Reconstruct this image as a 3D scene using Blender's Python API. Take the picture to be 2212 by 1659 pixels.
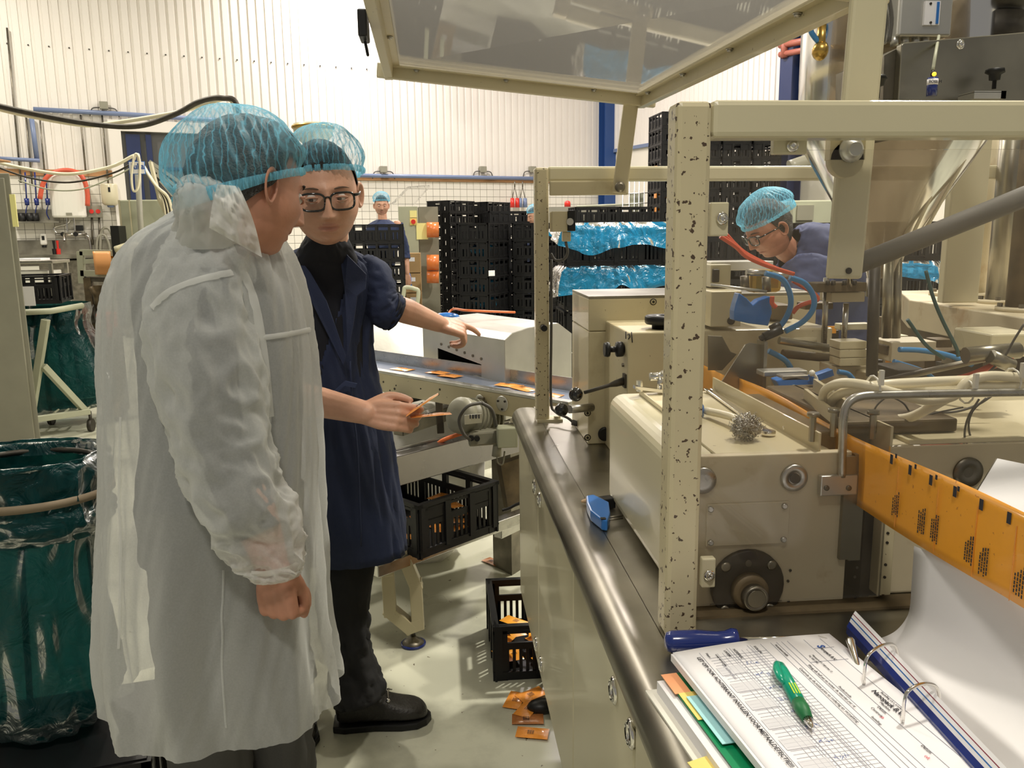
import bpy, math, random
from mathutils import Vector as V, Matrix, noise
random.seed(7)
for o in list(bpy.data.objects): bpy.data.objects.remove(o)
SC = bpy.context.scene
COL = SC.collection
# ------------------------------------------------------------ camera, world, lights, exposure
IW, IH, FPX = 2212, 1659, 1790.0
PITCH, YAW, ROLL, CZ = math.radians(10.4), math.radians(5.0), math.radians(0.7), 1.5
CF = V((math.sin(YAW)*math.cos(PITCH), math.cos(YAW)*math.cos(PITCH), -math.sin(PITCH)))
_r = V((math.cos(YAW), -math.sin(YAW), 0)); _u = _r.cross(CF)
CR = _r*math.cos(ROLL) - _u*math.sin(ROLL); CU = _u*math.cos(ROLL) + _r*math.sin(ROLL)
CAM = V((0, 0, CZ))
cd = bpy.data.cameras.new('camera'); cam = bpy.data.objects.new('camera', cd); COL.objects.link(cam)
cd.sensor_width = 36; cd.lens = 36*FPX/IW; cd.clip_start = 0.05; cd.clip_end = 100
cam.matrix_world = Matrix(((CR.x, CU.x, -CF.x, 0), (CR.y, CU.y, -CF.y, 0), (CR.z, CU.z, -CF.z, CZ), (0, 0, 0, 1)))
SC.camera = cam
SC.view_settings.view_transform = 'Standard'; SC.view_settings.look = 'None'
SC.view_settings.gamma = 1; SC.view_settings.use_curve_mapping = False
SC.view_settings.exposure = -0.48
w = bpy.data.worlds.new('hall'); SC.world = w; w.use_nodes = True
w.node_tree.nodes['Background'].inputs[0].default_value = (1.0, 0.95, 0.86, 1)
w.node_tree.nodes['Background'].inputs[1].default_value = 0.33
def lamp(loc, power, size, color=(1, .93, .82), target=None, spot=None):
    if spot:
        l = bpy.data.lights.new('lamp', 'SPOT'); l.spot_size = math.radians(spot); l.spot_blend = .8; l.shadow_soft_size = size
    else:
        l = bpy.data.lights.new('lamp', 'AREA'); l.shape = 'DISK'; l.size = size
    l.energy = power; l.color = color
    o = bpy.data.objects.new('hall_lamp_light', l); COL.objects.link(o); o.location = loc
    t = V(target) if target else V((loc[0], loc[1], 0))
    o.rotation_euler = (t - V(loc)).to_track_quat('-Z', 'Y').to_euler()
    return o
LAMPS = [((-1.35, 14.0, 6.1), 330, .5, (1, .93, .88)), ((3.2, 5.2, 5.6), 640, .40, (1, .94, .82)),
         ((-3.0, 6.6, 6.0), 330, .45, (1, .93, .80)), ((2.2, 11.2, 6.0), 420, .5, (1, .91, .90)),
         ((-.6, -1.6, 5.6), 200, .6, (1, .94, .84)), ((-6.2, 10.6, 5.9), 260, .5, (1, .93, .82)), ((1.61, 11.5, 4.47), 120, .3, (1, .96, .9)), ((1.9, 1.9, 5.4), 230, .4, (1, .93, .80))]
for l in LAMPS: lamp(l[0], l[1]*.92, l[2], l[3])
# ------------------------------------------------------------ pixel -> world point on a real plane
def ray(x, y): return CF + CR*((x-IW/2)/FPX) - CU*((y-IH/2)/FPX)
def PY(x, y, Y): d = ray(x, y); return CAM + d*(Y/d.y)
def PX(x, y, X): d = ray(x, y); return CAM + d*(X/d.x)
def PZ(x, y, Z): d = ray(x, y); return CAM + d*((Z-CZ)/d.z)
WP = V((-5.379, 13.463, 0)); WD = V((.9408, .3389, 0)); WN = V((.3389, -.9408, 0)); WC = V((3.396, 16.609, 0))
def PW(x, y, off=0): d = ray(x, y); return CAM + d*(((WP+WN*off-CAM).dot(WN))/d.dot(WN))
def PR(x, y, off=0): d = ray(x, y); return CAM + d*(((WC-WD*off-CAM).dot(WD))/d.dot(WD))
# ------------------------------------------------------------ mesh builder
class B:
    def __init__(s): s.v = []; s.f = []; s.s = []; s.m = []
    def add(s, vs, fs, smooth=False, m=0):
        k = len(s.v); s.v += [V(p) for p in vs]
        for f in fs: s.f.append([i+k for i in f]); s.s.append(smooth); s.m.append(m)
        return s
    def obox(s, c, ax, ay, az, m=0):
        c = V(c); ax = V(ax); ay = V(ay); az = V(az)
        if ax.cross(ay).dot(az) < 0: az = -az
        vs = [c+ax*i+ay*j+az*k for k in (-1, 1) for j in (-1, 1) for i in (-1, 1)]
        return s.add(vs, [(0, 2, 3, 1), (4, 5, 7, 6), (0, 1, 5, 4), (2, 6, 7, 3), (0, 4, 6, 2), (1, 3, 7, 5)], False, m)
    def box(s, x0, x1, y0, y1, z0, z1, m=0):
        return s.obox(((x0+x1)/2, (y0+y1)/2, (z0+z1)/2), (abs(x1-x0)/2, 0, 0), (0, abs(y1-y0)/2, 0), (0, 0, abs(z1-z0)/2), m)
    def beam(s, p0, p1, w, h, up=(0, 0, 1), m=0):
        p0 = V(p0); p1 = V(p1); d = p1-p0; a = d.normalized(); u = V(up); x = a.cross(u)
        if x.length < 1e-4: x = a.cross(V((1, 0, 0)))
        x.normalize(); u = x.cross(a)
        return s.obox((p0+p1)/2, x*w/2, d/2, u*h/2, m)
    def prism(s, poly, vec, m=0):
        poly = [V(p) for p in poly]; vec = V(vec); n = len(poly)
        nr = V((0, 0, 0))
        for i in range(n): nr += poly[i].cross(poly[(i+1) % n])
        if nr.dot(vec) > 0: poly = poly[::-1]
        vs = poly+[p+vec for p in poly]
        return s.add(vs, [list(range(n)), list(range(2*n-1, n-1, -1))]+[(i, i+n, (i+1) % n+n, (i+1) % n) for i in range(n)], False, m)
    def frame(s, d, hint=None):
        d = d.normalized(); h = V(hint) if hint else V((0, 0, 1)) if abs(d.z) < .9 else V((1, 0, 0))
        x = d.cross(h).normalized(); return x, x.cross(d)
    def sweep(s, pts, rad, n=10, caps=True, smooth=True, flat=1.0, hint=None, m=0, rnd=False):
        pts = [V(p) for p in pts]; N = len(pts)
        rs = rad if isinstance(rad, (list, tuple)) else [rad]*N
        if rnd:  # hemispherical ends
            a = (pts[0]-pts[1]).normalized(); b = (pts[-1]-pts[-2]).normalized(); P = []; R_ = []
            for t in (85, 60, 30): P.append(pts[0]+a*rs[0]*math.sin(math.radians(t))); R_.append(rs[0]*math.cos(math.radians(t)))
            E = []; F_ = []
            for t in (30, 60, 85): E.append(pts[-1]+b*rs[-1]*math.sin(math.radians(t))); F_.append(rs[-1]*math.cos(math.radians(t)))
            pts = P+pts+E; rs = R_+list(rs)+F_; N = len(pts)
        vs = []; x = None
        for i, p in enumerate(pts):
            d = pts[min(i+1, N-1)]-pts[max(i-1, 0)]
            if d.length < 1e-9: d = V((0, 0, 1))
            d.normalize()
            if x is None: x, y = s.frame(d, hint)
            else:
                x = (x-d*x.dot(d)); x.normalize(); y = x.cross(d)
            for j in range(n):
                a = 2*math.pi*j/n; vs.append(p+x*(rs[i]*math.cos(a))+y*(rs[i]*flat*math.sin(a)))
        fs = [(i*n+j, i*n+(j+1) % n, (i+1)*n+(j+1) % n, (i+1)*n+j) for i in range(N-1) for j in range(n)]
        k = len(s.v); s.add(vs, fs, smooth, m)
        if caps:
            s.f.append([k+j for j in range(n)][::-1]); s.s.append(False); s.m.append(m)
            s.f.append([k+(N-1)*n+j for j in range(n)]); s.s.append(False); s.m.append(m)
        return s
    def cyl(s, p0, p1, r, r1=None, n=20, caps=True, m=0):
        return s.sweep([p0, p1], [r, r if r1 is None else r1], n, caps, n > 8, m=m)
    def lathe(s, p, axis, prof, n=24, m=0):
        p = V(p); axis = V(axis).normalized()
        pts = [p+axis*t for r, t in prof]
        # sweep needs a stable direction, so build rings directly
        x, y = s.frame(axis); vs = []
        for (r, t), q in zip(prof, pts):
            for j in range(n):
                a = 2*math.pi*j/n; vs.append(q+x*r*math.cos(a)+y*r*math.sin(a))
        N = len(prof)
        k = len(s.v)
        s.add(vs, [(i*n+j, i*n+(j+1) % n, (i+1)*n+(j+1) % n, (i+1)*n+j) for i in range(N-1) for j in range(n)], True, m)
        s.f.append([k+j for j in range(n)][::-1]); s.s.append(False); s.m.append(m)
        s.f.append([k+(N-1)*n+j for j in range(n)]); s.s.append(False); s.m.append(m)
        return s
    def ball(s, c, r, n=14, M=None, m=0):
        c = V(c); r = V((r, r, r)) if not hasattr(r, '__len__') else V(r); vs = []; h = n//2+1
        for i in range(h+1):
            t = math.pi*i/h
            for j in range(n):
                a = 2*math.pi*j/n; q = V((r.x*math.sin(t)*math.cos(a), r.y*math.sin(t)*math.sin(a), r.z*math.cos(t)))
                vs.append(c+(M@q if M else q))
        return s.add(vs, [(i*n+j, (i+1)*n+j, (i+1)*n+(j+1) % n, i*n+(j+1) % n) for i in range(h) for j in range(n)], True, m)
    def grid(s, fn, nu, nv, closed=False, smooth=True, m=0):
        vs = [V(fn(i/nu, j/nv)) for j in range(nv+1) for i in range(nu+(0 if closed else 1))]
        W = nu if closed else nu+1
        fs = [(j*W+i, j*W+(i+1) % W, (j+1)*W+(i+1) % W, (j+1)*W+i) for j in range(nv) for i in range(nu)]
        return s.add(vs, fs, smooth, m)
    def xf(s, M): s.v = [M@p for p in s.v]; return s
    def join(s, o, m=None):
        k = len(s.v); s.v += o.v; s.f += [[i+k for i in f] for f in o.f]; s.s += o.s; s.m += o.m if m is None else [m]*len(o.f); return s
def spl(pts, k=6):
    pts = [V(p) for p in pts]; P = [pts[0]*2-pts[1]]+pts+[pts[-1]*2-pts[-2]]; out = []
    for i in range(1, len(P)-2):
        for q in range(k):
            t = q/k; a, b, c, d = P[i-1:i+3]
            out.append(.5*((2*b)+(c-a)*t+(2*a-5*b+4*c-d)*t*t+(3*b-a-3*c+d)*t**3))
    out.append(pts[-1]); return out
def wloc(o):
    p = V((0, 0, 0))
    while o is not None: p += o.location; o = o.parent
    return p
def meshof(b, name, mats, origin):
    me = bpy.data.meshes.new(name)
    me.from_pydata([tuple(p-origin) for p in b.v], [], b.f)
    me.polygons.foreach_set('use_smooth', b.s); me.polygons.foreach_set('material_index', b.m)
    for m_ in (mats if isinstance(mats, (list, tuple)) else [mats]): me.materials.append(m_)
    me.update(); return me
def basept(b):
    xs = [p.x for p in b.v]; ys = [p.y for p in b.v]; return V(((min(xs)+max(xs))/2, (min(ys)+max(ys))/2, min(p.z for p in b.v)))
def obj(name, b, mats, parent=None, bevel=0, label=None, solid=0, kind=None, subd=0, origin=None):
    org = origin if origin is not None else (wloc(parent) if parent else basept(b))
    o = bpy.data.objects.new(name, meshof(b, name, mats, org)); COL.objects.link(o)
    if parent: o.parent = parent; o.location = org-wloc(parent)
    else: o.location = org
    if bevel:
        md = o.modifiers.new('bevel', 'BEVEL'); md.width = bevel; md.segments = 2; md.limit_method = 'ANGLE'; md.angle_limit = .6; md.harden_normals = False
    if subd: md = o.modifiers.new('s', 'SUBSURF'); md.levels = subd; md.render_levels = subd
    if solid: md = o.modifiers.new('t', 'SOLIDIFY'); md.thickness = solid; md.offset = 0
    if label: o['label'] = label
    if kind: o['kind'] = kind
    return o
def tag(o, label, cat, group=None):
    o['label'] = label; o['category'] = cat
    if group: o['group'] = group
    return o
def thing(name, label, cat, loc, group=None):
    o = bpy.data.objects.new(name, None); COL.objects.link(o); o.location = V(loc); o.empty_display_size = .05
    return tag(o, label, cat, group)
def T(name, b, mats, label, cat, group=None, **k): return tag(obj(name, b, mats, None, **k), label, cat, group)
def struct(name, b, mats, **k): o = obj(name, b, mats, None, **k); o['kind'] = 'structure'; return o
def text(s, size, pos, xdir, ydir, mat, name='lettering', parent=None, ext=.0004, bold=0, align='LEFT', fit=None):
    cu = bpy.data.curves.new('t', 'FONT'); cu.body = s; cu.size = size; cu.extrude = ext; cu.align_x = align; cu.resolution_u = 2; cu.offset = bold
    to = bpy.data.objects.new('t', cu); me = bpy.data.meshes.new_from_object(to); bpy.data.objects.remove(to); bpy.data.curves.remove(cu)
    x = V(xdir).normalized(); z = x.cross(V(ydir)).normalized(); y = z.cross(x)
    sx = 1
    if fit:
        wd = max((v.co.x for v in me.vertices), default=1); sx = fit/max(wd, 1e-5)
    org = wloc(parent) if parent else V(pos)
    for v in me.vertices: v.co = V(pos)-org+x*v.co.x*sx+y*v.co.y+z*(v.co.z+ext+.0002)
    me.materials.clear(); me.materials.append(mat)
    o = bpy.data.objects.new(name, me); COL.objects.link(o)
    if parent: o.parent = parent
    else: o.location = org
    return o
def dup(root, loc, rotz=None, label=None, group=None, scale=None):
    r = root.copy(); COL.objects.link(r); r.location = loc
    if rotz is not None: r.rotation_euler = (0, 0, rotz)
    if label: r['label'] = label
    if group: r['group'] = group
    if scale: r.scale = scale
    for ch in list(root.children):
        c = ch.copy(); COL.objects.link(c); c.parent = r
        for g in ch.children: d = g.copy(); COL.objects.link(d); d.parent = c
    return r
def remesh(b, vox, smooth=2, mat=None, name='body', parent=None, extra=None, mats=None, noise_fn=None):
    me = meshof(b, 'tmp', [], V((0, 0, 0))); o = bpy.data.objects.new('tmp', me); COL.objects.link(o)
    r = o.modifiers.new('r', 'REMESH'); r.mode = 'VOXEL'; r.voxel_size = vox
    if smooth: q = o.modifiers.new('s', 'SMOOTH'); q.iterations = smooth; q.factor = .5
    dg = bpy.context.evaluated_depsgraph_get(); m2 = bpy.data.meshes.new_from_object(o.evaluated_get(dg)); bpy.data.objects.remove(o)
    out = B(); out.v = [v.co.copy() for v in m2.vertices]; out.f = [list(p.vertices) for p in m2.polygons]; out.s = [True]*len(out.f); out.m = [0]*len(out.f)
    bpy.data.meshes.remove(m2); return out
# ------------------------------------------------------------ materials
MATS = {}
def node(nt, t, **k):
    n = nt.nodes.new(t)
    for a, b_ in k.items():
        if a in n.inputs.keys(): n.inputs[a].default_value = b_
        else: setattr(n, a, b_)
    return n
def mat(name, col, rough=.5, metal=0, var=0, vscale=8, bump=0, bscale=60, specks=None, spk=(.08, .05, .03), spks=90, coat=0, stretch=None, trans=0, dirt=None, spec=None, sss=0):
    m = bpy.data.materials.new(name); m.use_nodes = True; nt = m.node_tree; L = nt.links; p = nt.nodes['Principled BSDF']
    c4 = tuple(col)+(1,)
    p.inputs['Base Color'].default_value = c4; p.inputs['Roughness'].default_value = rough; p.inputs['Metallic'].default_value = metal
    p.inputs['Coat Weight'].default_value = coat; p.inputs['Transmission Weight'].default_value = trans
    if sss: p.inputs['Subsurface Weight'].default_value = sss; p.inputs['Subsurface Radius'].default_value = (.012, .005, .003)
    if spec is not None: p.inputs['Specular IOR Level'].default_value = spec
    g = node(nt, 'ShaderNodeNewGeometry'); mp = node(nt, 'ShaderNodeMapping'); L.new(g.outputs['Position'], mp.inputs[0])
    if stretch: mp.inputs['Scale'].default_value = stretch
    cur = None
    if var:
        n = node(nt, 'ShaderNodeTexNoise', Scale=vscale, Detail=4.0); L.new(mp.outputs[0], n.inputs['Vector'])
        r = node(nt, 'ShaderNodeMapRange'); r.inputs['From Min'].default_value = .3; r.inputs['From Max'].default_value = .7; L.new(n.outputs['Fac'], r.inputs['Value'])
        mx = node(nt, 'ShaderNodeMix', data_type='RGBA'); mx.inputs[6].default_value = tuple(max(0, x*(1-var)) for x in col)+(1,); mx.inputs[7].default_value = tuple(min(1, x*(1+var*.6)) for x in col)+(1,)
        L.new(r.outputs[0], mx.inputs[0]); cur = mx.outputs[2]
        r2 = node(nt, 'ShaderNodeMapRange'); r2.inputs['To Min'].default_value = max(.03, rough-.12); r2.inputs['To Max'].default_value = min(1, rough+.12); L.new(n.outputs['Fac'], r2.inputs['Value']); L.new(r2.outputs[0], p.inputs['Roughness'])
    def over(cur, fac, c):
        mx = node(nt, 'ShaderNodeMix', data_type='RGBA')
        if cur is None: mx.inputs[6].default_value = c4
        else: L.new(cur, mx.inputs[6])
        mx.inputs[7].default_value = tuple(c)+(1,); L.new(fac, mx.inputs[0]); return mx.outputs[2]
    if dirt:   # (colour, low, high, scale)
        n = node(nt, 'ShaderNodeTexNoise', Scale=dirt[3], Detail=8.0, Roughness=.65); L.new(g.outputs['Position'], n.inputs['Vector'])
        r = node(nt, 'ShaderNodeMapRange'); r.inputs['From Min'].default_value = dirt[1]; r.inputs['From Max'].default_value = dirt[2]; L.new(n.outputs['Fac'], r.inputs['Value']); cur = over(cur, r.outputs[0], dirt[0])
    if specks:
        n = node(nt, 'ShaderNodeTexNoise', Scale=spks, Detail=3.0); L.new(g.outputs['Position'], n.inputs['Vector'])
        r = node(nt, 'ShaderNodeMapRange'); r.inputs['From Min'].default_value = specks; r.inputs['From Max'].default_value = specks+.015; L.new(n.outputs['Fac'], r.inputs['Value']); cur = over(cur, r.outputs[0], spk)
    if cur is not None: L.new(cur, p.inputs['Base Color'])
    if bump:
        n = node(nt, 'ShaderNodeTexNoise', Scale=bscale, Detail=3.0); L.new(mp.outputs[0], n.inputs['Vector'])
        bm = node(nt, 'ShaderNodeBump', Strength=bump, Distance=.01); L.new(n.outputs['Fac'], bm.inputs['Height']); L.new(bm.outputs[0], p.inputs['Normal'])
    MATS[name] = m; return m
def veil(name, col, opac, trl=.5, rough=.5, gloss=.06, edge=.25, tint=None, nz=0, nscale=200, wave=None, film=False, wr=None):
    """thin cloth or film: part of the light passes straight, part is scattered through, part reflected"""
    m = bpy.data.materials.new(name); m.use_nodes = True; nt = m.node_tree; L = nt.links; nt.nodes.clear()
    out = node(nt, 'ShaderNodeOutputMaterial'); tr = node(nt, 'ShaderNodeBsdfTransparent'); tr.inputs[0].default_value = tuple(tint or (1, 1, 1))+(1,)
    d = node(nt, 'ShaderNodeBsdfDiffuse'); d.inputs[0].default_value = tuple(col)+(1,); t = node(nt, 'ShaderNodeBsdfTranslucent'); t.inputs[0].default_value = tuple(col)+(1,)
    m1 = node(nt, 'ShaderNodeMixShader'); m1.inputs[0].default_value = trl; L.new(d.outputs[0], m1.inputs[1]); L.new(t.outputs[0], m1.inputs[2])
    lw = node(nt, 'ShaderNodeLayerWeight', Blend=.35); ma = node(nt, 'ShaderNodeMath', operation='MULTIPLY_ADD'); L.new(lw.outputs['Facing'], ma.inputs[0]); ma.inputs[1].default_value = edge; ma.inputs[2].default_value = opac; fac = ma.outputs[0]
    g = node(nt, 'ShaderNodeNewGeometry')
    if nz:
        n = node(nt, 'ShaderNodeTexNoise', Scale=nscale, Detail=3.0); L.new(g.outputs['Position'], n.inputs['Vector'])
        a = node(nt, 'ShaderNodeMath', operation='MULTIPLY_ADD'); L.new(n.outputs['Fac'], a.inputs[0]); a.inputs[1].default_value = nz; L.new(fac, a.inputs[2]); s_ = node(nt, 'ShaderNodeMath', operation='SUBTRACT'); L.new(a.outputs[0], s_.inputs[0]); s_.inputs[1].default_value = nz/2; fac = s_.outputs[0]
    if wave:   # (scale, amount, direction)
        uv = node(nt, 'ShaderNodeTexCoord'); wv = node(nt, 'ShaderNodeTexWave', wave_type='BANDS', bands_direction=wave[2], Scale=wave[0], Distortion=5.0, Detail=2.0); wv.inputs['Detail Scale'].default_value = 1.5
        L.new(uv.outputs['Object'], wv.inputs['Vector']); pw = node(nt, 'ShaderNodeMath', operation='POWER'); L.new(wv.outputs['Fac'], pw.inputs[0]); pw.inputs[1].default_value = 9
        a = node(nt, 'ShaderNodeMath', operation='MULTIPLY_ADD'); L.new(pw.outputs[0], a.inputs[0]); a.inputs[1].default_value = wave[1]; L.new(fac, a.inputs[2]); fac = a.outputs[0]
    cl = node(nt, 'ShaderNodeClamp'); L.new(fac, cl.inputs[0])
    m2 = node(nt, 'ShaderNodeMixShader'); L.new(cl.outputs[0], m2.inputs[0]); L.new(tr.outputs[0], m2.inputs[1]); L.new(m1.outputs[0], m2.inputs[2])
    gl = node(nt, 'ShaderNodeBsdfGlossy', Roughness=rough); m3 = node(nt, 'ShaderNodeMixShader'); fr = node(nt, 'ShaderNodeFresnel', IOR=1.45)
    mf = node(nt, 'ShaderNodeMath', operation='MULTIPLY'); L.new(fr.outputs[0], mf.inputs[0]); mf.inputs[1].default_value = gloss/.06 if film else gloss*4
    if film: L.new(mf.outputs[0], m3.inputs[0])
    else: L.new(mf.outputs[0], m3.inputs[0])
    if wr:
        n = node(nt, 'ShaderNodeTexNoise', Scale=wr[1], Detail=4.0, Distortion=1.2); L.new(g.outputs['Position'], n.inputs['Vector']); bm = node(nt, 'ShaderNodeBump', Strength=wr[0], Distance=.05); L.new(n.outputs['Fac'], bm.inputs['Height'])
        for q in (gl, d, t): L.new(bm.outputs[0], q.inputs['Normal'])
    L.new(m2.outputs[0], m3.inputs[1]); L.new(gl.outputs[0], m3.inputs[2]); L.new(m3.outputs[0], out.inputs[0]); MATS[name] = m; return m
def emis(name, col, s):
    m = bpy.data.materials.new(name); m.use_nodes = True; p = m.node_tree.nodes['Principled BSDF']; p.inputs['Base Color'].default_value = tuple(col)+(1,)
    p.inputs['Emission Color'].default_value = tuple(col)+(1,); p.inputs['Emission Strength'].default_value = s; return m
CREAM = (.60, .53, .345)
cream = mat('cream_paint', CREAM, .38, var=.10, vscale=3, specks=.735, spks=110, coat=.15, dirt=((.42, .33, .18), .58, .8, 5))
chipped = mat('chipped_cream_paint', CREAM, .38, var=.08, vscale=3, specks=.628, spks=115, coat=.2)
creamc = mat('clean_cream_paint', (.62, .57, .395), .32, var=.06, vscale=2, coat=.25)
offw = mat('dusty_cream_plate', (.56, .49, .34), .5, var=.12, vscale=6, dirt=((.36, .24, .12), .55, .75, 9))
steel = mat('stainless_steel', (.52, .51, .48), .3, 1, var=.16, vscale=30, stretch=(1, .08, 1))
steelm = mat('worn_steel_sheet', (.36, .34, .28), .34, 1, var=.35, vscale=5)
steeld = mat('dull_dark_steel', (.22, .20, .16), .42, .9, var=.3, vscale=20)
chrome = mat('bright_chrome', (.8, .78, .74), .12, 1)
alu = mat('raw_aluminium', (.62, .61, .57), .4, .9, var=.1)
iron = mat('oily_cast_iron', (.055, .048, .038), .5, .4, var=.4, vscale=25)
brown = mat('dusty_brown_metal', (.13, .095, .05), .6, .2, var=.4, vscale=18)
blackp = mat('black_plastic', (.012, .012, .012), .42, spec=.35)
crateb = mat('black_crate_plastic', (.010, .010, .011), .45, spec=.3)
ballm = mat('black_ball_knob', (.006, .006, .006), .08, coat=.6)
rubber = mat('grey_rubber', (.10, .095, .085), .7, var=.2)
bluep = mat('column_blue_paint', (.020, .065, .22), .45)
bluedk = mat('dark_navy_paint', (.008, .020, .085), .45)
pipeb = mat('pale_blue_pipe', (.17, .22, .36), .4)
wood = mat('wood_board', (.46, .24, .10), .55, var=.25, vscale=6, stretch=(1, 1, 6))
walw = mat('white_wall_cladding', (.80, .76, .70), .42, var=.04, vscale=1)
walp = mat('plain_wall_panel', (.80, .76, .66), .5)
tilew = mat('white_glazed_tile', (.82, .79, .70), .2, coat=.3)
grout = mat('dark_grout', (.28, .26, .22), .8)
floorm = mat('green_grey_resin_floor', (.58, .58, .46), .30, var=.18, vscale=1.3, specks=.715, spk=(.10, .07, .04), spks=38, dirt=((.29, .29, .23), .50, .72, 1.6))
ceilm = mat('ceiling_panel', (.70, .68, .62), .7)
greyp = mat('grey_cabinet_paint', (.27, .26, .20), .45, var=.06)
greyg = mat('grey_green_paint', (.40, .41, .30), .45, var=.05)
white = mat('white_plastic', (.80, .78, .70), .3, coat=.2)
orange = mat('orange_print_film', (.93, .40, .035), .32, var=.05, vscale=14, specks=.70, spk=(.60, .22, .03), spks=150, coat=.2)
orangef = mat('orange_sachet_foil', (.88, .33, .05), .28, var=.12, vscale=40, coat=.5)
brownf = mat('brown_sachet_foil', (.50, .19, .06), .25, var=.2, vscale=40, coat=.5)
redh = mat('red_hose', (.60, .10, .05), .4)
orh = mat('orange_cable', (.75, .17, .04), .45)
bluh = mat('blue_air_hose', (.05, .22, .48), .35)
whiteh = mat('white_hose', (.85, .78, .58), .35, var=.06)
bluet = mat('blue_plastic', (.02, .16, .52), .3, coat=.3)
blued = mat('dark_blue_plastic', (.012, .03, .20), .2, coat=.5)
redp = mat('red_plastic', (.65, .03, .02), .35)
yellow = mat('yellow_paper', (.85, .80, .33), .7)
paper = mat('white_paper', (.86, .85, .88), .6)
paperw = mat('white_page', (.80, .79, .80), .55)
ink = mat('black_ink', (.03, .03, .04), .6)
inkg = mat('grey_ink', (.42, .42, .48), .7)
shade_ = mat('grey_form_shading', (.68, .68, .72), .7)
inkb = mat('blue_ink', (.05, .12, .40), .6)
inkr = mat('red_ink', (.85, .20, .25), .6)
green = mat('green_card', (.0, .26, .10), .45)
peng = mat('green_pen_plastic', (.0, .33, .20), .25, coat=.4)
pengd = mat('dark_green_grip', (.01, .16, .05), .5)
lime = mat('lime_print', (.55, .75, .05), .5)
cyan = mat('pale_blue_card', (.42, .76, .80), .6)
peach = mat('peach_tab', (.95, .42, .20), .6)
ytab = mat('yellow_tab', (.88, .70, .20), .6)
carton = mat('brown_cardboard', (.42, .27, .12), .8, var=.08)
brass = mat('brass', (.55, .36, .10), .3, 1)
skin = mat('skin', (.50, .235, .155), .48, var=.10, vscale=30, bump=.05, bscale=220, sss=.10)
skin2 = mat('pale_skin', (.60, .33, .225), .45, var=.08, vscale=30, bump=.05, bscale=220, sss=.10)
lipm = mat('lips', (.54, .26, .19), .45)
eyew = mat('eye_white', (.70, .66, .62), .15, coat=.8)
irism = mat('dark_iris', (.05, .03, .02), .1, coat=.8)
hairm = mat('dark_hair', (.018, .014, .011), .6, var=.4, vscale=120, bump=.8, bscale=260)
hairg = mat('greying_hair', (.05, .045, .04), .6, var=.5, vscale=140, bump=.8, bscale=260)
navy = mat('navy_cotton', (.012, .021, .062), .8, var=.22, vscale=5, bump=.15, bscale=500)
faded = mat('washed_blue_cotton', (.045, .058, .135), .85, var=.2, vscale=5)
navyl = mat('faded_blue_cotton', (.026, .040, .10), .85, var=.2, vscale=5)
polo = mat('black_polo', (.006, .007, .014), .85)
trous = mat('black_trousers', (.008, .008, .009), .85)
greyt = mat('grey_trousers', (.075, .073, .07), .85, var=.12, vscale=300)
shirtd = mat('dark_shirt', (.06, .063, .075), .85)
leather = mat('scuffed_black_leather', (.018, .016, .014), .45, var=.4, vscale=20, bump=.3, bscale=90)
dwall = mat('dark_room_panel', (.11, .11, .105), .6)
pane = veil('clear_guard_pane', (.80, .74, .62), .035, .4, .02, .06, .02, film=True)
panel_ = veil('hazy_lid_pane', (.84, .82, .80), .40, .6, .03, .06, .05, film=True)
panef = veil('dusty_guard_pane', (.60, .48, .30), .04, .5, .03, .04, .02, nz=.09, nscale=3.5, film=True)
lens_ = veil('spectacle_lens', (.8, .8, .8), .01, .5, .02, .06, 0, film=True)
gown = veil('white_nonwoven', (.84, .86, .85), .45, .42, .6, .01, .62, nz=.14, nscale=260)
gownd = veil('folded_nonwoven', (.86, .87, .85), .70, .4, .6, .01, .2)
net = veil('blue_hairnet', (.22, .62, .84), .11, .35, .5, .01, .62, nz=.3, nscale=50, wave=(26, .42, 'X'))
netb = veil('gathered_blue_hairnet_band', (.26, .72, .95), .60, .4, .5, .01, .3, wave=(60, .3, 'X'))
bagt = veil('teal_bag_film', (.004, .060, .064), .74, .5, .36, .03, .3, tint=(.25, .6, .58), film=True, nz=.2, nscale=6, wr=(.55, 13))
bagb = veil('blue_bag_film', (.03, .42, .80), .60, .45, .2, .06, .3, tint=(.5, .8, .95), film=True, wr=(.6, 9))
bagw = mat('white_woven_bag', (.82, .80, .74), .55, var=.1, bump=.4, bscale=12)
hopm = veil('smoky_hopper_film', (.25, .20, .13), .66, .5, .15, .06, .35, tint=(.8, .75, .65), film=True)
# ------------------------------------------------------------ the hall
b = B(); b.box(-14, 14, -4, 24, -.1, 0); struct('floor', b, floorm)
b = B(); b.box(-14, 14, -4, 24, 6.9, 7.0); struct('ceiling', b, ceilm)
def wallbox(o, d, n, s0, s1, z0, z1, off0, off1):
    b = B(); c = o+d*((s0+s1)/2)+n*((off0+off1)/2); c.z = (z0+z1)/2
    return b.obox(c, d*(s1-s0)/2, n*(off1-off0)/2, (0, 0, (z1-z0)/2))
WL = (WC-WP).dot(WD)
wb = struct('wall_back', wallbox(WP, WD, WN, -9, WL, 0, 6.9, -.12, -.02), grout)
wr = struct('wall_right', wallbox(WC, WN, -WD, 0, 16, 0, 6.9, -.12, -.02), walp)
def ribsheet(o, d, n, z0, z1, k=8, p=.132):
    pr = []
    for i in range(k):
        x = i*p; pr += [(x, .0), (x+.006, .018), (x+.088, .018), (x+.094, 0), (x+p-.004, 0)]
    pr.append((k*p, 0)); b = B(); vs = []
    for z in (z0, z1):
        for x, y in pr: vs.append(o+d*x+n*(y)+V((0, 0, z)))
    m = len(pr); b.add(vs, [(i, i+1, m+i+1, m+i) for i in range(m-1)]); return b
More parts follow.
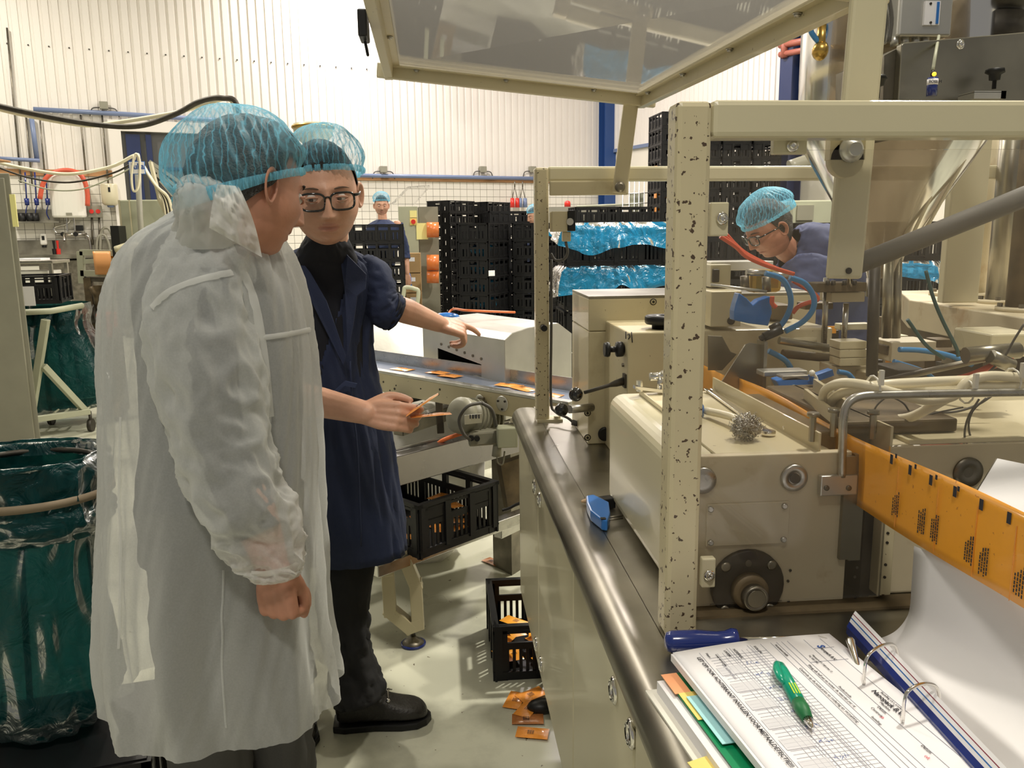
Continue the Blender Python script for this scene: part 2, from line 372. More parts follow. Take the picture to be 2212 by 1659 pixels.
def row_of(parent, b, mt, name, step, d, i0, i1):
    o = obj(name, b, mt, parent); base = o.location.copy(); first = True
    for i in range(i0, i1):
        if first: o.location = base+d*step*i; first = False
        else: c = o.copy(); COL.objects.link(c); c.location = base+d*step*i
row_of(wb, ribsheet(WP, WD, WN, 2.50, 6.9), walw, 'cladding_sheet', 1.056, WD, -4, 9)
row_of(wr, ribsheet(WC, WN, -WD, 3.05, 6.9, p=.12), walw, 'cladding_sheet', .96, WN, 0, 5)
b = B()
for i in range(-8, 34):
    c = WP+WD*(i*.264+.05)+WN*.02; b.cyl(c+V((0, 0, 4.25)), c+V((0, 0, 4.25))+WN*.01, .012, n=6)
obj('cladding_screw', b, iron, wb, kind='stuff')
# glazed tiles: singly where they show largest, joined beyond
TP = .132
def tileb(): return wallbox(WP, WD, WN, .003, TP-.003, .003, TP-.003, -.02, -.008)
cells = [(i, j) for i in range(-6, 5) for j in range(13)]+[(i, j) for i in range(35, 60) for j in range(6)]
t0 = obj('tile', tileb(), tilew, wb, bevel=0); bl = t0.location.copy()
for k, (i, j) in enumerate(cells[:299]):
    t = t0 if k == 0 else t0.copy()
    if k: COL.objects.link(t)
    t.location = bl+WD*(i*TP)+V((0, 0, 2.41-(j+1)*TP))
cs = set(cells[:299]); b = B()
for i in range(-14, 70):
    for j in range(18):
        if (i, j) in cs: continue
        c = WP+WD*((i+.5)*TP)+V((0, 0, 2.41-(j+.5)*TP))+WN*(-.014); b.obox(c, WD*(TP/2-.003), WN*.006, (0, 0, TP/2-.003))
obj('tile_field', b, tilew, wb, kind='stuff')
struct('trim_1', wallbox(WP, WD, WN, -9, .62, 2.41, 2.50, -.02, .03), wood)
struct('trim_2', wallbox(WP, WD, WN, 2.2, WL-.2, 2.41, 2.49, -.02, .03), wood)
# steel columns of the hall
def column(px0, wall, name, mt=None):
    P_ = (PW if wall else PR)(px0, 300, .16)
    b = B(); d = WD if wall else WN; n = WN if wall else -WD; c = V((P_.x, P_.y, 3.45))
    for s in (-1, 1): b.obox(c+n*.12*s, d*.12, n*.008, (0, 0, 3.44))
    b.obox(c, d*.006, n*.12, (0, 0, 3.44)); return struct(name, b, mt or bluep)
column(1312, True, 'trim_3'); column(1706, False, 'trim_4', bluedk)
struct('trim_5', wallbox(WC, WN, -WD, .1, 4.9, 2.99, 3.05, -.02, .04), pipeb)
# doorway with its steel frame, dark panel and blue posts
def wq(px, py, off=.06): return PW(px, py, off)
def sof(p): return (p-WP).dot(WD)
s0, s1 = sof(wq(262, 300)), sof(wq(452, 300)); zt = wq(262, 284).z
dr = struct('door_1', wallbox(WP, WD, WN, s0, s1, 0, zt, -.02, .05), dwall)
b = B()
for a, c, z0, z1 in ((s0-.17, s0, 0, zt+.16), (s1, s1+.17, 0, zt+.16), (s0, s1, zt, zt+.16)):
    b.join(wallbox(WP, WD, WN, a, c, z0, z1, -.02, .16))
obj('door_frame', b, walw, dr)
obj('door_leaf', wallbox(WP, WD, WN, s0+.06, s0+.26, 0, zt-.04, .05, .10), bluedk, dr, label='dark blue leaf pushed to the left')
obj('post', wallbox(WP, WD, WN, s0+.34, s0+.42, 0, zt-.04, .05, .12), bluedk, dr)
b = B(); b.join(wallbox(WP, WD, WN, s0+.42, s1, 2.52, 2.56, .05, .09)); obj('rail', b, bluedk, dr)
for i in range(4):
    b = B(); a = wq(322+8*i, 348+14*i, .12); c = wq(405, 405+18*i, .12); b.beam(a, c, .03, .05); obj('stair_bar', b, greyp, dr)
b = B(); b.join(wallbox(WP, WD, WN, s0+.02, s1+.1, 3.0, 3.1, .2, .3))
# pipes and conduits
def pipe(pts, r, m, name, label, cat='pipe', group=None, n=8, k=1):
    b = B(); b.sweep(spl(pts, k) if k > 1 else pts, r, n); return T(name, b, m, label, cat, group)
pipe([wq(72, 236, .08), wq(260, 246, .08), wq(600, 268, .08)], .035, pipeb, 'water_pipe', 'pale blue pipe running level across the cladding at upper left')
pipe([wq(68, 254, .08), wq(80, 345, .08)], .035, pipeb, 'water_pipe', 'short pale blue vertical pipe above the boiler')
pipe([wq(-20, 341, .12), wq(86, 347, .12)], .028, pipeb, 'water_pipe', 'pale blue pipe entering level from the left picture edge')
pipe([wq(770, 379, .09), wq(960, 382, .09), wq(1290, 388, .09)], .034, pipeb, 'water_pipe', 'pale blue pipe above the wooden board behind the crate stacks')
for i, (x, y0, y1, lb) in enumerate(((15, 60, 395, 'outermost dark conduit at left edge of the ribbed wall'), (56, 250, 400, 'dark vertical conduit left of the short blue pipe'), (86, 255, 395, 'dark vertical conduit right of the short blue pipe'), (174, 248, 372, 'dark vertical conduit above the right end of the boiler'), (220, 245, 396, 'grey vertical conduit down to the towel dispenser'))):
    pipe([wq(x, y0, .06), wq(x+(y1-y0)*.09, y1, .06)], .014, steeld, 'conduit', lb, 'conduit')
for x, lb in ((828, 'grey junction box on the pipe right of the blue coated man'), (1043, 'grey junction box on the pipe above the black crate stacks'), (1150, 'grey junction box on the pipe beside the far guard post'), (224, 'grey junction box above the long blue pipe at upper left')):
    y = 366 if x > 500 else 228
    c = wq(x, y, .08); b = B(); b.obox(c, WD*.06, WN*.05, (0, 0, .055)); t = T('junction_box', b, greyp, lb, 'electrical box', bevel=.006)
    b = B(); b.sweep(spl([c+WD*.05+V((0, 0, -.03)), c+WD*.16+V((0, 0, -.05)), c+WD*.2+V((0, 0, -.16))], 4), .01, 6); b.sweep(spl([c-WD*.05+V((0, 0, -.03)), c-WD*.16+V((0, 0, -.05)), c-WD*.2+V((0, 0, -.16))], 4), .01, 6); obj('cable', b, rubber, t)
for i, (x, m_, lb) in enumerate(((1112, redp, 'pair of red sockets hanging on a grey loop by the tiles'), (1129, pipeb, 'pair of blue sockets hanging on a grey loop by the tiles'))):
    a = wq(x, 392, .2); b = B(); t = thing('hanging_socket', lb, 'socket', wq(x, 450, .2)); z = wq(x, 428, .2)
    b.sweep([a, (a+z)/2+V((0, 0, .05))], .014, 6); b.sweep([(a+z)/2+V((0, 0, .05)), z-WD*.05], .008, 6); b.sweep([(a+z)/2+V((0, 0, .05)), z+WD*.05], .008, 6); obj('cable', b, steeld, t)
    for s in (-1, 1): b = B(); b.cyl(z+WD*.05*s, z+WD*.05*s-V((0, 0, .17)), .036, .045, 10); obj('socket', b, m_, t)
# sagging cables strung across the hall
def strung(pts, Y, r, m, lb, name='hanging_cable'): return pipe([PY(x, y, Y) for x, y in pts], r, m, name, lb, 'cable', k=8)
strung([(-60, 215), (60, 243), (200, 268), (300, 272), (380, 246), (430, 220), (480, 212), (515, 238), (520, 420)], 6.0, .018, iron, 'thick black cable sagging across upper left above the doorway')
strung([(-60, 222), (60, 250), (180, 270), (250, 265), (380, 243), (440, 226), (500, 218), (512, 300)], 6.05, .014, whiteh, 'cream cable sagging just beneath the thick black one')
strung([(-30, 345), (60, 365), (150, 376), (240, 360), (290, 336), (300, 345), (302, 420)], 6.5, .012, whiteh, 'cream cable sagging from the signpost towards the boiler')
strung([(-30, 352), (60, 383), (150, 394), (240, 375), (288, 352)], 6.6, .007, iron, 'thin black cable sagging below the cream one at the boiler')
strung([(40, 390), (110, 410), (180, 408), (250, 380), (288, 360)], 6.55, .005, greyg, 'thin grey wire sagging lowest in front of the boiler')
# ------------------------------------------------------------ washing corner on the left wall
t = thing('boiler', 'white rectangular water boiler with rounded front on the tiled wall', 'boiler', wq(148, 470, .15))
s0, s1, z0, z1 = sof(wq(107, 430, .3)), sof(wq(184, 430, .3)), wq(150, 470, .3).z, wq(150, 378, .3).z; b = B()
pr = []
for i in range(13):
    a = math.pi*i/12; pr.append(WP+WD*((s0+s1)/2-math.cos(a)*(s1-s0)/2)+WN*(.16+.16*math.sin(a)**.5))
pr = [WP+WD*s0+WN*.03]+pr+[WP+WD*s1+WN*.03]; b.prism([p+V((0, 0, z0)) for p in pr], (0, 0, z1-z0)); obj('body', b, white, t, bevel=.03)
b = B(); b.obox(WP+WD*((s0+s1)/2)+WN*.325+V((0, 0, z0+.05)), WD*.04, WN*.004, (0, 0, .02)); obj('badge', b, greyp, t)
b = B()
for s in (-.05, .05): c = WP+WD*((s0+s1)/2+s)+WN*.15; b.cyl(c+V((0, 0, z0)), c+V((0, 0, z0-.2)), .012, n=8)
obj('pipe', b, chrome, t)
pipe([wq(x, y, .36) for x, y in ((86, 430), (92, 400), (104, 380), (125, 370), (150, 368), (172, 376), (184, 395), (189, 420), (189, 445))], .035, redh, 'coiled_hose', 'orange red hose draped over the white boiler', 'hose', k=4)
t = thing('towel_dispenser', 'cream paper towel dispenser on the tiles beside the boiler', 'dispenser', wq(237, 448, .1)); c = wq(237, 422, .14); b = B()
b.lathe(c-V((0, 0, .15)), (0, 0, 1), [(.08, 0), (.115, .03), (.12, .12), (.12, .3), (.11, .32)], 18); obj('body', b, creamc, t); b = B(); b.obox(c+WN*.12+V((0, 0, .08)), WD*.015, WN*.004, (0, 0, .035)); obj('window', b, blackp, t)
b = B(); b.cyl(c-V((0, 0, .14)), c-V((0, 0, .18)), .06, .04); obj('outlet', b, pipeb, t)
t = thing('socket_box', 'grey wall socket box with two red switches under towel dispenser', 'socket', wq(205, 468, .1)); c = wq(205, 457, .08); b = B(); b.obox(c, WD*.1, WN*.06, (0, 0, .09)); obj('body', b, greyp, t, bevel=.008)
for s in (-.045, .045): b = B(); b.cyl(c+WD*s+WN*.05, c+WD*s+WN*.1, .032, n=12); obj('switch', b, redp, t)
b = B()
for s in (-.05, .05): b.sweep([c+WD*s-V((0, 0, .09)), c+WD*(s-.03)-V((0, 0, .5))], .016, 6)
obj('conduit', b, steeld, t)
t = thing('soap_dispenser', 'small white soap dispenser with black spout on the tiles', 'dispenser', wq(94, 530, .1)); c = wq(94, 517, .08); b = B(); b.obox(c, WD*.045, WN*.05, (0, 0, .085)); obj('body', b, white, t, bevel=.02); b = B(); b.obox(c+WN*.052+V((0, 0, .02)), WD*.018, WN*.003, (0, 0, .03)); b.cyl(c-V((0, 0, .085)), c-V((0, 0, .12)), .03); obj('spout', b, blackp, t)
t = thing('wall_shelf', 'steel wall shelf left of the boiler', 'shelf', wq(80, 484, .1)); c = wq(80, 480, .12); b = B(); b.obox(c, WD*.3, WN*.13, (0, 0, .012)); obj('board', b, steelm, t); b = B(); b.obox(c+V((0, 0, .1))-WN*.1, WD*.3, WN*.008, (0, 0, .09)); obj('backplate', b, steelm, t)
for x, lb in ((48, 'black mug at the left end of the wall shelf'), (66, 'black mug in the middle of the wall shelf'), (77, 'black mug at the right on the wall shelf')):
    c = wq(x, 478, .16); b = B(); b.lathe(c, (0, 0, 1), [(.045, 0), (.055, .03), (.05, .12), (.046, .12), (.045, .02)], 12); T('mug', b, blackp, lb, 'mug')
for x, lb in ((58, 'blue plug on its cable left above the wall shelf'), (79, 'blue plug on its cable right above the wall shelf'), (103, 'dark plug beside the left edge of the boiler')):
    c = wq(x, 436, .1); b = B(); b.cyl(c+V((0, 0, .05)), c-V((0, 0, .05)), .035, .03, 10); b.sweep([c+V((0, 0, .05)), wq(x-4, 372, .08)], .01, 6); b.sweep(spl([c-V((0, 0, .05)), c-V((0, 0, .16))-WD*.03, c-V((0, 0, .26))], 4), .007, 6); T('wall_plug', b, blued, lb, 'plug')
t = thing('water_tap', 'chrome wall tap with swivel spout below the boiler', 'tap', wq(140, 520, .1)); b = B(); c = wq(140, 506, .06)
b.cyl(c-WD*.12, c+WD*.3, .022, n=10); b.sweep(spl([c+WN*.02, c+WN*.2+V((0, 0, .0)), c+WN*.3-V((0, 0, .1))], 5), .016, 8); b.sweep(spl([c+WD*.28, c+WD*.33-V((0, 0, .1)), c+WD*.34-V((0, 0, .45))], 5), .018, 8); b.sweep(spl([c-WD*.1, c-WD*.13+V((0, 0, .1)), c+WD*.05+V((0, 0, .16)), c+WD*.1+V((0, 0, .28))], 5), .016, 8); obj('pipework', b, chrome, t)
b = B(); b.cyl(c-WD*.02+WN*.04, c-WD*.02+WN*.1, .035, n=10); b.cyl(c+WD*.15+WN*.04, c+WD*.15+WN*.1, .035, n=10); b.obox(c+WD*.2+V((0, 0, .09)), WD*.06, WN*.04, (0, 0, .04)); obj('handle', b, blackp, t)
for q, (x0, y0) in enumerate(((208, 520), (216, 505))):
    b = B(); b.sweep(spl([wq(x0, y0+40, .15), wq(x0+3, y0-5, .15), wq(x0+17, y0-12, .15), wq(x0+28, y0+10, .15), wq(x0+30, y0+40, .15)], 6), .02, 8); T('water_hose', b, greyp, ('grey hose looped on the tiles left of the cream cabinet', 'second grey hose loop higher on the tiles by the cream cabinet')[q], 'hose')
# steel counter with sinks
c = wq(115, 600, .35); t = thing('steel_counter', 'stainless counter with raised back under the tap', 'counter', (c.x, c.y, 0)); H = wq(150, 553, .35).z; b = B(); q = V((c.x, c.y, 0))
b.obox(q+V((0, 0, H)), WD*1.2, WN*.33, (0, 0, .03)); b.obox(q+V((0, 0, H+.12))-WN*.32, WD*1.2, WN*.01, (0, 0, .12)); obj('worktop', b, steelm, t); b = B(); b.obox(q+V((0, 0, H/2))-WN*.05, WD*1.15, WN*.25, (0, 0, H/2-.06)); obj('cabinet', b, steeld, t)
b = B(); b.obox(q+WD*(-.5)+V((0, 0, H-.35))+WN*.22, WD*.35, WN*.01, (0, 0, .22)); obj('drawer', b, white, t)
c = PY(70, 562, 8.6); t = thing('side_table', 'steel table with papers beside the grey cabinet', 'table', (c.x, c.y, 0)); q = V((c.x, c.y, 0)); b = B(); b.box(c.x-.25, c.x+.27, c.y-.2, c.y+.2, c.z-.03, c.z); obj('tabletop', b, steelm, t, bevel=.006)
for i in (-.22, .24):
    for j in (-.17, .17): b = B(); b.box(c.x+i-.015, c.x+i+.015, c.y+j-.015, c.y+j+.015, 0, c.z-.03); obj('leg', b, steelm, t)
b = B(); b.box(c.x-.2, c.x+.2, c.y-.15, c.y+.15, c.z-.42, c.z-.1); obj('drawer_unit', b, white, t, bevel=.01)
b = B(); b.box(c.x-.1, c.x+.14, c.y-.14, c.y+.06, c.z, c.z+.02); T('document_pile', b, paper, 'white papers lying open on the steel side table', 'papers')
for x, m_, lb in ((119, blackp, 'black brush standing on the counter by the tiles'), (127, redp, 'red handled brush standing on the counter by the tiles')):
    c = wq(x, 552, .3); b = B(); b.cyl(c, c+V((0, 0, .1)), .03, .035, 8); b.cyl(c+V((0, 0, .1)), c+V((0, 0, .22)), .012, .02, 8); T('brush', b, m_, lb, 'brush')
# film stand with orange film
t = thing('film_stand', 'grey roller stand carrying a length of pale orange film', 'machine', (PY(222, 640, 7.6).x, 7.6, 0)); Y = 7.6
def bar(x0, y0, x1, y1, w, name, Y0=None, m_=greyg, par=None):
    b = B(); b.beam(PY(x0, y0, Y0 or Y), PY(x1, y1, Y0 or Y), w, w); return obj(name, b, m_, par or t)
bar(174, 543, 178, 612, .05, 'upright'); bar(174, 545, 300, 548, .05, 'rail'); bar(176, 565, 300, 560, .04, 'rail'); bar(176, 590, 300, 592, .05, 'rail'); b = B(); _p = PY(190, 600, Y); b.box(_p.x-.03, _p.x+.03, Y-.03, Y+.03, 0, _p.z); obj('leg', b, brown, t); bar(186, 603, 300, 606, .04, 'rail', m_=steeld)
b = B(); pts = [PY(200, 543, Y-.06), PY(202, 585, Y-.08), PY(205, 596, Y-.05)]; b.grid(lambda u, v: PY(200+u*38+v*6, 543+v*50, Y-.06-.03*math.sin(v*3)), 6, 8); obj('film', b, mat('pale_orange_film', (.88, .42, .16), .4), t, solid=.003)
b = B(); b.grid(lambda u, v: PY(238+u*8+v*2, 550+v*42, Y-.0), 2, 2); obj('film_edge', b, orange, t, solid=.003)
b = B(); b.cyl(PY(200, 678, Y), PY(212, 678, Y), .09); b.cyl(PY(208, 640, Y), PY(212, 672, Y), .03); obj('wheel', b, iron, t)
b = B(); b.sweep(spl([PY(196, 620, Y-.1), PY(206, 640, Y-.1), PY(208, 660, Y)], 4), .02, 8); b.obox(PY(222, 628, Y), (.06, 0, 0), (0, .05, 0), (0, 0, .05)); b.obox(PY(216, 650, Y), (.03, 0, 0), (0, .04, 0), (0, 0, .06)); obj('gear', b, brown, t)
t = thing('pallet_truck', 'orange pump truck with grey handle behind the white gown', 'truck', (PY(232, 700, 7.0).x, 7.0, 0)); Y = 7.0
b = B(); b.obox(PY(232, 700, Y), (.06, 0, 0), (0, .08, 0), (0, 0, .10)); obj('body', b, redh, t, bevel=.02); b = B(); b.sweep(spl([PY(226, 680, Y), PY(224, 664, Y), PY(229, 655, Y), PY(236, 664, Y), PY(234, 684, Y)], 4), .012, 8); obj('handle', b, chrome, t)
b = B(); b.beam(PY(230, 620, Y), PY(240, 720, Y), .05, .05); obj('mast', b, greyp, t)
b = B(); p = PY(232, 720, Y); b.cyl((p.x, Y, 0.09), (p.x+.06, Y, .09), .09); b.box(p.x-.04, p.x+.1, Y-.05, Y+.05, .08, p.z+.05); obj('wheel', b, brown, t)
# cream machine cabinet and signpost
Y = 7.0; t = thing('packing_machine', 'cream machine cabinet with cable bundle behind the signpost', 'machine', (PY(335, 600, Y).x, Y, 0)); a = PY(258, 432, Y); c = PY(420, 430, Y)
b = B(); b.box(a.x, c.x, Y, Y+.6, .75, a.z); obj('cabinet', b, greyg, t, bevel=.01); b = B(); b.box(a.x-.02, a.x, Y+.02, Y+.5, .9, a.z); b.box(a.x+.07, a.x+.08, Y-.004, Y, .9, a.z); obj('door_edge', b, creamc, t); b = B(); b.box(a.x, c.x, Y-.15, Y+.55, .70, .75); b.box(a.x+.05, c.x-.05, Y, Y+.5, 0, .7); obj('base', b, steeld, t)
b = B(); b.beam(PY(325, 350, Y-.1), PY(345, 430, Y-.1), .05, .02); b.beam(PY(345, 430, Y-.1), PY(380, 500, Y-.1), .05, .03); obj('arm', b, creamc, t)
for i in range(5):
    b = B(); b.sweep(spl([PY(306, 352, Y-.1), PY(325+i*3, 385+i*4, Y-.12-.02*i), PY(352+i*3, 430, Y-.15), PY(362+i*4, 500, Y-.12)], 6), .012, 6); obj('cable', b, iron if i % 2 else whiteh, t)
b = B(); b.sweep(spl([PY(250, 540, Y-.3), PY(290, 530, Y-.3), PY(330, 545, Y-.3)], 5), .03, 8); obj('hose_coil', b, creamc, t)
b = B(); b.box(PY(244, 500, Y-.2).x, PY(262, 500, Y-.2).x, Y-.25, Y-.1, .8, PY(250, 488, Y-.2).z); T('control_screen', b, blackp, 'small black control box with lit blue dot beside the cream cabinet', 'control box')
Y = 5.9; t = thing('signpost', 'grey pole carrying a handwritten white card with a cream cable loop', 'sign', (PY(300, 600, Y).x, Y, 0)); b = B(); p = PY(297, 345, Y); b.sweep([PY(296, 350, Y), PY(308, 560, Y), V((PY(308, 560, Y).x, Y, 0))], .018, 10); obj('pole', b, greyp, t)
b = B(); a = PY(279, 350, Y-.05); c = PY(313, 375, Y-.05); b.box(a.x, c.x, Y-.056, Y-.05, c.z, a.z); cc = obj('card', b, paper, t)
b = B(); b.box(a.x-.004, c.x+.004, Y-.05, Y-.046, c.z-.004, a.z+.004); obj('card_edge', b, bluet, t)
text('Julia', .052, (a.x+.012, Y-.057, c.z+.028), (1, 0, .02), (.0, 0, 1), inkb, 'lettering', t, bold=.0015)
b = B(); b.sweep(spl([PY(290, 335, Y-.06), PY(284, 380, Y-.07), PY(288, 412, Y-.07), PY(299, 402, Y-.07), PY(302, 350, Y-.06), PY(294, 332, Y-.06), PY(290, 345, Y-.06)], 6), .008, 6); obj('cable_loop', b, whiteh, t)
b = B(); q_ = a.z; a = PY(-20, 350, 5.7); c = PY(18, 388, 5.7); b.box(a.x-.2, c.x-.04, 5.65, 5.85, q_, a.z+.02); T('wooden_block', b, wood, 'wooden block lying on top of the grey cabinet', 'block', bevel=.004)
# tall grey cabinet at left edge
Y = 5.6; a = PY(20, 374, Y); q = PZ(60, 905, 0); t = thing('switch_cabinet', 'tall grey cabinet at the left edge of the picture', 'cabinet', (a.x-.4, q.y, 0))
b = B(); b.prism([(a.x, Y, 0), (a.x-.32, Y+.6, 0), (a.x-1.2, Y+.6, 0), (a.x-.9, Y, 0)], (0, 0, a.z)); obj('body', b, greyp, t, bevel=.006); b = B(); b.box(a.x-.88, a.x-.03, Y-.015, Y, .06, a.z-.03); obj('door', b, greyp, t, bevel=.004)
for i, (x, y, h, m_, lb) in enumerate(((37, 455, 60, yellow, 'yellow note taped on the side of the tall grey cabinet'),)):
    b = B(); p = PY(28, 422, Y+.3); b.box(a.x-.002, a.x+.03, Y-.03, Y-.022, PY(40, 490, Y).z, PY(40, 420, Y).z); T('note', b, m_, lb, 'note')
# cream drum top seen over the blue coated man's hairnet
Y = 5.5; p = PY(676, 268, Y); t = thing('filling_column', 'cream round column head showing above the blue coated man', 'machine', (p.x, Y, 0)); b = B(); b.lathe((p.x, Y, 0), (0, 0, 1), [(.2, 0), (.2, .1), (.07, .14), (.07, p.z-.12), (.12, p.z-.07), (.125, p.z-.02), (.12, p.z)], 24); obj('column', b, creamc, t); b = B(); b.lathe((p.x, Y, p.z-.03), (0, 0, 1), [(.13, 0), (.135, .01), (.13, .02)], 24); obj('band', b, brass, t)
# ------------------------------------------------------------ crates
def crate_mesh(L=.6, W=.4, H=.2, fine=True, t=.012):
    b = B(); hx, hy = L/2, W/2
    b.box(-hx+.01, hx-.01, -hy+.01, hy-.01, .004, .012)
    for s in (-1, 1):
        for ax in (0, 1):
            hl, hw = (hx, hy) if ax == 0 else (hy, hx)
            def bb(u0, u1, o0, o1, z0, z1):
                o0, o1 = sorted((s*(hw-o0), s*(hw-o1)))
                if ax == 0: b.box(u0, u1, o0, o1, z0, z1)
                else: b.box(o0, o1, u0, u1, z0, z1)
            bb(-hl, hl, 0, .022, H-.014, H)          # rim
            bb(-hl, hl, .006, .012, H-.03, H-.02)
            bb(-hl+.008, hl-.008, .008, .016, 0, H*.13)   # foot band
            bb(-hl, hl, .004, .012, H*.13, H*.16)
            bb(-hl+.008, hl-.008, .008, .016, H*.56, H*.68)
            nw = 4 if ax == 0 else 3
            for i in range(nw+1):
                u = -hl+.02+(2*hl-.04)*i/nw; bb(u-.013, u+.013, 0, .014, H*.1, H-.01)
            for i in (-1, 1): bb(i*hl-(.05 if i > 0 else 0), i*hl+(.05 if i < 0 else 0), .006, .014, 0, H)
            ns = int((2*hl-.1)/(.022 if fine else .045))
            for i in range(ns+1):
                u = -hl+.05+(2*hl-.1)*i/ns; w_ = .0055 if fine else .015; bb(u-w_, u+w_, .009, .014, H*.12, H*.58)
            if ax == 1: bb(-hl+.05, -.05, .008, .014, H*.66, H-.012); bb(.05, hl-.05, .008, .014, H*.66, H-.012)
    return b
_c = {}
def crate(loc, rot, label, group=None, key='f', H=.2, name='crate', scale=None):
    if key not in _c:
        b = crate_mesh(H=H, fine=(key[0] == 'f')); o = T('crate', b, crateb, label, 'crate', group); o.name = name; _c[key] = o
    else:
        o = _c[key].copy(); COL.objects.link(o); o['label'] = label
    if group: o['group'] = group
    elif 'group' in o.keys(): del o['group']
    o.location = V(loc); o.rotation_euler = (0, 0, rot)
    if scale: o.scale = scale
    return o
ORD = ['topmost', 'second', 'third', 'fourth', 'fifth', 'sixth', 'seventh', 'eighth', 'ninth', 'tenth', 'eleventh', 'twelfth', 'thirteenth', 'fourteenth', 'fifteenth']
def stack(x, y, rot, n, where, H=.2, key='c', skip=0):
    out = []
    for i in range(n):
        k = n-1-i
        nm = 'topmost black crate' if k == 0 else ORD[k]+' black crate from the top'
        out.append(crate((x, y, i*H), rot, '%s of %s' % (nm, where), 'crates of '+where, key, H=H))
    return out
R_ = math.radians
p = PY(810, 490, 9.3); stack(p.x, 9.3+.25, R_(2), 8, 'the stack in front of the far worker', .2, 'c')
p = PY(1060, 487, 9.4); near_ = stack(p.x-.06, 9.8, R_(62), 8, 'the near stack behind the steel hood', .2, 'c')
p = PY(1150, 487, 9.4); stack(p.x+.12, 10.0, R_(62), 8, 'the stack touching the far guard post', .2, 'c')
p = PY(962, 430, 12.0); stack(p.x+.08, 12.2, R_(50), 12, 'the tall stack nearest the note cabinet', .162, 'd')
p = PY(1035, 430, 12.0); stack(p.x+.18, 12.85, R_(50), 12, 'the tall stack right behind the near one', .162, 'd')
p = PY(1098, 455, 11.5); stack(p.x, 11.8, R_(8), 11, 'the lower rear stack under the red sockets', .162, 'd')
p = PY(1290, 452, 10.6); stack(p.x, 10.8, R_(4), 9, 'the stack behind the blue liners, left', .2, 'c')
p = PY(1362, 450, 10.6); stack(p.x, 10.9, R_(4), 9, 'the stack behind the blue liners, right', .2, 'c')
for i, w_ in enumerate(('left column of the tallest crate wall', 'second column of the tallest crate wall', 'third column of the tallest crate wall', 'right column of the tallest crate wall')):
    p = PY(1455+i*66, 262-i*2, 11.3); stack(p.x, 11.5, R_(90+3), 15, 'the '+w_, .203, 'c')
# orange packs showing in the tall crates
for i, (x, y) in enumerate(((1432, 362), (1433, 422), (1434, 452))):
    b = B(); c = PY(x, y, 11.28); b.obox(c+V((.02, .14, 0)), (.1, 0, 0), (0, .05, 0), (0, 0, .03)); T('packet_bundle', b, orangef, ('upper', 'middle', 'lower')[i]+' orange packet bundle inside the tallest crate wall', 'packets')
b = B(); c = PY(1058, 590, 9.2); b.obox(c+V((.02, -.02, 0)), (.035, .012, 0), (0, .002, 0), (0, 0, .03)); lb_ = obj('label', b, paper, None); lb_.parent = near_[5]; lb_.matrix_parent_inverse = (Matrix.Translation(near_[5].location)@Matrix.Rotation(near_[5].rotation_euler.z, 4, 'Z')).inverted()
# blue bags in the near stack
for i, (x, y) in enumerate(((1062, 498), (1064, 535), (1075, 570), (1070, 605), (1068, 640))):
    c = PY(x, y, 9.75); b = B(); c = V((near_[0].location.x, near_[0].location.y, .2*(6-i)+.09)); b.ball(c+V((0, 0, .0)), (.16, .24, .075), 16); b.v = [q+noise.noise_vector(q*9)*.03 for q in b.v]
    T('blue_sack', b, bagb, 'blue plastic liner showing in the %s crate of the near stack' % ORD[i].replace('topmost', 'top'), 'bag', 'blue liners in the near stack')
# crates with blue liners, right of far guard post
def liner_edge(c, L, W, rot, drop, seed):
    """rim sheet folded over a crate: ring strip with waves"""
    b = B(); N = 130
    def f(u, v):
        a = 2*math.pi*u; cx, sy = math.cos(a), math.sin(a); k = 1/max(abs(cx)/(L/2), abs(sy)/(W/2)); q = V((cx*k, sy*k, 0))
        n1 = noise.noise(V((cx*2.2, sy*2.2, seed))); o = (.012+.05*v*(1+.8*n1)); z = .02-v*drop*(.75+.9*noise.noise(V((cx*1.3+7, sy*1.3, seed))))
        if v < .12: o = -.02; z = .02
        w_ = noise.noise(V((cx*8, sy*8, seed+v*2)))*.024*(.3+v)+abs(noise.noise(V((cx*15+v*3, sy*15, seed+v*5))))*.016
        q = q*(1+(o+w_)/max(.1, q.length)); q.z = z; return Matrix.Rotation(rot, 4, 'Z')@q+V(c)
    b.grid(f, N, 10, closed=True); return b
Yb = 6.0; cx = (PY(1215, 520, Yb).x+PY(1448, 520, Yb).x)/2
for j, (dx, wh) in enumerate(((0, 'leftmost'), (.84, 'second'), (1.7, 'third'), (2.55, 'fourth'), (3.4, 'rightmost'))):
    for i in range(5):
        crate((cx+dx, Yb+.22, i*.31), 0, '%s tall slatted crate of the %s lined stack' % ('topmost' if i == 4 else ORD[4-i]+' from the top', wh), 'lined crates, %s stack' % wh, 'fl', H=.30, scale=(1.28, 1.1, 1))
    for i in ((4, 3) if j == 0 else (3,) if j == 3 else ()):
        b = liner_edge((cx+dx, Yb+.22, (i+1)*.31-.01), .77, .45, 0, .26 if i == 4 else .22, j*3+i)
        T('bag_liner', b, bagb, 'blue plastic liner folded over the %s crate of the %s lined stack' % ('top' if i == 4 else 'lower', wh), 'bag')
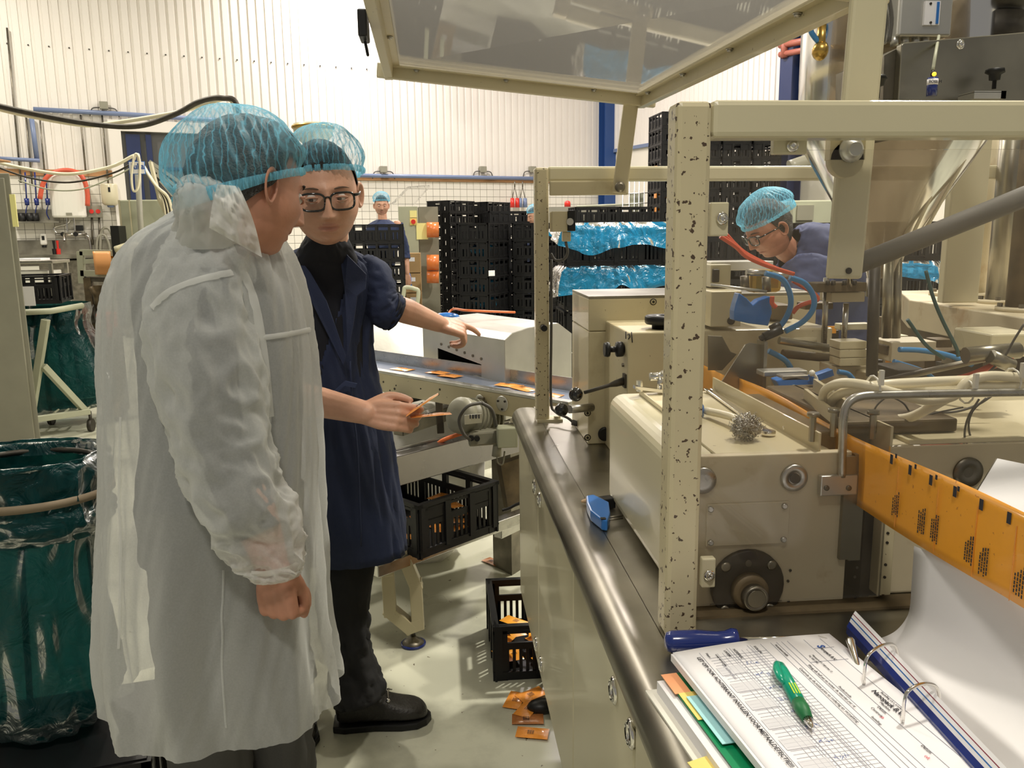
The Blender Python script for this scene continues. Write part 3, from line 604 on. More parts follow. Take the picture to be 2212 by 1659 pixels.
# rear machine with tilted clear lid, cartons, notes
Y = 11.2; t = thing('control_cabinet', 'grey control cabinet with emergency stop beside stacked cartons', 'machine', (PY(895, 600, Y).x, Y, 0))
a = PY(868, 446, Y); c = PY(940, 446, Y); b = B(); b.box(a.x-.05, PY(902, 446, Y).x, Y, Y+.7, 0, a.z); obj('cabinet', b, greyg, t, bevel=.006); b = B(); b.box(PY(903, 446, Y).x, PY(946, 446, Y).x, Y+.2, Y+.7, 0, a.z); obj('rear_box', b, greyp, t)
b = B(); p = PY(893, 479, Y); b.cyl((p.x, Y, p.z), (p.x, Y-.06, p.z), .03, n=14); obj('stop_button', b, redp, t); b = B(); b.box(p.x-.045, p.x+.045, Y-.012, Y, p.z-.045, p.z+.045); obj('button_plate', b, ytab, t)
b = B(); b.box(PY(885, 454, Y).x, PY(900, 454, Y).x, Y-.01, Y, PY(890, 470, Y).z, PY(890, 455, Y).z); obj('display', b, yellow, t)
b = B(); q = [PY(845, 440, Y), PY(880, 403, Y), PY(928, 400, Y), PY(893, 440, Y)]; b.prism(q, (0, .5, 0)); obj('clear_lid', b, pane, t)
for i, (y0, y1) in enumerate(((480, 513), (550, 585), (585, 612))):
    b = B(); b.cyl(PY(922, (y0+y1)/2, Y-.05), PY(948, (y0+y1)/2, Y-.05), (y1-y0)*.003, n=16); obj('film_roll', b, mat('amber_film_%d' % i, (.70, .20, .05), .3), t)
b = B(); a = PY(899, 482, Y-.02); c = PY(925, 517, Y-.02); b.box(a.x, c.x, Y-.025, Y-.02, c.z, a.z); T('note', b, yellow, 'pale yellow note on the grey control cabinet', 'note')
Y = 10.6
for i in range(5):
    p = PY(892, 600, Y); b = B(); b.box(p.x-.1, p.x+.1, Y, Y+.35, .01+i*.25, .25+i*.25); t = thing('carton', '%s brown carton of the stack beside the far worker' % ('top' if i == 4 else ORD[4-i]+' from the top'), 'box', (p.x, Y+.17, i*.25), 'cartons beside the far worker'); obj('body', b, carton, t)
    b = B(); b.box(p.x-.04, p.x+.03, Y-.003, Y, .15+i*.25, .2+i*.25); obj('label', b, paper, t)
t = thing('hand_trolley', 'small trolley with bent grey push bar beside the far worker', 'trolley', (PY(885, 690, 8.2).x, 8.2, 0)); Y = 8.2
b = B(); b.sweep(spl([PY(862, 700, Y), PY(872, 634, Y), PY(876, 621, Y), PY(896, 624, Y), PY(904, 634, Y), PY(896, 690, Y)], 5), .02, 8); obj('push_bar', b, greyg, t); p = PY(880, 700, Y); b = B(); b.box(p.x-.2, p.x+.15, Y-.1, Y+.5, .12, .16); obj('deck', b, greyp, t)
for s in (-.15, .1):
    for q in (0, .4): b = B(); b.cyl((p.x+s-.02, Y+q, .06), (p.x+s+.02, Y+q, .06), .06, n=14); obj('wheel', b, rubber, t)
def pallet(x, y, rot, label):
    t = thing('pallet', label, 'pallet', (x, y, 0)); M = Matrix.Rotation(rot, 4, 'Z'); M.translation = V((x, y, 0))
    for i in range(5): b = B(); b.box(-.6, .6, -.4+i*.17, -.28+i*.17, .12, .145); b.xf(M); obj('deck_board', b, mat('grey_pallet_plastic', (.45, .46, .42), .6) if 'grey_pallet_plastic' not in MATS else MATS['grey_pallet_plastic'], t)
    for i in range(3):
        for j in range(3): b = B(); b.box(-.6+i*.52, -.44+i*.52, -.4+j*.34, -.28+j*.34, 0, .12); b.xf(M); obj('block', b, MATS['grey_pallet_plastic'], t)
p = V((-.55, 11.0, 0))
for k in range(3): pass
pallet(p.x+.1, p.y, R_(10), 'grey plastic pallet on the floor before the control cabinet')
# cage, beacon machine and broom behind far post
Y = 12.4; t = thing('wire_cage', 'galvanised wire cage of a bulk container near the blue column', 'cage', (PY(1380, 560, Y).x, Y, 0))
for i, x in enumerate((1346, 1360, 1371, 1381, 1392, 1406, 1424)): b = B(); p = PY(x, 392, Y); b.sweep([(p.x, Y, .1), (p.x, Y, p.z+.1)], .009, 6); obj('upright_wire', b, alu, t)
for i, y in enumerate((382, 417, 439, 460, 480)): b = B(); b.sweep([PY(1346, y+2, Y), PY(1426, y-2, Y)], .009, 6); obj('cross_wire', b, alu, t)
b = B(); b.box(PY(1360, 420, Y).x, PY(1392, 420, Y).x, Y+.03, Y+.05, 1.0, PY(1380, 418, Y).z); obj('sheet', b, greyg, t)
Y = 13.2; t = thing('bench_machine', 'grey low machine with a red beacon against the tiles', 'machine', (PY(1230, 500, Y).x, Y, 0)); a = PY(1186, 447, Y); c = PY(1345, 447, Y); b = B(); b.box(a.x, c.x, Y, Y+.5, 0, a.z); obj('body', b, greyp, t); b = B(); p = PY(1228, 447, Y); b.lathe((p.x, Y+.1, p.z), (0, 0, 1), [(.05, 0), (.05, .06), (.04, .09), (.01, .1)], 14); obj('beacon', b, redp, t)
b = B(); b.sweep([PY(1245, 446, Y-.1), PY(1370, 441, Y-.1)], .02, 6); b.sweep([PY(1370, 441, Y-.1), PY(1370, 470, Y-.1)], .02, 6); obj('rail', b, greyg, t)
Y = PZ(1204, 652, .04).y; t = thing('broom', 'blue headed broom standing beside the far guard post', 'broom', (PY(1206, 650, Y).x, Y, 0)); b = B(); b.sweep([PY(1214, 530, Y), PY(1204, 645, Y)], .013, 8); obj('handle', b, pipeb, t); b = B(); b.beam(PY(1192, 652, Y), PY(1216, 650, Y), .06, .05); obj('head', b, bluet, t)
# machinery along the right wall, seen through the guard
Y = 6.6; t = thing('grey_machine', 'pale grey machine unit behind the bending worker', 'machine', (PY(1760, 600, Y).x, Y, 0)); a = PY(1712, 432, Y); c = PY(1800, 432, Y)
b = B(); b.box(a.x, c.x+.2, Y, Y+.5, 0, PY(1720, 560, Y).z); b.box(a.x+.05, c.x+.1, Y+.1, Y+.5, 0, a.z); obj('body', b, greyg, t, bevel=.01); b = B(); b.box(a.x+.08, a.x+.22, Y+.08, Y+.1, a.z-.16, a.z-.04); obj('panel', b, greyp, t)
b = B(); b.sweep(spl([PY(1705, 360, 9), PY(1760, 345, 9), PY(1830, 352, 9)], 5), .07, 10); b.sweep([PY(1705, 378, 9), PY(1850, 372, 9)], .05, 10); T('ventilation_duct', b, greyp, 'grey ducts crossing behind the tallest crate wall', 'duct')
b = B()
for y, r in ((118, .04), (98, .045)): b.sweep([PR(1685, y, .3), PR(1760, y-14, .3)], r, 8)
b.sweep([PR(1695, 78, .3), PR(1695, 125, .3)], .05, 8); T('red_pipework', b, mat('faded_red_pipe', (.38, .12, .08), .5), 'faded red pipes on the right wall by the dark column', 'pipe')
# lamps of the hall (above the frame)
for i, l in enumerate(LAMPS):
    b = B(); q = V(l[0]); b.lathe(q+V((0, 0, .02)), (0, 0, 1), [(l[2]/2+.06, -.03), (l[2]/2+.03, .06), (.1, .22), (.05, .3), (.02, .9)], 20); b.f.pop(-2); b.s.pop(-2); b.m.pop(-2)
    T('bay_lamp', b, greyp, ('lamp above the back wall', 'lamp above the packing machine', 'lamp over the left aisle', 'lamp over the crate stacks', 'lamp behind the viewer', 'lamp over the washing corner', 'lamp seen through the raised lid', 'lamp high above the guard cage')[i]+', round grey high bay', 'lamp')
    if i == 6:
        bl_ = bpy.data.objects.new('x', None); bpy.data.objects.remove(bl_); b = B(); b.ball(q-V((0, 0, .05)), .13, 18); obj('bulb', b, emis('lamp_glow', (1, .96, .88), 14), [o for o in COL.objects if o.name.startswith('bay_lamp')][-1])
# ------------------------------------------------------------ bench with stainless top
BT = .94
t = thing('machine_bench', 'long cream machine bench with rolled stainless top and round locks', 'bench', (1.0, 1.4, 0))
b = B(); Y0, Y1 = .25, 2.62; pr = [(1.95, BT), (.262, BT), (.245, BT-.004), (.232, BT-.014), (.226, BT-.03), (.229, BT-.047), (.243, BT-.060), (.262, BT-.064), (1.95, BT-.064)]
RB_ = .034; arc = [(.226+RB_-RB_*math.sin(a), BT+.003-RB_+RB_*math.cos(a)) for a in [math.radians(k*18) for k in range(0, 13)]]
arc = [(.300, BT), (.285, BT), (.272, BT+.0022)]+arc
vs = [V((x, Y0, z)) for x, z in arc]+[V((x, Y1-.02, z)) for x, z in arc]+[V((x+.018, Y1, z-.004)) for x, z in arc]; na = len(arc)
b.add(vs, [(k*na+i, k*na+i+1, (k+1)*na+i+1, (k+1)*na+i) for k in range(2) for i in range(na-1)], True); b.add(vs[2*na:], [list(range(na))])
b.box(.299, 1.95, Y0, Y1, BT-.06, BT); obj('worktop', b, steelm, t)
b = B(); b.box(.50, 1.9, Y0+.05, 2.2, .0, .32); obj('plinth', b, brown, t)
ys = [Y1-.01, 2.09, 1.51, 1.0, .5, Y0]
for i in range(5): b = B(); b.box(.248, .30, ys[i+1]+.002, ys[i]-.002, .31, BT-.062); obj('door_panel', b, creamc, t, bevel=.006)
b = B(); b.box(.302, 1.9, Y0, Y1-.02, .31, BT-.064); obj('carcass', b, creamc, t)
for y in (2.09, 1.07):
    for dy in (-.055, .055):
        for z in (.36, .82):
            b = B(); b.lathe((.249, y+dy, z), (-1, 0, 0), [(.021, 0), (.021, .004), (.015, .008), (.011, .005), (.009, .003)], 18); obj('lock', b, chrome, t)
# ------------------------------------------------------------ guard cage
t = thing('guard_cage', 'cream tubular guard cage with chipped posts around the machine', 'guard', (1.1, 1.7, BT))
zt = PY(1500, 215, 1.05).z; S_ = .046
def rail(p0, p1, name, m=chipped, wv=S_, hv=S_, bv=.007, lb=None, par=None): b = B(); b.beam(p0, p1, wv, hv); return obj(name, b, m, par or t, bevel=bv, label=lb)
rail((.325, 1.074, BT), (.325, 1.074, zt-.001), 'post', lb='chipped near post')
rail((.302, 2.42, BT), (.302, 2.42, zt+.02), 'post', wv=.04, hv=.04, lb='chipped far post')
rail((.3475, 1.074, zt-S_/2+.0005), (1.95, 1.074, zt-S_/2+.001), 'top_rail', creamc)
rail((1.93, 1.074, BT), (1.93, 1.074, zt-S_), 'post', creamc)
rail((1.93, 2.42, BT), (1.93, 2.42, zt-S_), 'post', creamc)
a = PY(1188, 376, 2.41); c = PY(1800, 384, 2.41); zr = a.z
rail((.32, 2.42, zr), (1.95, 2.42, zr-.004), 'top_rail', creamc, .03, .042)
rail((1.93, 1.1, zt-.05), (1.93, 2.40, zt-.05), 'top_rail', creamc)
b = B(); a = PY(1188, 391, 2.385); c = PY(1357, 421, 2.385); b.box(.322, c.x, 2.38, 2.395, c.z, a.z); obj('hinge_plate', b, cream, t, bevel=.004)
def bolt(c, n, r, m=chrome, par=None, nm='bolt', washer=True):
    c = V(c); n = V(n).normalized(); b = B()
    if washer: b.lathe(c, n, [(r*1.5, 0), (r*1.5, r*.2), (r*1.1, r*.25)], 18)
    b.lathe(c+n*r*.2, n, [(r, 0), (r, r*.5), (r*.75, r*.8), (r*.45, r*.8), (r*.4, r*.5)], 14); return obj(nm, b, m, par or t)
# front pane with cut-out for the film
zb = .955; zc = PY(1925, 964, 1.115).z; xc = PY(1920, 1000, 1.115).x
b = B(); b.prism([(.362, 1.113, zb), (xc, 1.113, zb), (xc, 1.113, zc), (1.9, 1.113, zc), (1.9, 1.113, zt-.055), (.362, 1.113, zt-.055)], (0, .005, 0)); obj('guard_pane', b, panef, t, label='dusty clear guard pane')
for x0, y0, x1, y1, bx, by in ((1672, 290, 1742, 333, 1712, 315), (1535, 437, 1572, 510, 1560, 472), (1517, 1207, 1544, 1268, 1532, 1243), (1888, 1322, 1912, 1352, 1903, 1340)):
    a = PY(x0, y0, 1.10); c = PY(x1, y1, 1.10); b = B(); b.box(a.x, c.x, 1.098, 1.112, c.z, a.z); obj('pane_clip', b, creamc, t, bevel=.002); bolt(PY(bx, by, 1.096), (0, -1, 0), .0055)
a = PY(1795, 292, 1.12); c = PY(1868, 345, 1.12); b = B(); b.box(a.x, c.x, 1.12, 1.135, c.z, a.z); b.cyl(((a.x+c.x)/2, 1.12, c.z), ((a.x+c.x)/2, 1.135, c.z), (c.x-a.x)/2.1); obj('hinge_plate', b, cream, t)
b = B(); q = PY(1837, 324, 1.118); b.lathe(q, (0, -1, 0), [(.017, 0), (.017, .004), (.013, .006), (.010, .012), (.009, .016)], 22); obj('pivot_bolt', b, alu, t)
b = B(); q = PY(1339, 404, 2.35); b.lathe(q, (0, -1, 0), [(.0145, 0), (.0145, .004), (.010, .006), (.008, .01), (.004, .008)], 22); obj('pivot_bolt', b, steeld, t)
b = B(); b.box(.283, .36, 2.39, 2.45, BT, BT+.008); b.cyl((.345, 2.405, BT+.008), (.345, 2.405, BT+.016), .011, n=6); obj('foot_plate', b, creamc, t)
b = B(); q = PY(1173, 707, 2.395); b.cyl(q, q-V((0, .03, 0)), .009); obj('rubber_stop', b, blackp, t)
b = B(); q = PY(1228, 476, 2.36); b.box(PY(1188, 476, 2.4).x, PY(1222, 476, 2.4).x, 2.36, 2.41, PY(1188, 501, 2.4).z, PY(1188, 457, 2.4).z); b.box(PY(1213, 476, 2.4).x, PY(1230, 476, 2.4).x, 2.37, 2.40, PY(1188, 522, 2.4).z, PY(1188, 501, 2.4).z); sw = obj('switch_box', b, cream, t, bevel=.003)
b = B(); b.box(PY(1222, 476, 2.4).x, PY(1238, 476, 2.4).x, 2.355, 2.41, PY(1188, 500, 2.4).z, PY(1188, 455, 2.4).z); obj('switch_head', b, blackp, sw, bevel=.003)
b = B(); q = PY(1231, 479, 2.355); b.cyl(q, q-V((0, .004, 0)), .010); obj('switch_dial', b, alu, sw)
b = B(); b.sweep(spl([PY(1222, 522, 2.38), PY(1226, 545, 2.38), PY(1218, 560, 2.38), PY(1200, 562, 2.39), PY(1190, 548, 2.4)], 6), .004, 8); obj('switch_cable', b, rubber, sw)
b = B(); b.sweep(spl([PY(1191, 560, 2.40), PY(1191, 700, 2.40), PY(1190, 860, 2.40), PY(1200, 890, 2.38), PY(1225, 902, 2.33), PY(1240, 914, 2.3)], 6), .004, 8); b.cyl(PY(1236, 912, 2.3), PY(1248, 916, 2.3), .008); obj('cable', b, rubber, t)
# ------------------------------------------------------------ raised lid on two arms
t = thing('raised_lid', 'raised cream framed clear lid tilted over the machine on two arms', 'lid', (.25, 1.75, 1.6))
A, Bq, Cq, D = V((-.125, 2.35, 1.925)), V((.59, 2.35, 1.852)), V((.615, 1.17, 1.825)), V((-.11, 1.17, 1.915))
nl = (Bq-A).cross(D-A).normalized(); nl = nl if nl.z > 0 else -nl
def lidbar(p, q, inn, nm='frame_bar'):
    b = B(); d = (q-p).normalized(); inn = V(inn); inn = (inn-d*inn.dot(d)).normalized(); e = d*.02
    b.obox((p+q)/2+inn*.011+nl*.0, (q-p)/2+e, inn*.011, nl*.018); b.obox((p+q)/2+inn*.028+nl*.012, (q-p)/2, inn*.012, nl*.003); obj(nm, b, cream, t, bevel=.002)
lidbar(A, Bq, (0, -1, 0)); lidbar(Bq, Cq, (-1, 0, 0)); lidbar(Cq, D, (0, 1, 0)); lidbar(D, A, (1, 0, 0))
b = B(); i_ = .018; b.prism([A+V((i_, -i_, .012)), Bq+V((-i_, -i_, .012)), Cq+V((-i_, i_, .012)), D+V((i_, i_, .012))], nl*.005); obj('clear_panel', b, panel_, t)
for p, q, n, inn in ((A, Bq, 3, V((0, -1, 0))), (Bq, Cq, 4, V((-1, 0, 0))), (D, A, 2, V((1, 0, 0)))):
    for i in range(n):
        c = p.lerp(q, (i+.35)/n)+inn*.028+nl*.008; bolt(c, -nl, .0052, steel)
b = B(); p = V((-.12, 1.75, 1.905)); b.box(p.x-.02, p.x-.002, p.y-.04, p.y+.03, p.z-.03, p.z+.02); b.cyl(p+V((-.01, 0, -.03)), p+V((-.005, 0, -.06)), .003); obj('latch', b, blackp, t, bevel=.004)
b = B(); p, q = PY(1339, 408, 2.362), PY(1363, 222, 2.362); d = (q-p).normalized(); b.beam(p-d*.012, q+d*.02, .042, .014, up=(0, 1, 0)); obj('lid_arm', b, cream, t, bevel=.004)
b = B(); p, q = PY(1822, 602, 1.155), PY(1880, -40, 1.155); b.beam(p, q, .051, .016, up=(0, 1, 0)); ar = obj('lid_arm', b, creamc, t, bevel=.005)
b = B(); c = PY(1833, 585, 1.146); b.cyl(c, c-V((0, .0015, 0)), .0045); obj('hole', b, blackp, ar)
# ------------------------------------------------------------ drive housing behind the near post
zT = PY(1650, 985, 1.14).z
t = thing('drive_housing', 'cream drive housing with rounded cover and flanged shaft on the bench', 'machine', (.48, 1.4, BT))
b = B(); b.box(.344, .602, 1.145, 1.66, BT, zT); o = obj('cover', b, creamc, t); md = o.modifiers.new('b', 'BEVEL'); md.width = .028; md.segments = 5
b = B(); b.box(.366, .602, 1.134, 1.15, BT+.002, zT+.004); fp = obj('front_plate', b, offw, t, bevel=.002)
b = B(); b.box(.40, .56, 1.15, 1.62, zT, zT+.004); b.box(.552, .556, 1.14, 1.62, zT, zT+.032); b.box(.40, .404, 1.3, 1.62, zT, zT+.01); obj('tray', b, cream, t, bevel=.001)
def disc(px, py, prof, m, Y=1.133, nm='disc', par=None, n=28): b = B(); q = PY(px, py, Y); b.lathe(q, (0, -1, 0), prof, n); return obj(nm, b, m, par or t)
disc(1715, 1032, [(.0205, 0), (.0205, .002), (.018, .004), (.0095, .004), (.009, -.004+.006)], steel, nm='plug'); disc(1715, 1032, [(.0075, .0), (.0075, .0052)], iron, nm='plug_bore')
disc(1518, 1038, [(.020, 0), (.020, .002), (.018, .004), (.009, .004)], steel, nm='plug')
fl = disc(1612, 1262, [(.056, 0), (.056, .006), (.054, .008), (.03, .009)], iron, nm='flange')
disc(1612, 1268, [(.028, .008), (.027, .02), (.020, .022)], brown, nm='hub', par=fl); disc(1615, 1273, [(.019, .02), (.019, .034), (.016, .036), (.0145, .033)], steeld, nm='shaft', par=fl); disc(1616, 1273, [(.0135, .03), (.0135, .0345)], steelm, nm='shaft_end', par=fl)
for dx, dy in ((-48, -42), (50, -46), (45, 46), (-50, 50)): disc(1612+dx, 1262+dy, [(.0075, .008), (.0075, .010), (.005, .011)], steelm, nm='flange_bolt', par=fl)
disc(1612, 1212, [(.005, .008), (.005, .010)], steeld, nm='flange_bolt', par=fl)
a = PY(1527, 1090, 1.132); c = PY(1701, 1172, 1.132); b = B(); b.box(a.x, c.x, 1.130, 1.134, c.z, a.z); obj('cover_plate', b, offw, t, bevel=.0008)
for x, y in ((1533, 1098), (1692, 1091), (1533, 1170), (1690, 1163)): disc(x, y, [(.0045, .004), (.0045, .006), (.003, .0075)], steel, nm='screw', n=12)
for x, y in ((1707, 1232), (1702, 1255), (1703, 1299), (1698, 1319), (1851, 1226), (1846, 1246), (1847, 1290), (1843, 1311)): disc(x, y, [(.0022, 0), (.0022, .001)], iron, nm='hole', n=10)
a = PY(1769, 1026, 1.13); c = PY(1846, 1066, 1.13); b = B(); b.box(a.x, c.x, 1.122, 1.134, c.z, a.z); bk = obj('tube_bracket', b, alu, t, bevel=.002)
for x in (1785, 1833): disc(x, 1054, [(.004, 0), (.004, .002), (.002, .002)], steeld, Y=1.122, nm='screw', par=bk, n=12)
b = B(); b.sweep(spl([PY(1818, 1030, 1.127), PY(1820, 960, 1.127), PY(1822, 905, 1.127), PY(1832, 872, 1.127), PY(1860, 856, 1.127), PY(1920, 853, 1.127), PY(2060, 850, 1.127), PY(2300, 846, 1.127)], 6), .0062, 12); obj('bent_tube', b, steel, bk)
b = B(); b.box(.604, .622, 1.13, 1.14, PY(1860, 1210, 1.13).z, zT); b.box(.588, .604, 1.126, 1.134, PY(1860, 1205, 1.13).z, zT-.002); obj('guide_strip', b, steelm, t)
# tools lying on the tray
def spanner(p, q, w, lb, nm='spanner'):
    p, q = V(p), V(q); d = (q-p).normalized(); b = B(); b.beam(p, q, w, .005); s = d.cross(V((0, 0, 1)))
    b.cyl(p-V((0, 0, .003)), p+V((0, 0, .004)), w*.95, n=14); b.obox(q+d*w*.5+s*w*.55, d*w*.8, s*w*.35, (0, 0, .003)); b.obox(q+d*w*.5-s*w*.55, d*w*.8, s*w*.35, (0, 0, .003)); return T(nm, b, chrome, lb, 'tool', bevel=.001)
zz = zT+.009
spanner(PZ(1660, 935, zz), PZ(1535, 845, zz), .012, 'chrome spanner on the housing tray under the wire brush'); spanner(PZ(1705, 925, zz), PZ(1560, 840, zz), .011, 'second chrome spanner nearer the tray lip')
t2 = thing('wire_brush', 'small brush with bent grey handle and curly steel wire tuft', 'brush', PZ(1590, 940, zT)); b = B(); b.sweep(spl([PZ(1527, 888, zz+.006), PZ(1560, 895, zz+.01), PZ(1590, 905, zz+.012), PZ(1608, 925, zz+.01)], 5), .007, 8); obj('handle', b, whiteh, t2)
b = B(); q = PZ(1520, 888, zz+.004); b.lathe(q, (-1, .2, 0), [(.010, 0), (.019, .006), (.019, .014), (.010, .02)], 14); obj('cap', b, bluet, t2)
b = B(); q = PZ(1612, 922, zz+.016); random.seed(3)
for i in range(1300):
    d = V((random.gauss(0, 1), random.gauss(0, 1), random.gauss(0, .7))).normalized(); a = q+d*random.uniform(.0, .022); e = a+V((random.gauss(0, 1), random.gauss(0, 1), random.gauss(0, 1))).normalized()*.008; b.sweep([a, (a+e)/2+d*.003, e], .0006, 3, caps=False)
obj('wire_tuft', b, steel, t2, kind='stuff')
# socket ratchet and wrench on the housing behind
t2 = thing('socket_ratchet', 'chrome socket ratchet leaning beside the black handwheel box', 'tool', PZ(1420, 842, zT+.02)); b = B(); p, q = PY(1404, 814, 1.62), PY(1440, 812, 1.62); b.cyl(p, q, .0085, n=14); b.cyl(PY(1426, 812, 1.615), PY(1426, 845, 1.615), .006); b.ball(PY(1434, 812, 1.62), .012, 12); obj('head', b, chrome, t2)
b = B(); b.beam(PY(1370, 836, 1.60), PY(1450, 846, 1.60), .02, .006); b.cyl(PY(1382, 845, 1.60), PY(1382, 822, 1.60), .007, n=8); T('box_wrench', b, chrome, 'flat chrome wrench with upright bolt beside the ratchet', 'tool')
# ------------------------------------------------------------ cream gearbox unit with levers
t = thing('gearbox_unit', 'tall cream gearbox unit with black handwheel, levers and ring screws', 'machine', (.66, 2.2, BT))
Yf = 2.12; zg = PY(1300, 645, Yf).z; zs = PY(1300, 715, Yf).z
b = B(); b.box(.387, 1.0, Yf, 2.385, BT, zs-.001); obj('lower_body', b, cream, t, bevel=.003)
b = B(); b.box(.387, 1.0, Yf, 2.385, zs, zg); obj('upper_body', b, cream, t, bevel=.003)
b = B(); b.box(.387, 1.0, Yf, 2.385, zg, zg+.006); obj('top_plate', b, steelm, t)
for x, y in ((1411, 652), (1269, 892), (1269, 945)):
    b = B(); q = PY(x, y, Yf); b.lathe(q, (0, -1, 0), [(.009, 0), (.009, .001), (.006, .001)], 20); obj('ring_screw', b, iron, t); b = B(); b.cyl(q-V((0, .001, 0)), q-V((0, .0022, 0)), .0062); obj('ring_screw', b, cream, t); b = B(); b.cyl(q-V((0, .002, 0)), q-V((0, .004, 0)), .0035); obj('ring_screw', b, iron, t)
Y2 = 1.86; a = PY(1366, 718, Y2); x2 = PY(1352, 712, Y2).x; b = B(); b.box(a.x-.01, .92, Y2, 2.12, BT, a.z); obj('side_box', b, cream, t, bevel=.004)
b = B(); q = PY(1428, 712, 1.92); b.lathe(q, (0, 0, 1), [(.022, 0), (.022, .012), (.036, .014), (.039, .018), (.039, .030), (.036, .034), (.014, .034), (.012, .030)], 30); obj('handwheel', b, blackp, t)
b = B(); q = PY(1356, 754, 1.9); dv = V((-1, 0, 0)); b.lathe(q, dv, [(.009, 0), (.009, .012), (.017, .012), (.018, .016), (.018, .026), (.016, .028), (.007, .030), (.007, .042), (.017, .044), (.018, .048), (.016, .056)], 24); obj('knob', b, blackp, t)
b = B(); q = PY(1354, 788, 1.9); b.cyl(q, q-V((.012, 0, 0)), .005, n=6); obj('nut', b, steeld, t)
b = B(); p, q = PY(1352, 822, 1.88), PY(1262, 848, 1.86); b.sweep([p, p.lerp(q, .25), p.lerp(q, .4), q], [.010, .008, .0045, .0042], 10); b.obox(p+V((.0, 0, .0)), (.006, 0, 0), (0, .012, 0), (0, 0, .016)); lv = obj('lever', b, iron, t); b = B(); b.ball(PY(1244, 852, 1.86), .0165, 24); obj('ball_knob', b, ballm, lv)
b = B(); q = PY(1257, 884, 2.08); p = PY(1230, 884, 2.05); b.cyl(q+V((.03, .02, 0)), p, .011); l2 = obj('lever', b, steel, t); b = B(); b.ball(PY(1213, 885, 2.03), .0175, 24); obj('ball_knob', b, ballm, l2)
b = B(); q = PY(1304, 934, Yf); b.lathe(q, (0, -1, 0), [(.010, 0), (.010, .01), (.018, .012), (.019, .02), (.016, .024)], 20); obj('knob', b, blackp, t)
b = B(); pts = [(1351, 728), (1353, 721), (1353, 735)]; 
for pl in ([(1352, 716), (1352, 732)], [(1355, 724), (1359, 721), (1361, 728), (1357, 733)], [(1364, 717), (1366, 740)]): b.sweep([PY(x, y, Y2-.002) for x, y in pl], .0012, 4)
obj('pen_mark', b, ink, t)
# ------------------------------------------------------------ orange film running out of the guard
t = thing('film_web', 'orange printed film web running out through the guard pane slot', 'film', (.61, 1.1, 1.07))
def wz(y, top):  # height of the web edges along its run
    return (PX(1920, 973, .61).z if top else PX(1912, 1128, .61).z)+(.004*math.sin(y*9) if top else .003*math.sin(y*7+1))
b = B(); b.grid(lambda u, v: V((.61+.0018*math.sin(v*3+u*14), .62+u*1.0, wz(u, 0)+(wz(u, 1)-wz(u, 0))*v)), 40, 8); obj('web', b, orange, t, solid=.0004)
for x, y in ((1927, 992), (1967, 1015), (2012, 1037), (2064, 1062), (2121, 1090), (2181, 1119)):
    q = PX(x, y, .608); b = B(); b.box(.6070, .6074, q.y-.0032, q.y+.0032, q.z-.0065, q.z+.0065); obj('register_mark', b, ink, t)
for x, y in ((1937, 985), (1979, 1008), (2024, 1031), (2072, 1056)):
    q = PX(x, y, .608); b = B(); b.box(.6070, .6074, q.y-.002, q.y+.002, q.z-.003, q.z+.003); obj('register_mark', b, ink, t)
random.seed(11)
for x, y in ((1934, 1092), (1990, 1128), (2018, 1145), (2092, 1192), (2124, 1214), (2200, 1262)):
    q = PX(x, y, .607); b = B()
    for l in range(4):
        z = q.z-.017+random.uniform(0, .006); yy = q.y+(l-1.5)*.0042
        while z < q.z+.019-.003*l:
            h = random.uniform(.0015, .005); b.box(.6068, .6071, yy-.0009, yy+.0009, z, z+h); z += h+.0011
    obj('fine_print', b, ink, t, kind='stuff')
for y0 in (1.02, .93, .855, .79): b = B(); b.box(.6072, .6074, y0, y0+.0012, 1.10, 1.185); obj('crease', b, orangef, t)
# film further back between guides
b = B(); b.grid(lambda u, v: V((.60+.0*u, 1.64+u*.25, 1.075+.12*v)), 6, 2); obj('web_rear', b, orange, t, solid=.0004)
# ------------------------------------------------------------ right hand housing
t = thing('sealing_housing', 'dusty cream sealing housing right of the orange film', 'machine', (1.0, 1.35, BT))
b = B(); b.box(.668, 1.5, 1.15, 1.62, BT, zT+.006); obj('body', b, offw, t, bevel=.004); b = B(); b.box(.70, 1.5, 1.152, 1.62, zT+.006, zT+.012); obj('top_sheet', b, cream, t); b = B(); b.box(.668, .672, 1.15, 1.6, zT, zT+.035); obj('lip', b, cream, t)
disc(2090, 1020, [(.0235, 0), (.0235, .003), (.012, .005), (.008, .002)], steeld, Y=1.149, nm='plug')
b = B(); b.box(.636, .668, 1.15, 1.2, BT, zT-.02); obj('gap_shade_block', b, iron, t); b = B(); b.box(.650, .672, 1.125, 1.15, BT+.01, 1.08); obj('bracket', b, cream, t, bevel=.002)  # iron block stands in for the shade in the gap beside the film
for z in (.98, 1.0, 1.035, 1.05): b = B(); b.cyl((.66, 1.125, z), (.66, 1.1235, z), .0022, n=8); obj('hole', b, iron, t)
b = B(); b.box(.345, 1.9, 1.10, 1.14, BT, BT+.004); b.v = [q for q in b.v]; T('dirty_sill', b, brown, 'dirt covered strip of bench along the foot of the pane', 'sill')
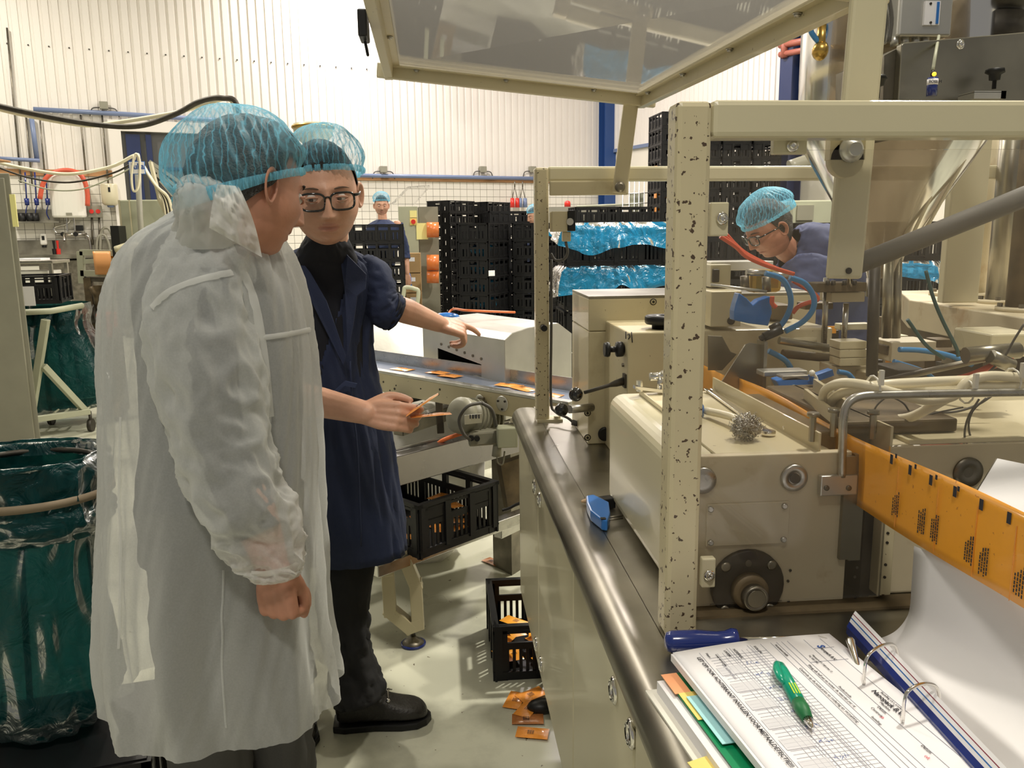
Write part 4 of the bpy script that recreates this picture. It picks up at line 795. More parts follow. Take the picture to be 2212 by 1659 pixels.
# sealing block with white hoses
t = thing('heater_block', 'dusty dark heater block between the two cream housings', 'machine', (.64, 1.35, 1.15)); b = B(); b.box(.565, .605, 1.19, 1.5, zT-.05, zT+.02); b.box(.615, .80, 1.19, 1.5, zT+.013, zT+.035); b.box(.62, .665, 1.2, 1.5, 1.1, zT+.02); obj('block', b, brown, t, bevel=.004)
for x, y in ((1755, 905), (1885, 900), (1800, 895)): b = B(); q = PZ(x, y+20, zT+.035); b.cyl(q-V((0, 0, .02)), q+V((0, 0, .02)), .005, n=6); b.cyl(q+V((0, 0, .018)), q+V((0, 0, .024)), .009, n=10); obj('screw', b, steelm, t)
def hose(pts, Y, r, m, lb, name='air_hose', k=7, grp=None, n=10):
    P = [PY(p[0], p[1], Y if len(p) < 3 else p[2]) for p in pts]; b = B(); b.sweep(spl(P, k), r, n); return T(name, b, m, lb, 'hose', grp)
hose([(1776, 880, 1.28), (1782, 845, 1.26), (1815, 828, 1.2), (1870, 832, 1.16), (1930, 848, 1.15), (2000, 865, 1.15), (2060, 855, 1.15), (2090, 825, 1.15), (2140, 812, 1.15), (2230, 818, 1.15)], 1.2, .0075, whiteh, 'thick white hose forming the upper curve of the bundle')
hose([(1792, 885, 1.28), (1800, 862, 1.26), (1830, 845, 1.2), (1900, 832, 1.165), (1990, 826, 1.165), (2080, 822, 1.165), (2150, 822, 1.165), (2230, 832, 1.165)], 1.2, .0075, whiteh, 'white hose running level behind the bent steel tube')
hose([(1905, 903, 1.3), (1960, 903, 1.2), (2010, 880, 1.16), (2065, 850, 1.155), (2105, 835, 1.155), (2160, 835, 1.155), (2230, 830, 1.155)], 1.2, .0075, whiteh, 'white hose rising from the heater block to the cable ties')
for i, (x, y) in enumerate(((1886, 838), (2086, 845), (2186, 822))):
    q = PY(x, y, 1.15); b = B(); b.sweep([q+V((0, math.cos(a)*.020, math.sin(a)*.018)) for a in [k*math.pi/6 for k in range(13)]], .0016, 5); b.box(q.x-.003, q.x+.003, q.y-.024, q.y-.018, q.z+.008, q.z+.03); T('cable_tie', b, white, ('leftmost', 'middle', 'rightmost')[i]+' white cable tie holding the white hoses', 'cable tie')
hose([(2000, 890), (2060, 890), (2110, 875), (2150, 850)], 1.25, .002, rubber, 'thin grey wire below the white hoses', 'wire', grp=None)
hose([(2115, 862), (2090, 905), (2085, 950), (2110, 975), (2160, 975), (2212, 950), (2230, 930)], 1.16, .0016, rubber, 'thin grey wire hanging in a wide loop before the round plug', 'wire')
hose([(2130, 860), (2100, 890), (2093, 930), (2115, 965), (2180, 968), (2230, 945)], 1.17, .0016, rubber, 'second thin grey wire hanging inside the wide loop', 'wire')
hose([(1880, 905), (1895, 875), (1920, 858), (1950, 870), (1965, 890)], 1.25, .0014, rubber, 'thin brown wires arching from the heater block', 'wire')
hose([(1930, 922), (1960, 915), (2010, 895), (2080, 880)], 1.22, .0014, rubber, 'thin grey wire crossing from block to bundle', 'wire')
# ------------------------------------------------------------ machinery inside the guard
t = thing('packing_mechanism', 'dusty packing mechanism of rods, clamps and blocks inside the guard', 'machine', (1.0, 1.9, BT))
b = B(); b.box(.62, 1.9, 1.66, 2.36, BT, 1.02); obj('bed', b, brown, t)  # brown box added to fill the lower background with darkness
def rod(x0, y0, x1, y1, Ya, r, m=steeld, nm='rod', Yb=None): b = B(); b.cyl(PY(x0, y0, Ya), PY(x1, y1, Yb or Ya), r); return obj(nm, b, m, t)
def blk(x0, y0, x1, y1, Ya, dp, m=brown, nm='block', bv=.002): a = PY(x0, y0, Ya); c = PY(x1, y1, Ya); b = B(); b.box(a.x, c.x, Ya, Ya+dp, c.z, a.z); return obj(nm, b, m, t, bevel=bv)
rod(1683, 735, 1822, 757, 1.75, .0085, steelm); rod(1690, 764, 1820, 776, 1.8, .010, brown); rod(1680, 800, 1810, 790, 1.95, .012, iron)
for i in range(3): blk(1815, 738+i*18, 1872, 754+i*18, 1.68, .05, cream, 'clamp_block')
blk(1806, 792, 1872, 850, 1.70, .08, offw, 'clamp_base'); blk(1870, 805, 1928, 850, 1.66, .08, cream, 'clamp_base')
rod(1785, 600, 1780, 745, 1.85, .0065, steel); rod(1828, 655, 1822, 745, 1.85, .0065, steel); rod(1836, 545, 1836, 620, 1.8, .006, chrome)
rod(1890, 560, 1883, 812, 1.55, .011, iron, 'column'); rod(1920, 545, 1915, 730, 1.9, .012, steelm, 'column'); rod(1938, 545, 1934, 730, 1.92, .012, steelm, 'column')
blk(1766, 612, 1872, 630, 1.8, .06, brown, 'cross_head'); blk(1796, 632, 1868, 652, 1.82, .06, offw, 'cross_head'); blk(1740, 655, 1800, 668, 1.9, .05, brown)
for x in (1788, 1800, 1824, 1846): rod(x, 606, x, 616, 1.79, .005, iron, 'bolt')
blk(1625, 583, 1690, 632, 1.75, .05, brass, 'valve_body', .01); rod(1608, 596, 1610, 626, 1.7, .009, steeld, 'fitting'); rod(1655, 598, 1656, 630, 1.7, .009, steeld, 'fitting'); rod(1612, 588, 1655, 590, 1.7, .0065, steel, 'fitting'); rod(1668, 592, 1706, 598, 1.7, .006, steel, 'fitting')
rod(1535, 615, 1656, 630, 1.66, .003, alu)
b = B(); b.prism([PY(x, y, 1.72) for x, y in ((1597, 633), (1614, 645), (1627, 659), (1640, 648), (1664, 640), (1668, 676), (1660, 704), (1618, 699), (1586, 692), (1586, 672), (1590, 655))], (0, .03, 0)); obj('blue_guide', b, bluet, t, bevel=.002, label='blue V-notched guide plate')
blk(1536, 572, 1578, 620, 1.95, .25, creamc, 'cover_box'); blk(1536, 566, 1670, 583, 2.0, .1, white, 'top_cover', .001); blk(1541, 582, 1554, 610, 1.94, .01, iron, 'socket'); blk(1537, 630, 1600, 705, 1.85, .2, cream, 'cover_box')
disc(1579, 693, [(.009, 0), (.009, .002), (.005, .002)], iron, Y=1.849, nm='ring')
b = B(); b.prism([PY(x, y, 1.62) for x, y in ((1552, 836), (1610, 745), (1622, 741), (1644, 744), (1642, 842))], (0, .004, 0)); b.box(PY(1643, 744, 1.62).x, PY(1650, 744, 1.62).x, 1.60, 1.64, PY(1643, 842, 1.62).z, PY(1643, 736, 1.62).z); obj('steel_plate', b, steelm, t)
b = B(); b.prism([PY(x, y, 1.7) for x, y in ((1530, 725), (1560, 727), (1578, 760), (1592, 765), (1560, 800), (1530, 800))], (0, .004, 0)); obj('steel_plate', b, steelm, t)
b = B(); b.prism([PZ(x, y, 1.22) for x, y in ((1530, 705), (1590, 706), (1640, 730), (1530, 736))], (0, 0, .004)); obj('top_sheet', b, steel, t)
blk(1650, 803, 1745, 812, 1.55, .04, alu, 'slide'); blk(1690, 812, 1748, 822, 1.5, .03, steel, 'slide')
b = B(); b.prism([PY(x, y, 1.5) for x, y in ((1676, 822), (1700, 815), (1720, 812), (1745, 820), (1757, 818), (1760, 845), (1740, 868), (1700, 866), (1688, 845))], (0, .03, 0)); obj('blue_clamp', b, bluet, t, bevel=.003, label='blue moulded clamp'); b = B(); b.beam(PY(1752, 818, 1.48), PY(1795, 803, 1.48), .02, .012); obj('blue_arm', b, bluet, t)
b = B(); b.ball(PY(1754, 806, 1.45), .006, 10); b.sweep(spl([PY(1754, 806, 1.45), PY(1762, 814, 1.45), PY(1766, 826, 1.45)], 4), .003, 6); obj('joint', b, white, t)
b = B(); b.beam(PZ(1740, 852, 1.215), PZ(1800, 900, 1.215), .006, .02); b.beam(PZ(1760, 830, 1.225), PZ(1830, 880, 1.225), .006, .02); obj('guide_rail', b, cream, t)
q = PY(1705, 714, 1.95); b = B(); b.lathe(q, (0, 0, 1), [(.085, -.022), (.095, -.02), (.095, -.006), (.07, 0), (.02, .001)], 30); obj('turntable', b, cream, t)
blk(1668, 660, 1712, 690, 2.0, .1, brown, 'bracket'); blk(1815, 700, 1882, 712, 1.95, .03, creamc, 'arm')
for x0, y0, x1, y1 in ((1757, 703, 1768, 712), (1778, 705, 1806, 720), (1765, 773, 1797, 800), (1925, 740, 1940, 765), (1915, 765, 1938, 795)): blk(x0, y0, x1, y1, 2.05, .004, orange, 'orange_film_piece', 0)
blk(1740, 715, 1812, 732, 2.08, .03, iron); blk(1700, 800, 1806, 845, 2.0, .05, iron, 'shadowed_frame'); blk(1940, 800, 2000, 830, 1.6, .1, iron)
blk(1928, 740, 2020, 780, 1.9, .1, offw, 'carriage'); blk(2000, 760, 2120, 830, 2.1, .1, brown, 'carriage')
# oblique rods at right
b = B(); b.cyl(PY(1900, 825, 1.5), PY(2140, 772, 1.35), .006); obj('rod', b, steeld, t); b = B(); b.cyl(PY(2085, 768, 1.32), PY(2200, 757, 1.32), .014); b.cyl(PY(2140, 770, 1.3), PY(2185, 790, 1.3), .012); obj('cylinder', b, steelm, t)
b = B(); b.sweep(spl([PY(2000, 826, 1.32), PY(2080, 816, 1.32), PY(2150, 788, 1.31), PY(2190, 780, 1.3)], 5), .006, 8); obj('red_tube', b, redh, t)
blk(2143, 722, 2240, 770, 1.5, .12, creamc, 'white_block', .004)
for i in range(46):  # clutter blocks, mostly dark, added to darken the interior
    random.seed(40+i); x = random.uniform(1650, 2110); y = random.uniform(722, 845); blk(x, y, x+random.uniform(12, 34), y+random.uniform(8, 20), random.uniform(1.9, 2.25), .05, random.choice((brown, iron, iron, brown, steeld, offw)), 'small_block')
hose([(1653, 590), (1688, 602), (1705, 630), (1708, 660), (1697, 688), (1684, 706)], 1.66, .0058, bluh, 'left blue air hose curving down from the brass valve')
hose([(1706, 599), (1738, 612), (1757, 640), (1756, 668), (1735, 694), (1696, 716)], 1.64, .0058, bluh, 'right blue air hose curving in a wide bow')
hose([(1713, 606), (1740, 622), (1762, 638), (1765, 648), (1745, 654), (1725, 662), (1712, 676)], 1.69, .0048, redh, 'red hose bent sharply behind the blue hoses')
for i, o_ in enumerate((0, 6, 12)): hose([(1568-o_, 506+o_*.4), (1590, 530+o_*.3), (1612, 548+o_*.5), (1650, 568+o_*.3), (1685, 583), (1715, 592)], 1.6-i*.01, .0042, redh, ('upper', 'middle', 'lower')[i]+' red hose of the bundle tied left inside the pane', grp='red hose bundle')
hose([(1668, 640), (1668, 655), (1676, 664)], 1.68, .0048, redh, 'short red hose stub under the brass valve')
b = B(); b.cyl(PY(1688, 712, 1.62), PY(1650, 728, 1.62), .009); b.cyl(PY(1684, 702, 1.63), PY(1666, 712, 1.63), .009); b.cyl(PY(1655, 725, 1.62), PY(1642, 732, 1.62), .006); T('hose_connector', b, blackp, 'black Y hose connector with red rings', 'connector')
hose([(1660, 758), (1680, 768), (1698, 780), (1708, 795)], 1.66, .006, bluh, 'short blue hose diving behind the steel plate')
hose([(1810, 803), (1832, 808), (1845, 825), (1848, 838)], 1.5, .005, bluh, 'blue hose leaving the blue clamp to the right')
hose([(1942, 755), (1990, 757), (2050, 768), (2100, 788)], 1.7, .006, bluh, 'long blue hose sloping right behind the oblique rod')
hose([(1930, 780), (1990, 800), (2020, 820)], 1.75, .005, bluh, 'blue hose passing below the long sloping hose')
hose([(2000, 585), (2015, 640), (2035, 690), (2065, 750), (2070, 770)], 1.5, .0035, mat('dark_green_hose', (.02, .07, .07), .5), 'thin dark green hose hanging in front of the cream table')
hose([(1960, 690), (2000, 745), (2040, 775)], 1.52, .0035, MATS['dark_green_hose'], 'second thin dark green hose left of the first')
hose([(2212, 700), (2190, 735), (2170, 770), (2140, 800), (2120, 812)], 1.3, .002, rubber, 'thin grey wire at the right edge above the white hoses', 'wire')
# cream rotary table with columns
t = thing('rotary_table', 'cream rotary table plate carrying steel and cream columns', 'machine', (1.9, 2.5, 1.0)); Zr = 1.27
b = B(); q = [PZ(x, y, Zr) for x, y in ((1940, 627), (2000, 622), (2330, 650), (2400, 760), (2212, 690), (1962, 645))]; q = [PZ(1942, 628, Zr), PZ(2330, 622, Zr), PZ(2420, 730, Zr), PZ(2212, 686, Zr), PZ(1965, 648, Zr)]; b.prism(q, (0, 0, -.09)); obj('plate', b, offw, t, bevel=.004)
for x, y, r, m_, lb in ((2080, 638, .066, offw, 'cream column'), (2156, 655, .036, steelm, 'steel column'), (2206, 672, .040, brown, 'brown column')):
    q = PZ(x, y, Zr); b = B(); b.cyl(q, V((q.x, q.y, 1.95)), r, n=28); obj('column', b, m_, t, label=lb); b = B(); b.cyl(q, q+V((0, 0, .012)), r*1.6, n=28); obj('base_flange', b, offw, t)
    for k in range(5): b = B(); a = k*1.256+.3; c = q+V((math.cos(a)*r*1.35, math.sin(a)*r*1.35, .012)); b.cyl(c, c+V((0, 0, .01)), .007, n=6); obj('flange_bolt', b, steeld, t)
b = B(); b.box(PZ(1960, 640, Zr).x+.02, 2.6, 2.0, 2.9, .94, Zr-.09); obj('frame', b, brown, t)
# hopper
q = PY(1925, 300, 1.95); t = thing('hopper', 'smoky tapered hopper funnel above the mechanism', 'hopper', (q.x, q.y, 1.2)); sc = 1.95*1.06/FPX
b = B(); zh = lambda y: PY(1925, y, 1.95).z
b.lathe((q.x, q.y, 0), (0, 0, 1), [(30*sc, zh(600)), (42*sc, zh(550)), (115*sc, zh(420)), (185*sc, zh(294)), (186*sc, zh(60)), (186*sc, zh(-80))], 36); b.f = b.f[:-2]; b.s = b.s[:-2]; b.m = b.m[:-2]; obj('funnel', b, hopm, t)
for x0, y0, x1, y1 in ((2108, 300, 1975, 540), (2070, 300, 1965, 520)): b = B(); b.sweep([PY(x0, y0, 1.80), PY(x1, y1, 1.86)], .004, 6); obj('fold', b, whiteh, t)
b = B(); b.cyl((q.x, q.y, zh(640)), (q.x, q.y, zh(600)), .035); obj('spout', b, steeld, t)
b = B(); b.sweep([PY(1850, 572, 1.32), PY(2230, 418, 1.26)], .0165, 16); T('suction_hose', b, rubber, 'thick dusty grey pipe crossing diagonally at the upper right', 'hose')
# cream flat stand seen behind the pane
b = B(); a = PY(2065, 300, 2.3); b.box(a.x, PY(2145, 300, 2.3).x, 2.3, 2.33, 1.28, 1.9); T('back_plate', b, creamc, 'tall cream plate standing behind the columns', 'plate', bevel=.004)
# ------------------------------------------------------------ drive head at top right
t = thing('drive_unit', 'grey steel drive head with gearbox, dark motor and knobs above the rail', 'machine', (1.6, 1.8, 1.5)); Y = 1.62
b = B(); b.prism([PY(x, y, Y) for x, y in ((1935, 300), (1948, 96), (1953, 92), (2300, 62), (2320, 300))], (0, .02, 0)); obj('steel_panel', b, steelm, t, bevel=.002)
b = B(); b.prism([PY(x, y, Y+.02) for x, y in ((1905, 300), (1910, 120), (1948, 100), (1935, 300))], (0, .2, 0)); obj('side_panel', b, steeld, t)
bolt(PY(2075, 96, Y), (0, -1, 0), .006)
a = PY(1950, -60, Y+.08); c = PY(2054, 78, Y+.08); b = B(); b.box(a.x, c.x, Y+.08, Y+.3, c.z, a.z); b.box(PY(1918, 0, Y+.08).x, a.x, Y+.12, Y+.3, PY(1918, 86, Y+.08).z, a.z); obj('gearbox', b, alu, t, bevel=.004)
a = PY(1997, 3, Y+.078); c = PY(2026, 55, Y+.078); b = B(); b.box(a.x, c.x, Y+.074, Y+.08, c.z, a.z); npl = obj('name_plate', b, paper, t); b = B(); b.box(c.x-.008, c.x-.003, Y+.072, Y+.0745, c.z+.002, a.z-.002); obj('blue_stripe', b, bluet, npl)
for k, y in enumerate((8, 49)): b = B(); q = PY(2010, y, Y+.074); b.cyl(q, q-V((0, .002, 0)), .0025, n=8); obj('rivet', b, iron, npl)
q = PY(2132, 60, Y+.22); sc = (Y+.22)*1.1/FPX; b = B(); zq = lambda y: PY(2132, y, Y+.22).z
b.lathe((q.x, q.y, 0), (0, 0, 1), [(72*sc, zq(110)), (72*sc, zq(40)), (62*sc, zq(38)), (62*sc, zq(30)), (78*sc, zq(22)), (80*sc, zq(8)), (74*sc, zq(4)), (66*sc, zq(2)), (66*sc, zq(-60))], 36); obj('motor', b, iron, t)
for x in (1932, 1955, 1978, 1998): b = B(); b.cyl(PY(x, 78, Y+.1), PY(x, 100, Y+.1), .008); obj('screw_pin', b, alu, t)
b = B(); b.cyl(PY(2012, 208, Y-.06), PY(2015, 168, Y-.06), .0095); sn = obj('sensor', b, blued, t, label='blue proximity sensor'); b = B(); b.cyl(PY(2014, 184, Y-.06), PY(2015, 171, Y-.06), .0098); obj('sensor_label', b, paper, sn); b = B(); b.cyl(PY(2014, 165, Y-.06), PY(2014.5, 152, Y-.06), .0035); obj('sensor_stem', b, iron, sn)
b = B(); b.ball(PY(2018, 160, Y-.065), .004, 10); obj('indicator', b, emis('amber_lamp', (1, .45, .03), 3), sn); text('BOSS M', .0075, PY(2006, 179, Y-.071), (1, 0, 0), (0, 0, 1), ink, 'lettering', sn)
b = B(); b.sweep(spl([PY(2015, 152, Y-.06), PY(2022, 110, Y-.04), PY(2028, 78, Y+.05)], 6), .003, 8); obj('sensor_cable', b, greyg, sn)
b = B(); q = PY(2147, 192, Y-.05); b.lathe(q, (0, 0, 1), [(.004, 0), (.004, .015), (.010, .016), (.011, .026), (.018, .030), (.017, .036), (.006, .038)], 7); obj('star_knob', b, blackp, t)
b = B(); a = PY(2098, 198, Y-.06); c = PY(2165, 215, Y-.06); b.box(a.x, c.x, Y-.07, Y-.02, c.z, c.z+.012); b.box(a.x, c.x, Y-.07, Y-.02, a.z-.003, a.z); b.box(c.x-.01, c.x, Y-.07, Y-.02, c.z, a.z); obj('aluminium_bracket', b, alu, t)
b = B(); q = PY(1896, 200, 1.5); b.lathe(q, (0, 0, 1), [(.004, -.01), (.004, .01), (.010, .012), (.012, .022), (.016, .024), (.012, .030)], 7); obj('star_knob', b, blackp, t)
for x in (1905, 1918): b = B(); b.sweep(spl([PY(x, -20, 1.55), PY(x+8, 40, 1.55), PY(x+2, 90, 1.55)], 4), .004, 6); obj('cable', b, rubber, t)
b = B(); p = PY(1775, 110, 1.9); b.cyl(p, p+V((.07, 0, -.005)), .016); b.cyl(p+V((.0, 0, -.01)), p+V((.0, 0, .06)), .012); b.ball(p+V((0, 0, .0)), .022, 12); b.cyl(p+V((.01, 0, .05)), p+V((-.03, 0, .09)), .01); T('air_valve', b, brass, 'brass and black air valve at the upper hopper edge', 'valve')
hose([(1768, 90), (1758, 78), (1752, 66), (1756, 50)], 1.9, .006, bluh, 'short blue hose above the brass air valve')
# ------------------------------------------------------------ sachet makers
def sachet_b(L=.085, W=.045, th=.004, wob=0, seed=0):
    b = B(); n = 8
    def top(u, v): x, y = (u-.5)*L, (v-.5)*W; k = max(0, 1-abs(2*u-1)**4)*max(0, 1-abs(2*v-1)**4); return V((x, y, th*k*(.7+.5*noise.noise(V((x*60, y*60, seed))))+wob*math.sin(u*3+seed)))
    def bot(u, v): p = top(1-u, v); p.z = -p.z*.3+wob*math.sin((1-u)*3+seed)*1.3; return p
    b.grid(top, n, 5); b.grid(bot, n, 5); return b
def sachet(c, ang, mt, label, group=None, L=.085, W=.045, tilt=None, parent=None, printed=True, th=.004, wob=.0):
    M = Matrix.Rotation(ang, 4, 'Z')
    if tilt: M = tilt
    M = M.copy(); M.translation = V(c); b = sachet_b(L, W, th, wob, seed=c[0]*31+c[1]*17).xf(M)
    t = thing('sachet', label, 'sachet', V(c), group) if not parent else parent
    obj('pouch', b, mt, t)
    if printed:
        b = B()
        for k in range(4):
            for q in range(3): b.obox(M@V((-.012+q*.007, .004-k*.005, th*1.25)), M.to_3x3()@V((.0028, 0, 0)), M.to_3x3()@V((0, .0009, 0)), M.to_3x3()@V((0, 0, .0002)))
        obj('fine_print', b, ink, t, kind='stuff')
    return t
# ------------------------------------------------------------ outfeed conveyor
ZB = .955; E0, E1 = PZ(760, 790, ZB), PZ(1228, 868, ZB); du = (E1-E0).normalized(); dn = V((-du.y, du.x, 0)); dn = dn if dn.y > 0 else -dn
LN = (E1-E0).length; UZ = V((0, 0, 1))
t = thing('outfeed_conveyor', 'cream sided outfeed conveyor with grey belt carrying orange sachets', 'conveyor', ((E0.x+E1.x)/2, (E0.y+E1.y)/2, .8))
def cb(s0, s1, n0, n1, z0, z1, nm, m_, bv=0, par=None):
    b = B(); b.obox(E0+du*(s0+s1)/2+dn*(n0+n1)/2+UZ*((z0+z1)/2), du*(s1-s0)/2, dn*(n1-n0)/2, UZ*(z1-z0)/2); return obj(nm, b, m_, par or t, bevel=bv)
cb(-.5, LN, .0, .012, -.088, -.012, 'side_panel', cream, .002); cb(-.5, LN, -.001, .035, -.012, -.001, 'front_flange', steel, .002)
cb(-.5, LN, .03, .20, -.018, -.012, 'belt', mat('grey_conveyor_belt', (.22, .26, .36), .25, coat=.3)); cb(-.5, LN, .20, .206, -.02, .035, 'back_guide', steel, .001); cb(-.5, LN, .19, .205, -.08, -.02, 'side_panel', cream)
cb(-.5, LN, .012, .19, -.06, -.03, 'bed', steeld)
for s, z, r in ((.13, -.045, .004), (.17, -.075, .003), (.21, -.05, .003), (.36, -.045, .003), (.47, -.035, .0045), (.46, -.055, .0045), (.20, -.065, .005)):
    b = B(); q = E0+du*(s+.08)+UZ*z; b.cyl(q, q-dn*.0015, r, n=12); obj('hole', b, iron, t)
sR = (PZ(1072, 895, ZB-.09)-E0).dot(du)
def cdisc(px, py, r, m_, nm, dep=.004, par=None):
    d = ray(px, py); k = (E0-CAM).dot(dn)/d.dot(dn); q = CAM+d*k; b = B(); b.lathe(q, -dn, [(r, -.002), (r, dep), (r*.9, dep+.001)], 22); o = obj(nm, b, m_, par or t); return q, o
q, o = cdisc(1044, 868, .0, alu, 'x') if False else (None, None)
q1, rd = cdisc(1086, 872, .028, alu, 'roller_cap')
for a_ in (0, 2.1, 4.2): c = q1-dn*.006+(du*math.cos(a_+.6)+UZ*math.sin(a_+.6))*.019; b = B(); b.cyl(c, c-dn*.002, .004, n=10); obj('cap_screw', b, iron, rd)
q2, rd = cdisc(1038, 865, .022, alu, 'tension_plate'); b = B(); b.obox(q2+du*.012-dn*.008, du*.012, dn*.006, UZ*.014); b.cyl(q2-dn*.008-du*.03, q2-dn*.008+du*.035, .004, n=8); obj('tension_screw', b, steeld, rd)
# sachets on the belt
for i, (px, py, a_, lb) in enumerate(((945, 805, .0, 'flat orange sachet further up the belt by the hood opening'), (972, 812, .05, 'orange sachet pair partner lying mid belt'), (1100, 832, .3, 'crumpled orange sachet on the belt left of the far post'), (1132, 839, -.1, 'orange sachet overlapping it just left of the far post'), (1185, 852, .2, 'orange sachet on the belt right of the far post'), (870, 797, .1, 'orange sachet on the belt nearest the blue coat'))):
    c = PZ(px, py, ZB-.008); ang = math.atan2(du.y, du.x)+a_; sachet((c.x, c.y, c.z), ang, orangef, lb, L=.1, W=.055, th=.006, wob=.002)
# motor and lower frame
t = thing('drive_motor', 'grey finned gear motor with nameplate hanging under the conveyor', 'motor', PY(1020, 950, 2.85)); Y = 2.85
b = B(); c = PY(1000, 898, Y); e = PY(1062, 910, Y+.1); b.cyl(c, e, .062, n=26); b.lathe(c, c-e, [(.066, -.004), (.064, .02), (.05, .034), (.02, .036)], 26); obj('housing', b, greyp, t)
for k in range(6): b = B(); q = c.lerp(e, .25+k*.13); b.lathe(q, e-c, [(.070, -.002), (.070, .002)], 24); obj('fin', b, greyp, t)
b = B(); q = PY(1022, 905, Y-.062); b.obox(q, (.03, .01, 0), (0, .003, 0), (0, 0, .016)); obj('nameplate', b, alu, t); b = B(); q = PY(1022, 900, Y-.067)
for k in range(5): b.obox(q+V((-.02+k*.01, -.001, 0)), (.0025, .0008, 0), (0, .0005, 0), (0, 0, .007))
obj('lettering', b, ink, t, kind='stuff')
b = B(); a = PY(1005, 925, Y-.02); b.obox(PY(1045, 942, Y-.01), (.055, .01, 0), (0, .04, 0), (0, 0, .026)); obj('terminal_box', b, greyp, t, bevel=.008)
for x, y in ((1030, 945), (1018, 944)): b = B(); q = PY(x, y, Y-.05); b.cyl(q, q-V((0, .02, 0)), .010, n=8); obj('gland', b, blackp, t)
b = B(); b.sweep(spl([PY(1040, 870, Y-.1), PY(1010, 878, Y-.12), PY(992, 905, Y-.11), PY(1000, 935, Y-.1), PY(1015, 950, Y-.07)], 6), .006, 8); b2 = spl([PY(1040, 870, Y-.1), PY(1062, 885, Y-.1), PY(1072, 920, Y-.06)], 6); obj('cable', b, rubber, t); b = B(); b.sweep(b2, .006, 8); obj('cable', b, rubber, t)
b = B(); a = PY(1074, 922, 2.75); b.obox(PY(1095, 942, 2.78), (.035, 0, 0), (0, .03, 0), (0, 0, .035)); obj('plug_block', b, greyg, t, bevel=.004); b = B(); b.sweep([PY(1074, 962, 2.78), PY(1073, 985, 2.78)], [.015, .018], 10); b.sweep(spl([PY(1073, 985, 2.78), PY(1076, 1000, 2.78), PY(1086, 1002, 2.78), PY(1090, 975, 2.8)], 5), .003, 6); obj('cable_gland', b, greyp, t)
b = B(); b.sweep(spl([PY(1035, 925, 3.0), PY(985, 940, 3.0), PY(955, 952, 3.0), PY(940, 965, 3.02)], 5), .008, 8); T('orange_cable', b, orh, 'orange cable bending under the conveyor motor', 'cable')
# support frame under the conveyor
t = thing('conveyor_frame', 'low steel frame with levelling foot carrying a black crate', 'frame', (.0, 3.0, 0)); Z1 = .345
uf = V((.753, .658, 0)); 
def fb(p, q, w, h, nm, m_, bv=.003, par=None): b = B(); b.beam(p, q, w, h); return obj(nm, b, m_, par or t, bevel=bv)
p = PZ(880, 1205, Z1); fb(p-uf*.15, p+uf*1.3, .05, .045, 'lower_beam', steel); p2 = p+V((-.45, .5, 0)); fb(p2, p2+uf*1.5, .05, .045, 'lower_beam', steel)
p = PZ(868, 1010, .68); fb(p-uf*.1, p+uf*.60, .06, .11, 'channel', mat('violet_steel', (.30, .285, .29), .3, 1, var=.1)); fb(p-uf*.1+UZ*.055+V((-.03, .03, 0)), p+uf*.6+UZ*.055+V((-.03, .03, 0)), .012, .014, 'channel_lip', steel)
p3 = PZ(868, 925, .80); fb(PY(860, 925, 3.25), PY(1000, 880, 3.6), .05, .06, 'dark_beam', steeld); fb(PY(948, 865, 3.3), PY(952, 935, 3.3), .03, .03, 'strut', steeld); fb(PY(830, 870, 3.2), PY(910, 850, 3.5), .03, .05, 'dark_beam', blackp)
F0 = PZ(893, 1392, 0); b = B(); b.lathe(F0, (0, 0, 1), [(.042, 0), (.044, .006), (.03, .018), (.014, .026), (.011, .034)], 24); obj('foot', b, steeld, t, label='levelling foot with blue pad'); b = B(); b.lathe(F0, (0, 0, 1), [(.046, .0), (.047, .007), (.044, .009)], 24); obj('foot_pad', b, blued, t)
b = B(); b.cyl(F0+UZ*.03, F0+UZ*.1, .009, n=12); obj('threaded_rod', b, steel, t)
q = lambda x, y, Y=2.86: PY(x, y, Y)
outer = [q(830, 1195), q(868, 1190), q(898, 1262), q(903, 1345), q(884, 1352), q(843, 1318), q(838, 1240)]
b = B(); th = V((.03, .05, 0)); 
for i in range(len(outer)-1):
    d_ = (outer[i+1]-outer[i]).normalized()*.018; b.beam(outer[i]-d_, outer[i+1]+d_, .045, .05+.0007*i, up=(0, 1, 0))
b.beam(outer[6], outer[0], .045, .0553, up=(0, 1, 0)); obj('leg_frame', b, cream, t, bevel=.003)
b = B(); b.beam(PY(1085, 1050, 3.3), PY(1140, 1030, 3.35), .04, .2); obj('back_plate', b, brown, t); fb(PZ(1075, 1150, .3), PZ(1160, 1110, .3), .04, .05, 'lower_beam', steel)
b = B(); b.obox(PY(862, 1012, 2.86), uf*.01, (0, .004, 0), (0, 0, .022)); q_ = PY(860, 1010, 2.85)
hose([(1085, 1103), (1100, 1098), (1120, 1088), (1150, 1080)], 3.1, .006, blackp, 'thin black cable behind the crate under the conveyor', 'cable')
